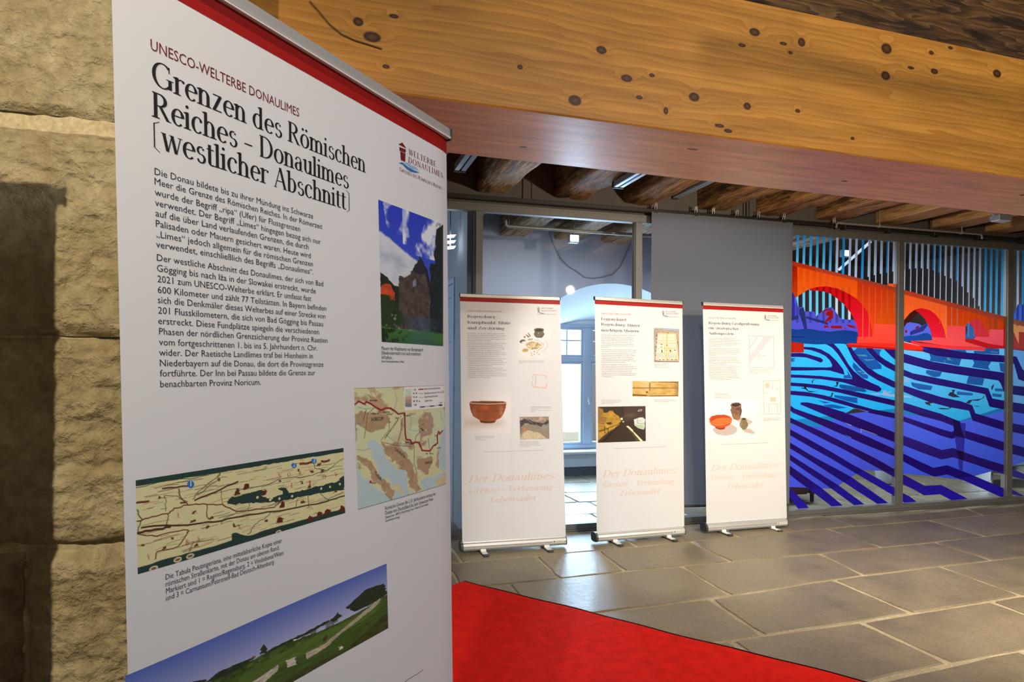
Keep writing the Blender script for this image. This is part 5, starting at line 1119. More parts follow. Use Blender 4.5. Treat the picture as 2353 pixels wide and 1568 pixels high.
# ---- large banner in the foreground
tl = tuple(onz(252, -199, 2.055)); tr = tuple(onz(1030, 295, 2.055)); blp = tuple(onz(331, 3300, 0.015)); brp = tuple(onz(1054.5, 2245, 0.015))
wv = lambda s_, t_: 0.009*np.sin(math.pi*s_)*np.clip((0.62-t_)/0.4, 0, 1)+0.0022*np.sin(s_*9+1)*np.sin(math.pi*t_)-0.006*np.clip((s_-0.93)/0.07, 0, 1)**2
near, NS = rollup('very large white roll-up banner close up with long German text, maps and photos', tl, tr, blp, brp, wv, 40, 60)
zL, zM = Z(340, 360, 5.348), Z(340, 640, 5.348); zT = Z(340, 80, 3.733); zP = Z(560, 0, 3.136); z5 = Z(300, 860, 2.2145); z6 = Z(800, 860, 4.354); z4 = Z(780, 300, 2.6125)
def near_print():
    p = Print(NS); p.text(sans('UNESCO-WELTERBE DONAULIMES'), *zT([(22, 127), (1297, 706)]), 0.0148); p.build('heading_line', M_MAR, near)
    p = Print(NS)
    p.text(serif('Grenzen des Römischen'), *zT([(35, 425), (1868, 1186)]), 0.0345)
    p.text(serif('Reiches – Donaulimes'), *zT([(30, 698), (1722, 1322)]), 0.0345)
    p.text(serif('(westlicher Abschnitt)'), *zT([(50, 965), (1728, 1510)]), 0.0345)
    p.build('title', M_INK, near, True)
    p = Print(NS); cap = 0.0094
    for t, a, b in (('Die Donau bildete bis zu ihrer Mündung ins Schwarze', (80,220), (2028,765)), ('Meer die Grenze des Römischen Reiches. In der Römerzeit', (80,342), (2142,893)), ('wurde der Begriff „ripa“ (Ufer) für Flussgrenzen', (82,475), (1868,922)),
                    ('verwendet. Der Begriff „Limes“ hingegen bezog sich nur', (85,603), (2120,1080)), ('auf die über Land verlaufenden Grenzen, die durch', (92,733), (1972,1143)), ('Palisaden oder Mauern gesichert waren. Heute wird', (95,860), (1998,1250)),
                    ('„Limes“ jedoch allgemein für die römischen Grenzen', (102,990), (2025,1352)), ('verwendet, einschließlich des Begriffs „Donaulimes“.', (98,1115), (2030,1450)), ('Der westliche Abschnitt des Donaulimes, der sich von Bad', (108,1280), (2152,1597))):
        p.text(sans(t), *zL([a, b]), cap)
    for t, a, b in (('Gögging bis nach Iža in der Slowakei erstreckt, wurde', (108,-88), (2060,187)), ('2021 zum UNESCO-Welterbe erklärt. Er umfasst fast', (115,45), (2005,280)), ('600 Kilometer und zählt 77 Teilstätten. In Bayern befinden', (118,178), (2190,400)),
                    ('sich die Denkmäler dieses Welterbes auf einer Strecke von', (118,302), (2178,497)), ('201 Flusskilometern, die sich von Bad Gögging bis Passau', (122,432), (2152,592)), ('erstreckt. Diese Fundplätze spiegeln die verschiedenen', (125,560), (2100,688)),
                    ('Phasen der nördlichen Grenzsicherung der Provinz Raetien', (135,690), (2205,793)), ('vom fortgeschrittenen 1. bis ins 5. Jahrhundert n. Chr.', (135,822), (2080,888)), ('wider. Der Raetische Landlimes traf bei Hienheim in', (135,950), (2025,985)),
                    ('Niederbayern auf die Donau, die dort die Provinzgrenze', (145,1080), (2155,1088)), ('fortführte. Der Inn bei Passau bildete die Grenze zur', (145,1207), (2055,1190)), ('benachbarten Provinz Noricum.', (150,1340), (1385,1308))):
        p.text(sans(t), *zM([a, b]), cap)
    p.build('text_line', M_TXT, near, True)
    p = Print(NS); c = 0.0078
    for t, a, b in (('Die Tabula Peutingeriana, eine mittelalterliche Kopie einer', (178,1048), (770,857)), ('römischen Straßenkarte, mit der Donau am oberen Rand.', (178,1084), (757,893)), ('Markiert sind 1 = Regino/Regensburg, 2 = Vindobona/Wien', (180,1119), (777,920)), ('und 3 = Carnuntum/Petronell-Bad Deutsch-Altenburg.', (180,1155), (732,965))): p.text(sans(t), *z5([a, b]), c)
    for t, a, b, cc in (('Römische Grenze des 2./3. Jahrhunderts entlang der', (370,1362), (875,1210), c), ('Donau von Deutschland bis zum Schwarzen Meer.', (370,1410), (855,1262), c), ('(Danube Limes – UNESCO World Heritage Project / Institut für Österreichische', (370,1448), (803,1310), .005), ('Geschichtsforschung)', (370,1482), (515,1438), .005)): p.text(sans(t), *z6([a, b]), cc)
    for t, a, b, cc in (('Mauern des Wachtturms von Bacharnsdorf', (252,1318), (502,1328), c), ('(Niederösterreich) sind noch meterhoch', (252,1345), (487,1352), c), ('erhalten.', (252,1371), (318,1374), c), ('(Foto: Bundesdenkmalamt, Wien)', (252,1393), (388,1395), .005)): p.text(sans(t), *z4([a, b]), cc)
    p.build('caption_line', M_TXT, near, True)
    logo(near, NS, zP, 0.0145, 0.0085, ([(1187,1113),(1385,1205)], [(1187,1172),(1434,1286)]), [(1122,1232),(1428,1370)],
         [[(1113,1041),(1142,1027),(1172,1071)], [(1120,1059),(1168,1078),(1165,1103),(1122,1087)], [(1127,1091),(1165,1107),(1162,1168),(1131,1153)]],
         [[(1150,1172),(1180,1172),(1205,1190),(1240,1205),(1262,1232),(1240,1222),(1205,1215),(1180,1190)], [(1116,1175),(1142,1170),(1165,1188),(1190,1208),(1220,1225),(1268,1245),(1235,1246),(1200,1238),(1170,1215),(1145,1188)]])
    p = Print(NS); p.line([(925, 1572), (940, 1560), (958, 1550), (973, 1539)], 1.0); p.build('thin_curve', M_INK, near)
near_print()
def pic_tower():
    g = Pic(NS, (869,459), (1018,516), (1018,796), (877,786), 120, 220); X, Y = g.X, g.Y; U = lambda *q: [(x, y) for x, y in q]
    g.warp(.03, 26, 40); g.grad((44, 62, 190), (70, 110, 214)); n = fbm(X*5+Y*3, Y*9, 2, 5)
    g.blend((n-0.5)*5*(np.abs(X-0.22-0.25*Y) < 0.16)*(Y < .2)+(fbm(X*6, Y*7, 9, 4)-0.42)*7*((X > .5) & (Y < .32) & (X+Y*0.8 > .72)), (226, 228, 238)); g.blend((fbm(X*8, Y*5, 4, 4)-.5)*4*(np.abs(X-.4) < .07)*(Y < .26), (220, 224, 238))
    e = 0.19+0.28*X+0.03*fbm(X*14, Y*0+1, 3, 3); g.blend((Y-e)*60*(X < .62), (206, 210, 222)); g.blend(((Y-e)*60 > 0)*(X < .62)*(fbm(X*6, Y*12, 8, 4)-.45)*2, (160, 168, 190))
    g.fill(U((0,.51),(.1,.54),(.2,.58),(.3,.6),(.3,.8),(0,.8)), (34, 46, 34), px=False, var=.3); g.fill(U((0,.62),(.04,.59),(.13,.575),(.2,.64),(.2,.7),(0,.68)), (196, 74, 44), px=False, var=.2)
    g.fill(U((.62,.4),(.6,.32),(.72,.42),(.8,.6),(.82,.92),(.6,.92)), (40, 34, 44), px=False, var=.15); g.fill(U((.44,.47),(.52,.39),(.6,.315),(.61,.33),(.7,.43),(.72,.47)), (40, 42, 54), px=False)
    g.fill(U((.26,.53),(.28,.5),(.34,.505),(.42,.48),(.46,.46),(.56,.455),(.68,.45),(.76,.6),(.78,.9),(.25,.9)), (74, 64, 60), px=False, var=.45, nz=(26, 40), seed=5); g.fill(U((.475,.51),(.52,.505),(.52,.555),(.48,.56)), (120, 132, 160), px=False)
    t = 0.72+0.07*fbm(X*0+2, Y*16, 6, 3)+0.1*np.clip(.3-Y, 0, 1); t = np.where(Y < .35, t+.08, t); g.blend((X-t)*80*(Y > .06*(1-X)*8), (24, 34, 36)); g.blend((X > t)*(fbm(X*40, Y*60, 7, 3)-.55)*3, (52, 74, 60))
    g.blend((Y > .66)*(Y < .93)*(fbm(X*16, Y*20, 3, 4)-.44+(.22-X)*1.4)*7*(X < .5), (40, 58, 30)); g.blend((Y-.875-.02*fbm(X*9, X*0, 3))*50, (66, 116, 46)); g.blend((Y-.9)*6*(fbm(X*6, Y*20, 9)), (28, 66, 60)); g.blend((Y > .9)*(fbm(X*20, Y*30, 2, 4)-.5+(.25-X))*5, (26, 44, 24)); g.blend((Y > .79)*.45*np.exp(-((X-.62)/.25)**2), (60, 96, 130))
    g.build('printed_photo', near, 'printed photo of a ruined stone watchtower under a blue sky')
pic_tower()
def pic_map():
    g = Pic(NS, (813.5,892.5), (1021,885.5), (1025,1112.5), (822,1172.5), 190, 250); X, Y = g.X, g.Y; f = lambda pts, c, **k: g.fill(z6(pts), c, **k)
    g.warp(.07, 22, 26); g.C[:] = (216, 214, 166); g.blend((fbm(X*5, Y*5, 3)-.45)*4, (206, 216, 180)); BR = (178, 150, 118)
    g.blend((fbm(X*9, Y*9, 12, 5)-.56)*9, BR)
    f([(65,400),(140,370),(250,400),(410,420),(400,520),(340,560),(230,580),(160,640),(80,690)], BR, var=.1); f([(70,500),(130,480),(150,600),(80,690)], (150,140,132)); f([(200,190),(330,240),(400,330),(330,350),(230,290)], (190,160,124)); f([(330,680),(450,720),(560,760),(640,900),(720,1150),(680,1205),(620,1120),(600,1000),(520,900),(420,840),(360,760)], BR, var=.12)
    f([(720,420),(760,430),(800,500),(740,570),(700,480)], BR); f([(770,360),(830,390),(860,560),(820,620),(720,650),(700,600),(790,570),(820,500)], (176,150,138)); f([(700,840),(860,830),(820,960),(780,1010),(690,940)], BR); f([(80,815),(220,870),(300,1000),(420,1100),(460,1200),(430,1275),(380,1200),(330,1110),(240,1050),(200,930),(90,870)], BR, var=.12)
    f([(80,500),(240,590),(300,620),(320,700),(230,660),(90,750)], (206,216,172)); f([(560,420),(700,400),(720,600),(640,700),(560,640)], (208,220,182), a=.8); f([(860,350),(970,350),(960,560),(900,640),(840,640)], (208,220,182), a=.8); f([(360,560),(560,560),(560,700),(380,660)], (214,218,172), a=.7)
    SE = (184, 206, 210)
    f([(205,700),(230,665),(275,655),(300,740),(330,700),(350,770),(380,850),(440,890),(480,930),(560,965),(600,1010),(600,1130),(640,1200),(430,1278),(470,1200),(420,1080),(430,1040),(330,1050),(290,930),(230,810)], SE); f([(83,870),(130,1000),(230,1110),(330,1180),(430,1275),(95,1365)], SE); f([(470,1100),(540,1160),(560,1220),(520,1200),(430,1130)], (214,206,158))
    f([(900,760),(960,500),(975,500),(985,960),(920,950),(895,850)], SE); f([(740,1050),(860,1010),(950,980),(975,1060),(850,1140),(740,1170),(720,1110)], SE, var=.05); f([(880,1060),(985,1000),(985,1100),(900,1130)], (214,196,146))
    for q in ([(100,330),(160,350),(260,340)], [(80,750),(150,765),(215,745)], [(470,190),(490,260),(460,350)], [(620,400),(630,480),(615,560),(690,570)], [(380,610),(430,650),(500,700),(560,700),(640,700)], [(920,370),(940,470)]): g.line(z6(q), .005, (130,170,176), asp=.9)
    for q in ([(160,640),(180,520),(190,400),(260,340)], [(330,680),(480,715),(630,725)], [(330,660),(410,560),(410,440)], [(490,700),(530,560),(530,450)], [(660,720),(660,900),(690,1000)], [(800,640),(815,770)], [(665,680),(680,620),(720,580)]): g.line(z6(q), .0045, (120,84,64), asp=.9)
    g.line(z6([(65,305),(105,272),(160,300),(185,278),(230,300),(270,330),(330,362),(375,340),(420,342),(460,365),(500,400),(565,390),(566,480),(570,600),(580,655),(622,660),(640,700),(680,680),(710,690),(740,765),(820,770),(850,720),(895,690),(890,620),(903,575),(920,595),(942,568)]), .014, (150,34,44), asp=.9)
    for q in ((188,296),(325,376),(425,356),(450,378),(528,420),(562,418),(632,695),(660,700),(783,785),(818,785),(880,725),(903,615),(742,545),(757,500)): a = z6([q])[0]; g.fill([(a[0]-2, a[1]+2), (a[0]+2, a[1]+2), (a[0], a[1]-3)], (30,44,84))
    g.ell(z6([(223,1080)])[0], .012, .013, (200,48,30))
    g.wx = g.wy = 0
    f([(558,130),(962,108),(962,330),(565,366)], (238,238,236)); 
    for i, c in enumerate(((204,220,196),(204,220,196),(204,176,150),(180,150,126),(120,136,150))): f([(568,150+i*36),(632,148+i*36),(634,184+i*36),(570,186+i*36)], c)
    g.line(z6([(706,154),(748,152)]), .012, (170,40,60)); g.line(z6([(708,196),(750,195)]), .004, (110,80,80)); g.line(z6([(708,234),(750,233)]), .004, (150,150,160))
    f([(705,278),(720,277),(712,260)], (30,50,90)); f([(718,326),(765,322),(765,334),(718,338)], (30,70,120)); f([(815,316),(860,313),(860,326),(815,329)], (30,70,120)); f([(902,306),(940,303),(940,316),(902,319)], (20,30,60)); g.line(z6([(718,330),(940,311)]), .003, (60,70,90))
    g.C[:2] = g.C[:2]*.8; g.C[-2:] = (110,140,150)
    g.build('printed_map', near, 'printed relief map with a red frontier line along the river')
    p = Print(NS, LAY*1.6)
    for t, a, b, c in (('RAETIA', (150,470), (180,370), .006), ('NORICUM', (228,472), (350,462), .0075), ('DALMATIA', (468,765), (572,850), .0075), ('ITALIA', (268,1010), (335,1075), .0085), ('THRACIA', (765,905), (840,890), .006), ('PANNONIA SUPERIOR', (365,655), (500,465), .005), ('PANNONIA INFERIOR', (505,690), (548,455), .005), ('Castra Regina', (200,272), (290,272), .0045), ('Lauriacum', (235,404), (305,402), .0045), ('Vindobona', (345,390), (415,388), .0045), ('Carnuntum', (368,410), (440,408), .0045), ('Brigetio', (472,448), (515,446), .0045), ('Aquincum', (575,424), (620,420), .0045), ('Roma', (235,1100), (272,1098), .0045), ('Singidunum', (568,690), (625,686), .0045), ('Novae', (825,806), (850,804), .0045), ('Troesmis', (862,625), (892,622), .0045), ('Durostorum', (888,748), (925,742), .0045),
                       ('0 - 200', (642,166), (675,165), .004), ('200 - 500', (645,202), (688,200), .004), ('500 - 800', (648,240), (690,238), .004), ('800 - 1000', (650,280), (696,277), .004), ('> 1000', (650,318), (682,316), .004), ('Roman Frontier along the River Danube', (758,158), (917,148), .0045), ('Dacia (Roman province from 106 to 271 AD)', (762,202), (957,186), .0045), ('Roman Provincial Boundaries', (762,238), (895,226), .0045), ('Legionary Fortress', (764,276), (842,270), .0045), ('500 km', (915,294), (938,292), .004)):
        p.text(sans(t), *z6([a, b]), c)
    p.build('map_name', M_TXT, near, True)
pic_map()
def pic_tabula():
    g = Pic(NS, (311.5,1104.5), (789,1030), (793,1179.5), (316.5,1320.5), 420, 210); X, Y = g.X, g.Y; f = lambda pts, c, **k: g.fill(z5(pts), c, **k); g.warp(.035, 40, 18)
    g.C[:] = (222, 216, 166); g.blend((fbm(X*12, Y*6, 3)-.5)*1.2, (206, 206, 150)); SEA = (38, 64, 60); BRN = (92, 52, 38); L = lambda q, w, c, a=1.0: g.line([(x+.5*random.uniform(-4, 4), y+.5*random.uniform(-3, 3)) for p0, p1 in zip(z5(q), z5(q)[1:]) for t in (0, .25, .5, .75) for x, y in [(p0[0]+(p1[0]-p0[0])*t, p0[1]+(p1[1]-p0[1])*t)]]+[z5(q)[-1]], w*.62, c, asp=2.6, a=a)
    g.blend((0.055+0.02*fbm(X*40, Y*0, 2, 2)-Y)*200, SEA); g.blend((Y-.905-.03*fbm(X*14, Y*0, 5, 3)+.08*np.exp(-((X-.38)/.04)**2)*(X > .37))*120, SEA)
    for k in range(210):
        x = random.uniform(0, .94); y = random.uniform(.08, .9); l = random.uniform(.012, .10); g.line([(x, y), (x+l*.5, y-l*random.uniform(-.1, .2)), (x+l, y-l*random.uniform(-.03, .10))], random.choice((.004, .006, .008)), random.choice(((120,104,76), (168,104,70), (96,84,60))), px=False, asp=2.6, a=.75)
    f([(495,640),(520,620),(560,618),(620,598),(680,590),(665,620),(720,640),(770,600),(755,575),(790,580),(805,605),(850,600),(960,570),(1060,545),(1075,520),(1088,515),(1090,590),(1000,600),(880,625),(760,650),(640,655),(540,662),(498,660)], SEA); f([(660,620),(680,585),(730,572),(765,590),(770,612),(720,622)], (218,212,162))
    for q, w, c in (([(25,578),(120,560),(200,535),(330,530),(440,500),(560,480),(700,455),(830,430),(950,418),(1085,388)], .012, SEA), ([(560,590),(700,560),(760,535),(900,520),(1000,490),(1085,430)], .012, SEA), ([(30,690),(55,740),(38,800)], .014, SEA), ([(130,940),(135,905),(240,880),(290,810),(295,792),(200,805),(130,825),(40,815)], .018, (112,50,36)),
                    ([(30,750),(110,725),(190,710),(220,685),(290,665),(370,662),(465,665),(540,700),(640,690),(730,680),(760,650)], .02, (104,50,36)), ([(290,665),(255,630),(245,585)], .018, (104,50,36)), ([(190,710),(185,775)], .014, (104,50,36)), ([(390,665),(385,720),(400,740)], .014, (70,66,44)), ([(175,700),(180,650),(175,620),(240,625),(290,650)], .01, (80,90,70)), ([(600,690),(605,650)], .01, SEA), ([(465,660),(460,590)], .01, (90,96,80)), ([(60,780),(180,770),(330,765),(460,745),(600,720),(800,690),(1000,650),(1088,620)], .03, (66,50,34)), ([(35,808),(120,795),(200,778)], .04, (84,48,40)), ([(160,583),(300,570)], .03, (100,60,48)), ([(30,655),(90,648)], .035, (100,52,44)), ([(325,640),(430,600),(545,548)], .03, (70,48,32)), ([(320,640),(345,600),(460,505),(440,540),(340,615)], .012, (60,60,44)), ([(865,458),(930,448)], .05, (120,60,44)), ([(975,445),(1010,438)], .05, (110,60,44)), ([(600,815),(630,770),(690,725),(720,700)], .012, SEA), ([(460,760),(470,740),(540,705)], .01, (60,80,60)), ([(300,905),(320,860),(420,840)], .01, SEA), ([(930,450),(940,480),(990,490)], .012, SEA), ([(840,680),(850,640)], .012, SEA), ([(960,600),(1000,640),(1080,600)], .012, SEA), ([(900,620),(905,680)], .012, SEA)): L(q, w, c)
    for q in ((590,575),(760,745),(550,600),(960,720),(915,738),(1000,705),(1072,690),(675,606),(775,668)): a = z5([q])[0]; g.fill([(a[0]-7, a[1]+6), (a[0]+5, a[1]+4), (a[0]+7, a[1]-5), (a[0], a[1]-9), (a[0]-5, a[1]-3)], (96, 44, 30))
    for q in ((160,625),(265,655),(330,705),(312,752),(412,735),(400,775),(535,768),(60,873),(168,886),(210,840),(335,872),(688,748),(760,548),(867,555),(912,575),(922,500),(980,492),(452,540),(852,490),(958,462),(875,650),(1040,598)): a = z5([q])[0]; g.fill([(a[0]-4, a[1]+3), (a[0]+4, a[1]+2), (a[0]+3, a[1]-4), (a[0]-3, a[1]-3)], (104, 66, 44))
    for q in ((645,628),(710,640),(757,634),(822,622),(970,583),(1015,574),(1065,560)): g.ell(z5([q])[0], .006, .018, (222,216,166))
    for q in ((118,990),(240,945),(303,927),(753,806)): g.ell(z5([q])[0], .016, .03, (210,200,160)); g.ell(z5([q])[0], .009, .014, (120,84,60))
    g.build('printed_chart', near, 'printed medieval road chart in cream and dark green')
    p = Print(NS, LAY*1.5)
    for q in ((305,561),(831,464),(932,442)): a = z5([q])[0]; r = 8.6 if q[0] < 400 else 6.3; p.disc(a, r*.93, r)
    p.build('blue_number_disc', flat('blue_disc_ink', (40,116,200), .5), near, True)
    p = Print(NS, LAY*2.6)
    for t, q, c in (('1', (305,561), .0085), ('2', (831,464), .0085), ('3', (932,442), .0085)): a = z5([q])[0]; w = 1.0 if t == '1' else 2.2; h = 4.4 if t == '1' else 3.4; p.text(sans(t), (a[0]-w, a[1]+h+.1), (a[0]+w, a[1]+h-.1), c*.92)
    p.build('disc_number', M_WIN, near, True)
    p = Print(NS, LAY*1.5)
    for t, q in (('A', (240,728)), ('N', (758,525)), ('O', (805,518)), ('R', (862,510)), ('I', (912,560)), ('D', (985,528)), ('C', (560,785)), ('B', (288,865)), ('V', (92,940)), ('V', (1045,515)), ('L', (822,572)), ('A', (345,850))): a = z5([q])[0]; p.text(serif(t), (a[0]-3.5, a[1]+3), (a[0]+3.5, a[1]+2), .008)
    p.build('chart_letter', flat('orange_ink', (196,100,70), .5), near, True)
pic_tabula()
def pic_field():
    g = Pic(NS, (287,1554.5), (888,1295.5), (892,1444), (289,1789), 330, 190); X, Y = g.X, g.Y; f = lambda pts, c, **k: g.fill(z5(pts), c, **k); g.warp(.018, 60, 40)
    g.C[:] = 0; t = np.clip(Y/.55, 0, 1)[..., None]; g.C = np.array((84, 108, 190.))*(1-t)+np.array((186, 190, 222.))*t
    f([(-30,1650),(200,1640),(380,1580),(600,1470),(700,1410),(850,1350),(960,1310),(1080,1255),(1200,1190),(1310,1120),(1320,1300),(1100,1440),(870,1568),(700,1700),(-30,1900)], (66,94,40), var=.2, nz=(20, 30))
    f([(600,1480),(850,1370),(1100,1260),(1280,1150),(1240,1220),(1000,1370),(700,1520),(500,1640)], (82,112,48), var=.15, nz=(14, 30)); f([(880,1500),(1100,1400),(1310,1210),(1320,1300),(1100,1440),(870,1568),(600,1700)], (60,74,36), var=.3, nz=(40, 40))
    TR = (40, 56, 38)
    for q in ([(1095,1190),(1160,1130),(1200,1095),(1290,1065),(1305,1120),(1250,1160),(1140,1210)], [(1015,1255),(1060,1210),(1075,1235),(1030,1262)], [(880,1320),(1010,1250),(1015,1262),(890,1330)], [(660,1400),(680,1370),(695,1400),(690,1420),(665,1425)], [(380,1570),(450,1515),(600,1450),(640,1440),(560,1500),(420,1560)], [(180,1640),(260,1590),(330,1560),(380,1555),(380,1590),(200,1650)], [(700,1405),(880,1320),(885,1330),(705,1418)], [(0,1650),(180,1610),(200,1640),(0,1670)]): f(q, TR, var=.35, nz=(60, 60))
    g.blend(((fbm(X*50, Y*30, 5, 3) > .5))*(Y > .45)*(Y < .56)*(X < .75)*.5, TR)
    f([(985,1375),(1270,1140),(1275,1148),(1240,1190),(1060,1330),(990,1395)], (176,164,142), var=.2, nz=(90, 90)); f([(880,1425),(985,1375),(990,1395),(900,1450)], (188,176,152), var=.3, nz=(80, 80)); f([(790,1460),(835,1440),(842,1478),(795,1496)], (200,196,184), var=.2, nz=(80, 80)); f([(620,1568),(750,1480),(750,1508),(690,1560),(640,1600),(560,1640)], (194,186,168), var=.3, nz=(80, 80))
    f([(1058,1392),(1078,1384),(1080,1398),(1060,1408)], (224,224,220)); f([(820,1357),(870,1340),(870,1344),(822,1362)], (220,220,214)); f([(975,1350),(1000,1325),(1000,1345),(985,1365)], (84,56,40)); f([(615,1440),(640,1430),(640,1438),(618,1446)], (150,74,54)); f([(885,1425),(892,1425),(898,1448),(888,1448)], (50,44,30))
    g.build('printed_landscape', near, 'printed panorama of a green field with low wall remains')
pic_field()

# ---- the three banners in front of the glass partition
def far(label, c, lay):
    tl, tr = [tuple(onz(*p, 2.06)) for p in c[:2]]; bl, br = [tuple(onz(*p, 0.015)) for p in c[2:]]
    r_ = rollup(label, tl, tr, bl, br, lambda s_, t_: 0.004*np.sin(s_*5+t_*2)*np.sin(math.pi*t_), 28, 60); r_[1].k = 2.4; return r_
def far_text(root, sh, zf, head, titles, body, x0, foot, zq, capT=0.0225):
    p = Print(sh); p.text(sans('UNESCO-WELTERBE DONAULIMES'), *zf(head), 0.0128); p.build('heading_line', flat('faded_maroon_ink', (168, 112, 104), .5), root)
    p = Print(sh)
    for t, a, b in titles: p.text(serif(t), *zf([a, b]), capT)
    p.build('title', flat('title_ink', (40, 37, 35), .5), root, True)
    p = Print(sh)
    for t, y, xe in body: p.text(sans(t), *zf([(x0+(y-600)*0.012, y+8), (xe, y+8+(xe-x0)*0.016)]), 0.0068)
    p.build('body_text', M_GRY, root, kind='stuff')
    p = Print(sh)
    for (t, a, b, c) in foot: p.text(serif(t, slant=0.24), *zq([a, b]), c)
    p.build('slogan', M_PNK, root, True)
def minilines(root, sh, zf, blocks):
    p = Print(sh)
    for (x, y, widths, dy) in blocks:
        for i, w in enumerate(widths):
            yy = y+i*dy; xx = x
            while xx < x+w:
                l = min(random.uniform(22, 70), x+w-xx); p.poly(zf([(xx, yy-3), (xx+l, yy-3), (xx+l, yy+3), (xx, yy+3)])); xx += l+9
    p.build('caption_text', M_LGR, root, kind='stuff')
def farlogo(root, sh, zf, ox, oy, k, rot=0.03):
    T = lambda pts: [(ox+x*k, oy+y*k+x*k*rot) for x, y in pts]
    logo(root, sh, lambda q: zf(T(q)), 0.0115, 0.0062, ([(85,36),(322,32)], [(85,86),(392,74)]), [(0,152),(392,138)],
         [[(0,14),(26,0),(54,12)], [(4,28),(50,28),(50,44),(4,44)], [(12,56),(28,56),(28,74),(12,74)], [(31,56),(46,56),(46,74),(31,74)], [(12,77),(28,77),(28,94),(12,94)], [(31,77),(46,77),(46,94),(31,94)]],
         [[(30,104),(60,102),(95,112),(150,116),(165,112),(130,126),(90,126),(60,112)], [(0,104),(30,102),(60,112),(90,126),(130,128),(165,114),(130,134),(95,136),(60,124)]])
z1, z1b, z1f = Z(1060, 700, 8.7125), Z(1060, 870, 8.7125), Z(1060, 1060, 9.05)
b1, s1 = far('white roll-up banner left of the other two, printed with a big brown bowl', [(1056.8,674.5),(1286.3,683),(1062.3,1268.6),(1300.7,1252.9)], 1)
B1 = ['Das um 80 n. Chr. auf einer Anhöhe gegründete Hilfs-','truppenkastell im Stadtteil Kumpfmühl steht am Beginn','der militärischen Präsenz im Regensburger Raum. Es','diente der Überwachung des Donaubogens mit den','Mündungen von Naab und Regen.','Die erste Besatzung des in Holz-Erde-Technik errichteten,','später in Stein ausgebauten Kastells bestand aus','einer teilweise berittenen Bogenschützeneinheit. Mit der','Vergrößerung der Militäranlage von 2,1 ha auf 2,8 ha','Innenfläche steht wohl die Stationierung einer','Doppelkohorte aus syrischen Bogenschützen um 130 in','Zusammenhang. In den 140er Jahren versetzte man die','teilberittene zweite Aquitanierkohorte hierher.','Um die Militäranlage herum entwickelte sich eine Zivil-','siedlung mit mindestens zwei Brandgräberfeldern.','Im Kastelldorf bestimmten Handwerker und Händler mit','ihren Familien sowie Veteranen und Angehörige der','Soldaten sogenannte Streifenhäuser.','Die Zerstörung des Auxiliarkastells datiert ein dort','verborgener Münzschatz auf die Jahre ab 166. Er wurde','nicht wiederaufgebaut, stattdessen entstand das','Legionslager im heutigen Altstadtbereich. Jedenfalls ist','mit einem Untergang des Militärstandorts mitsamt der','Zivilsiedlung um 170 zu rechnen.']
Y1 = [(575,860),(612,905),(648,850),(687,880),(723,600),(768,900),(805,820),(843,850),(881,870),(917,795),(955,890),(991,895),(1028,775),(1073,890),(1110,830),(1148,905),(1185,860),(1223,635),(1268,835),(1305,905),(1343,810),(1380,900),(1418,890),(1455,580)]
far_text(b1, s1, z1, [(120,146),(812,160)], [('Regensburg-',(120,266),(705,276)),('Kumpfmühl: Blüte',(122,383),(985,400)),('und Zerstörung',(125,497),(862,508))], [(t, y, x) for t, (y, x) in zip(B1, Y1)], 122,
         [('Der Donaulimes:',(148,448),(1990,362),.0575),('Grenze – Verbindung –',(165,668),(2030,588),.0455),('Lebensader',(590,868),(1590,806),.0455)], z1f)
farlogo(b1, s1, z1, 1518, 52, 1.0)
minilines(b1, s1, z1, [(1148,1132,(510,),24), (1148,1157,(520,),24), (1148,1180,(100,),24)])
minilines(b1, s1, z1b, [(1390,572,(410,405,140,405,80),22), (275,1162,(380,385,110,220),23), (1172,1264,(370,400,330,430,180),24)])
p = Print(s1); p.line(z1b([(430,1478),(1020,1457),(1640,1440)]), .55); p.build('divider_line', M_LGR, b1)
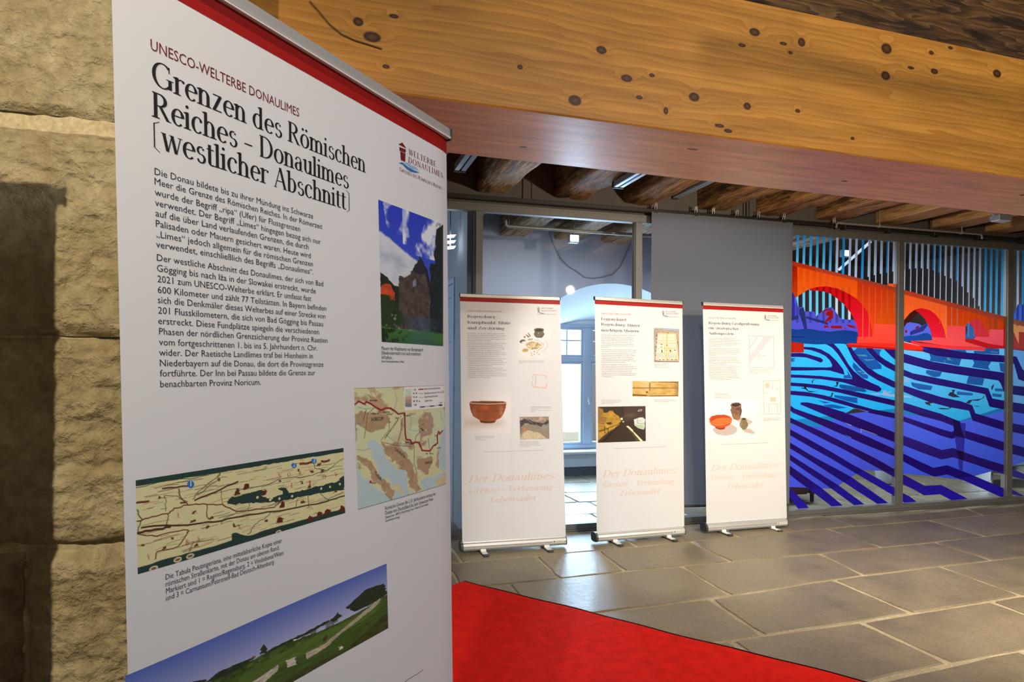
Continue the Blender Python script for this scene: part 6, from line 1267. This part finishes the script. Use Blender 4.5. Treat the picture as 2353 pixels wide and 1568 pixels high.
def pic_b1():
    g = Pic(s1, *z1b([(12,310),(1000,330),(1000,1090),(16,1090)]), 110, 90); f = lambda pts, c, **k: g.fill(z1b(pts), c, **k); X, Y = g.X, g.Y
    g.C[:] = (230,231,235); g.blend(np.exp(-(((X-.45)/.45)**2+((Y-.74)/.13)**2))*.75*(1-np.clip((X-.8)*5, 0, 1)), (196,180,170)); sh = g.C.copy()
    bowl = [(162,480),(170,560),(190,660),(240,760),(330,815),(365,835),(390,885),(480,900),(560,900),(660,890),(695,850),(700,830),(790,790),(850,700),(885,600),(905,480),(850,462),(520,450),(200,460)]
    f(bowl, (150,76,38), var=.25, nz=(8, 10)); f([(162,480),(200,460),(520,450),(850,462),(905,480),(850,505),(520,515),(220,500)], (128,70,44)); f([(220,485),(500,470),(850,475),(700,498),(400,500)], (104,56,38)); g.line(z1b([(165,478),(220,500),(520,512),(850,503),(903,480)]), .02, (216,190,160))
    f([(365,835),(390,885),(480,900),(560,900),(660,890),(695,850),(600,860),(450,858)], (92,42,22)); g.ell(z1b([(500,590)])[0] if 0 else g.uv(z1b([(480,600)])[0]), .1, .1, (208,92,50), .7, 1, px=False); g.ell(g.uv(z1b([(800,660)])[0]), .07, .2, (206,160,120), .6, 1, px=False); g.ell(g.uv(z1b([(260,680)])[0]), .06, .16, (190,130,90), .6, 1, px=False)
    g.line(z1b([(210,520),(500,540),(880,520)]), .012, (112,52,30)); g.line(z1b([(230,660),(500,665),(860,650)]), .01, (120,62,38))
    # fade the picture ground into the paper
    e = np.clip(np.minimum(np.minimum(X*30, (1-X)*8), np.minimum((Y)*8, (1-Y)*10)), 0, 1)[..., None]; g.C = np.array((230,231,235.))*(1-e)+g.C*e
    g.build('printed_bowl', b1, 'printed picture of a reddish brown clay bowl')
    g = Pic(s1, *z1([(1145,420),(1755,430),(1760,1100),(1150,1090)]), 100, 110); f = lambda pts, c, **k: g.fill(z1(pts), c, **k); g.C[:] = (230,231,235)
    f([(1455,500),(1480,478),(1560,470),(1640,482),(1658,510),(1640,545),(1665,590),(1640,640),(1610,670),(1510,668),(1475,640),(1450,590),(1470,548)], (104,100,88), var=.2); f([(1480,505),(1550,485),(1635,500),(1620,530),(1550,540),(1490,530)], (58,52,46)); g.ell(z1([(1545,575)])[0], .03, .035, (190,188,176), .9, .8)
    for q, c in (([(1325,562),(1345,570),(1395,635),(1370,640)], (96,80,70)), ([(1278,600),(1300,602),(1370,650),(1345,662)], (96,80,70)), ([(1245,640),(1285,635),(1280,672),(1255,668)], (110,90,80)), ([(1160,745),(1200,705),(1260,700),(1295,735),(1250,735),(1200,760),(1250,775),(1180,772)], (112,92,80)), ([(1325,700),(1370,680),(1435,685),(1420,715),(1340,722)], (176,160,146)), ([(1212,915),(1240,885),(1310,882),(1350,905),(1320,950),(1240,955)], (190,160,108))): f(q, c, var=.2, nz=(40, 40))
    f([(1280,800),(1330,755),(1430,742),(1540,760),(1595,810),(1580,860),(1500,895),(1410,905),(1330,870)], (206,184,146), var=.55, nz=(30, 30)); 
    for q in ([(1480,708),(1560,725),(1620,790),(1600,860),(1530,925)], [(1600,790),(1650,780),(1640,850),(1525,930)], [(1670,745),(1700,735),(1735,800),(1700,880),(1605,950)]): g.line(z1(q), .008, (170,150,140))
    for q in ((1405,978),(1408,1018),(1458,1002),(1520,965),(1558,998),(1462,946)): g.ell(z1([q])[0], .022, .016, (196,150,96))
    g.build('printed_finds', b1, 'printed picture of a grey pot and metal finds')
    g = Pic(s1, *z1b([(1167,770),(1752,765),(1765,1212),(1180,1225)]), 110, 84); g.warp(.10, 9, 9); f = lambda pts, c, **k: g.fill(z1b(pts), c, **k); X, Y = g.X, g.Y; g.C[:] = (150,140,126)
    g.blend((fbm(X*7, Y*6, 3)-.45)*4*(Y < .35), (196,176,160)); f([(1170,860),(1260,800),(1380,820),(1440,850),(1560,890),(1640,900),(1740,830),(1752,900),(1700,960),(1600,960),(1400,920),(1280,900),(1210,960),(1170,980)], (78,74,78), var=.4, nz=(20, 20)); f([(1180,1225),(1240,1100),(1330,1040),(1560,1100),(1700,1200),(1760,1212)], (206,192,166), var=.15); g.ell(z1b([(1665,975)])[0], .12, .14, (150,148,150), 1, .3); f([(1235,1030),(1285,985),(1310,1005),(1290,1040),(1250,1055)], (222,120,84)); f([(1180,1130),(1270,1050),(1280,1070),(1200,1150)], (196,180,150)); f([(1170,800),(1190,800),(1190,1090),(1172,1100)], (96,92,90), a=.6); g.line(z1b([(1290,810),(1320,830),(1400,880)]), .03, (120,118,118))
    g.build('printed_photo', b1, 'printed photo of an excavation with a buried dish')
    p = Print(s1)
    for q in ([(1440,1395),(1560,1400),(1560,1418),(1445,1415)], [(1590,1402),(1700,1425),(1715,1450),(1710,1500),(1695,1500),(1695,1450),(1680,1440),(1590,1420)], [(1425,1420),(1440,1410),(1445,1440),(1430,1500),(1418,1500)], [(1412,1540),(1425,1540),(1432,1640),(1412,1640)], [(1418,1620),(1432,1615),(1450,1640),(1580,1655),(1580,1675),(1440,1660)], [(1600,1660),(1670,1660),(1690,1630),(1705,1560),(1718,1560),(1710,1640),(1690,1680),(1600,1680)]): p.poly(z1(q))
    p.build('plan_outline', flat('pale_salmon_ink', (232,194,178), .6), b1); p = Print(s1); p.poly(z1([(1480,1420),(1505,1422),(1495,1630),(1470,1625)])); p.build('plan_road', flat('pale_green_ink', (206,212,188), .6), b1)
pic_b1()
z2, z2b, z2f = Z(1370, 700, 8.71), Z(1370, 860, 8.71), Z(1270, 640, 2.488)
b2, s2 = far('middle white roll-up banner of the row, printed with a dark lit passage', [(1366.5,681.4),(1567.8,693),(1371.4,1246.7),(1572.7,1229.7)], 2)
B2 = ['Als Folge der Zerstörung des Kumpfmühler Kastells wurde','das Legionslager Castra Regina oder auch Reginum am','Ufer der Donau gegenüber der Mündung des Flusses','Regen errichtet. Hier stationierte man die 3. Italische','Legion mit einer Stärke von etwa 6.000 Mann. Die','steinerne Bauinschrift vom einstigen Osttor belegt die','Fertigstellung der Umwehrung im Jahr 179 unter Kaiser','Marc Aurel.','Von dem Steinbau mit einer Größe von 540 x 450 m zeugen','sich neben dem Nordtor, Porta Praetoria, dem am besten','erhaltenen römerzeitlichen Denkmal in Bayern, ebenso','Teile der Mauer aus Großquadern im heutigen Stadtbild','wiederfinden. Das Lager umgab auf drei Seiten eine','ausgedehnte Vorstadt, die canabae legionis. Begrenzt','wurde die Zivilbebauung durch die Gräberfelder an deren','Rande im Südwesten, Süden und Osten.','Trotz der monumentalen Umwehrung wurde das','Legionslager ab der Mitte des 3. Jahrhunderts wiederholt','von Germaneneinfällen heimgesucht. Nach der Zerstörung','der Vorstadt zogen sich die verbliebenen Einwohner','hinter die Mauern zurück, als die Truppen im Lager','verringert worden waren. Im 5. Jahrhundert gab man den','Militärstandort auf und nur eine Restbevölkerung führte','die Besiedlung fort.']
Y2 = [(610,795),(648,755),(682,740),(715,750),(750,710),(788,750),(822,765),(855,235),(902,800),(940,800),(978,765),(1013,775),(1048,735),(1085,745),(1118,795),(1152,580),(1196,695),(1231,790),(1266,805),(1302,730),(1337,715),(1372,795),(1406,785),(1442,335)]
far_text(b2, s2, z2, [(92,196),(697,215)], [('Legionslager',(95,315),(612,330)),('Regensburg: Hinter',(95,420),(882,450)),('mächtigen Mauern',(95,538),(860,558))], [(t, y, x) for t, (y, x) in zip(B2, Y2)], 98,
         [('Der Donaulimes:',(285,1138),(718,1112),.0575),('Grenze – Verbindung –',(290,1194),(724,1173),.0455),('Lebensader',(386,1244),(620,1230),.0455)], z2f)
farlogo(b2, s2, z2, 1315, 122, 0.87)
minilines(b2, s2, z2, [(1162,1190,(290,240,90,320),23)]); minilines(b2, s2, z2b, [(108,520,(385,395,370,240),23), (1168,512,(380,440,290),22)])
p = Print(s2); p.line(z2b([(360,1496),(900,1474),(1400,1455)]), .55); p.build('divider_line', M_LGR, b2)
def pic_b2():
    g = Pic(s2, *z2([(1150,465),(1662,490),(1660,1160),(1158,1155)]), 110, 140); f = lambda pts, c, **k: g.fill(z2(pts), c, **k); X, Y = g.X, g.Y; g.C[:] = (176,162,154); g.blend((fbm(X*8, Y*8, 3)-.45)*3, (154,140,140)); f([(1150,465),(1662,490),(1662,530),(1400,510),(1150,480)], (160,178,196)); f([(1150,480),(1300,490),(1500,540),(1662,560),(1662,620),(1150,560)], (178,160,146), var=.2)
    f([(1235,572),(1600,578),(1650,1110),(1190,1120),(1215,800)], (206,196,150)); W_ = (232,228,216); D_ = (120,116,112)
    f([(1250,600),(1395,600),(1395,660),(1240,668)], W_); f([(1425,600),(1570,605),(1585,670),(1425,665)], W_); f([(1230,680),(1400,680),(1400,710),(1225,712)], W_); f([(1425,680),(1580,685),(1585,720),(1425,715)], W_)
    for k in range(4): f([(1232+k*44,732),(1265+k*44,732),(1265+k*44,765),(1230+k*44,766)], W_); f([(1425+k*42,735),(1455+k*42,737),(1457+k*42,768),(1425+k*42,766)], W_)
    for q in ([(1225,790),(1355,785),(1355,870),(1218,875)], [(1385,785),(1440,785),(1445,860),(1385,865)], [(1460,785),(1590,790),(1600,870),(1460,870)], [(1215,890),(1355,885),(1360,970),(1212,975)], [(1385,890),(1440,888),(1440,970),(1385,972)], [(1465,890),(1505,890),(1505,970),(1465,970)], [(1525,890),(1598,895),(1605,970),(1525,970)], [(1215,995),(1400,990),(1400,1085),(1208,1090)], [(1425,990),(1605,990),(1615,1085),(1425,1085)]): f(q, W_)
    for k in range(7): f([(1225+k*27,998),(1233+k*27,998),(1230+k*27,1070),(1220+k*27,1070)], D_, a=.8); f([(1435+k*26,998),(1443+k*26,998),(1446+k*26,1075),(1436+k*26,1075)], D_, a=.8)
    for k in range(5): f([(1255+k*30,604),(1261+k*30,604),(1258+k*30,655),(1251+k*30,655)], D_, a=.7); f([(1440+k*28,606),(1446+k*28,606),(1450+k*28,660),(1443+k*28,660)], D_, a=.7); f([(1475+k*26,795),(1481+k*26,795),(1484+k*26,865),(1477+k*26,865)], D_, a=.7)
    for q in ([(1395,800),(1430,800),(1430,835),(1400,835)], [(1305,905),(1325,905),(1328,965),(1308,965)], [(1470,905),(1495,905),(1495,960),(1478,960)], [(1395,910),(1425,905),(1415,955)], [(1285,795),(1330,795),(1330,808),(1285,810)], [(1290,845),(1330,845),(1330,858),(1290,860)], [(1545,905),(1590,908),(1590,925),(1560,922)]): f(q, (60,58,60))
    g.line(z2([(1235,572),(1215,800),(1190,1120),(1650,1130),(1600,578)]), .012, (222,214,200)); g.line(z2([(1605,580),(1635,800),(1655,1120)]), .016, (120,106,110)); g.line(z2([(1175,1120),(1300,1145),(1640,1140)]), .02, (120,106,110)); f([(1408,575),(1420,575),(1420,1110),(1408,1110)], (214,190,100)); f([(1215,875),(1605,875),(1605,885),(1215,887)], (214,190,100))
    for q in ((1210,620),(1205,690),(1208,760),(1200,850),(1190,930),(1190,1015),(1270,1110),(1345,1110),(1430,1108),(1515,1108),(1590,1108),(1435,568),(1632,760)): g.ell(z2([q])[0], .02, .016, (64,58,60))
    g.build('printed_camp', b2, 'printed bird view of a walled camp with rows of barracks')
    g = Pic(s2, *z2b([(728,140),(1648,150),(1642,448),(726,452)]), 140, 50); f = lambda pts, c, **k: g.fill(z2b(pts), c, **k); X, Y = g.X, g.Y; g.C[:] = (198,164,98); g.C *= (0.82+.36*fbm(X*9, Y*8, 3, 5))[..., None]; g.blend(np.exp(-((X-.3)/.18)**2)*.6*(1-Y), (236,218,176)); g.blend(np.abs(Y-.42-.04*fbm(X*6, Y*0, 2)) < .025, (146,110,56)); g.line(z2b([(1075,170),(1070,330)]), .02, (120,84,40)); g.line(z2b([(740,420),(980,428)]), .08, (92,70,30)); g.line(z2b([(1090,440),(1400,435),(1640,430)]), .05, (110,84,40)); f([(1100,160),(1640,152),(1640,170),(1120,168)], (96,74,40)); g.ell(z2b([(1015,362)])[0], .02, .05, (60,40,20)); g.blend((X > .88)*(X-.88)*5, (120,92,60))
    g.build('printed_inscription', b2, 'printed picture of a yellow carved stone inscription')
    g = Pic(s2, *z2b([(34,655),(985,640),(992,1342),(36,1375)]), 150, 110); g.warp(.02, 20, 20); f = lambda pts, c, **k: g.fill(z2b(pts), c, **k); X, Y = g.X, g.Y; g.C[:] = (62,50,44); g.blend(Y*.6*(1-X), (52,44,24)); f([(540,648),(985,640),(985,860),(640,940),(560,980),(540,900)], (72,60,54)); g.ell(z2b([(680,830)])[0], .2, .09, (112,98,86), .6, 1); f([(540,648),(548,648),(545,900),(538,900)], (36,28,24))
    f([(36,660),(100,685),(140,730),(145,775),(230,770),(270,735),(330,735),(370,790),(450,840),(490,900),(490,950),(450,1020),(340,1100),(240,1160),(120,1260),(36,1330)], (186,146,62), var=.25, nz=(14, 12)); f([(36,660),(130,700),(140,830),(36,830)], (150,116,62)); f([(36,840),(200,860),(200,960),(36,960)], (132,98,56), a=.6)
    for q in ([(36,1140),(160,1110),(170,1050)], [(36,975),(150,985)], [(160,1120),(180,1190)], [(170,1090),(250,1080),(420,1020),(480,970)], [(60,1150),(150,1130),(250,1080)], [(235,1080),(240,1160)]): g.line(z2b(q), .014, (70,48,20))
    f([(200,970),(290,960),(320,980),(290,1015),(220,1005)], (84,60,30)); f([(100,1350),(400,1060),(420,1070),(180,1345)], (40,30,24)); f([(36,1330),(240,1165),(420,1060),(200,1240),(36,1375)], (76,60,44)); f([(600,1045),(640,1035),(735,1120),(745,1145),(940,1342),(885,1342),(735,1165)], (240,232,190)); f([(600,1045),(735,1165),(885,1342),(820,1342),(700,1180)], (96,110,40), a=.5)
    f([(478,880),(530,872),(535,920),(500,925)], (226,220,216)); f([(530,945),(558,945),(560,970),(530,970)], (220,190,150)); f([(755,905),(860,870),(940,865),(975,900),(970,1050),(945,1110),(850,1090),(770,1030)], (206,216,214), var=.1); f([(760,1000),(860,1020),(940,1010),(960,1100),(850,1090)], (178,200,160)); g.line(z2b([(820,910),(830,990),(960,985)]), .008, (110,120,120)); g.line(z2b([(836,738),(870,712),(915,712),(900,735),(850,748),(836,738)]), .014, (206,190,186))
    g.build('printed_photo', b2, 'printed photo of a dark passage with a lit ancient wall')
pic_b2()
z3, z3b, z3f = Z(1615, 710, 9.225), Z(1615, 860, 8.71), Z(1560, 660, 2.613)
b3, s3 = far('right white roll-up banner of the row, printed with an orange bowl and pots', [(1614.7,694.4),(1799.2,702.9),(1623.7,1223.3),(1808.5,1209.5)], 3)
B3 = ['Das gleichzeitig mit dem Legionslager errichtete','Kleinkastell war von einer Zivilsiedlung umgeben, die sich','auf fast einem Kilometer Länge entlang der Donau','erstreckte. Die hölzernen und steinernen Streifenhäuser','von Gewerbetreibenden und Handwerkern waren','mehrfach unterkellert.','Bei Ausgrabungen kamen neben einer Brunnenanlage und','Schmiedewerkstätten zwei Kammern zutage. Im anderen','Gebäude wird die Brauerei gedeutet, denn die baulichen','Einrichtungen umfassten alles zur Bierherstellung','Notwendige.','Das Kastelldorf wurde in den 180er Jahren durch','Germanen zerstört. Dies führte zwar nicht zu seiner','vollständigen Auflassung, doch gingen in den frühen','280er Jahren das Kleinkastell und die Siedlung erneut','weiterer Einfälle endgültig unter.','Es ließen sich zwei Gräberfelder ausmachen. Die Gräber','kamen Begräbnisplatz war wohl zeitgleich mit','dem Kastell angelegt und nur kurz genutzt worden.','Der Friedhof im Nordosten umfasste mindestens','150 Bestattungen, die meisten waren Brandgräber.','Zur Spätphase des Militärpostens mit der vorzeitigen','Befestigung im 4. Jahrhundert zu rechnen, woraus','beigabenlose Körpergräber und drei Brandbestattungen','mit für Germanen üblichen Beigaben.']
Y3 = [(621,690),(655,790),(690,718),(726,770),(760,708),(794,375),(841,805),(876,765),(911,780),(945,708),(977,275),(1022,715),(1058,740),(1093,745),(1129,800),(1162,520),(1208,790),(1243,705),(1277,735),(1312,715),(1346,720),(1383,750),(1417,725),(1452,775),(1487,580)]
far_text(b3, s3, z3, [(115,206),(700,220)], [('Regensburg-Großprüfening:',(118,325),(1210,353)),('ein strategischer',(118,430),(770,450)),('Außenposten',(118,545),(655,555))], [(t, y, x) for t, (y, x) in zip(B3, Y3)], 122,
         [('Der Donaulimes:',(193,1105),(608,1084),.0575),('Grenze – Verbindung –',(195,1159),(617,1140),.0455),('Lebensader',(290,1212),(516,1200),.0455)], z3f)
farlogo(b3, s3, z3, 1298, 128, 0.84)
minilines(b3, s3, z3, [(995,1288,(430,410,90,420,170),22)]); minilines(b3, s3, z3b, [(240,393,(300,270,340,140,320),21), (1215,878,(350,280,350,110),21)])
p = Print(s3); p.line(z3b([(380,1406),(900,1392),(1320,1378)]), .55); p.build('divider_line', M_LGR, b3)
def pic_b3():
    p = Print(s3); p.poly(z3([(1140,572),(1178,574),(1080,740),(990,835),(988,800),(1060,720)])); p.poly(z3([(1285,580),(1472,582),(1300,800),(990,1160),(988,990),(1100,860),(1200,730)])); p.build('river_print', flat('lilac_ink', (206,198,212), .6), b3)
    p = Print(s3)
    for q in ([(980,572),(1500,582),(1505,1256),(988,1250),(980,572)], [(1165,995),(1200,950),(1232,990),(1198,1035),(1165,995)], [(1285,1000),(1295,975),(1315,998)], [(1425,680),(1440,700),(1445,720)], [(1034,620),(1036,650)]): p.line(z3(q), .7)
    p.build('map_lines', M_LGR, b3)
    p = Print(s3)
    for q in ([(1205,140),(1550,135),(1560,800),(1225,800),(1218,550)], [(1205,140),(1215,490)], [(1395,170),(1398,310)], [(1445,310),(1525,295)], [(1325,780),(1325,600),(1490,595),(1500,780)], [(1245,380),(1285,375),(1290,405)]): p.line(z3b(q), 1.5)
    p.poly(z3b([(1345,465),(1460,465),(1462,548),(1345,552)])); c = z3b([(1288,232)])[0]; p.disc(c, 5.6, 6.8); p.build('floor_plan', flat('pale_olive_ink', (196,190,174), .6), b3)
    g = Pic(s3, *z3b([(60,520),(1098,510),(1105,1290),(64,1320)]), 170, 130); f = lambda pts, c, **k: g.fill(z3b(pts), c, **k); X, Y = g.X, g.Y; g.C[:] = (230,231,235); g.blend(np.clip((X+Y-1.05), 0, .5)*.5, (206,200,198))
    SHC = (188,176,172)
    f([(190,1110),(260,1050),(450,1050),(580,1000),(680,1080),(680,1150),(600,1210),(450,1235),(280,1210)], SHC); f([(640,920),(740,870),(860,880),(1000,950),(950,1010),(880,990),(780,980)], SHC); f([(785,1120),(860,1090),(950,1095),(1055,1185),(990,1200),(850,1165)], SHC)
    f([(120,900),(170,845),(280,815),(430,810),(540,845),(588,900),(580,960),(540,1020),(450,1060),(430,1105),(350,1115),(270,1090),(240,1055),(160,1010),(125,960)], (206,84,34)); f([(150,930),(180,860),(300,828),(430,822),(530,855),(560,900),(540,950),(440,990),(300,1010),(200,985)], (226,110,54)); f([(130,920),(175,855),(300,822),(430,820),(540,860),(550,880),(420,870),(280,890),(170,950)], (186,66,30)); g.line(z3b([(125,915),(160,985),(280,1022),(430,1010),(550,960),(583,905)]), .012, (244,160,110)); f([(240,1055),(350,1080),(450,1060),(430,1105),(350,1115),(270,1090)], (150,54,20))
    f([(550,620),(580,585),(650,565),(720,568),(765,600),(768,640),(765,680),(785,730),(770,800),(755,850),(745,905),(690,918),(620,905),(590,850),(570,780),(550,720),(570,670)], (118,88,70), var=.35, nz=(16, 14)); f([(575,630),(600,595),(660,580),(720,585),(745,615),(720,640),(650,655)], (64,50,42)); g.line(z3b([(555,625),(590,655),(660,668),(740,645),(768,612)]), .01, (150,126,106)); f([(600,800),(650,790),(660,850),(690,800),(740,780),(735,900),(690,905),(620,890)], (160,112,78), a=.8)
    f([(770,890),(800,872),(850,878),(868,905),(880,950),(910,1000),(900,1050),(865,1095),(850,1112),(790,1112),(775,1085),(735,1040),(732,990),(765,940)], (128,112,86)); f([(780,900),(810,882),(855,888),(850,915),(800,918)], (56,48,38)); g.ell(z3b([(760,1010)])[0], .035, .08, (160,144,116), .7, 1)
    e = np.clip(np.minimum(np.minimum(X*12, (1-X)*30), np.minimum(Y*10, (1-Y)*10)), 0, 1)[..., None]; g.C = np.array((230,231,235.))*(1-e)+g.C*e
    g.build('printed_pots', b3, 'printed picture of an orange bowl and two brown pots')
pic_b3()

# ---- a further banner just outside the frame at the left (its shadow falls on the stone wall)
def off_banner():
    p = Vector((-1.06, 1.573, 1.893)); L = Vector(S1); k = (2.062-p.z)/(L.z-p.z); c = p+(L-p)*k; u = Vector((-0.965, -0.262, 0)); z0 = 0.015
    rollup('plain white roll-up banner standing beside the stone wall at the far left', tuple(c+u*0.85), tuple(c), (c.x+u.x*.85-.004, c.y+u.y*.85-.02, z0), (c.x-.004, c.y-.02, z0), None, 6, 12, over=0.011)
off_banner()
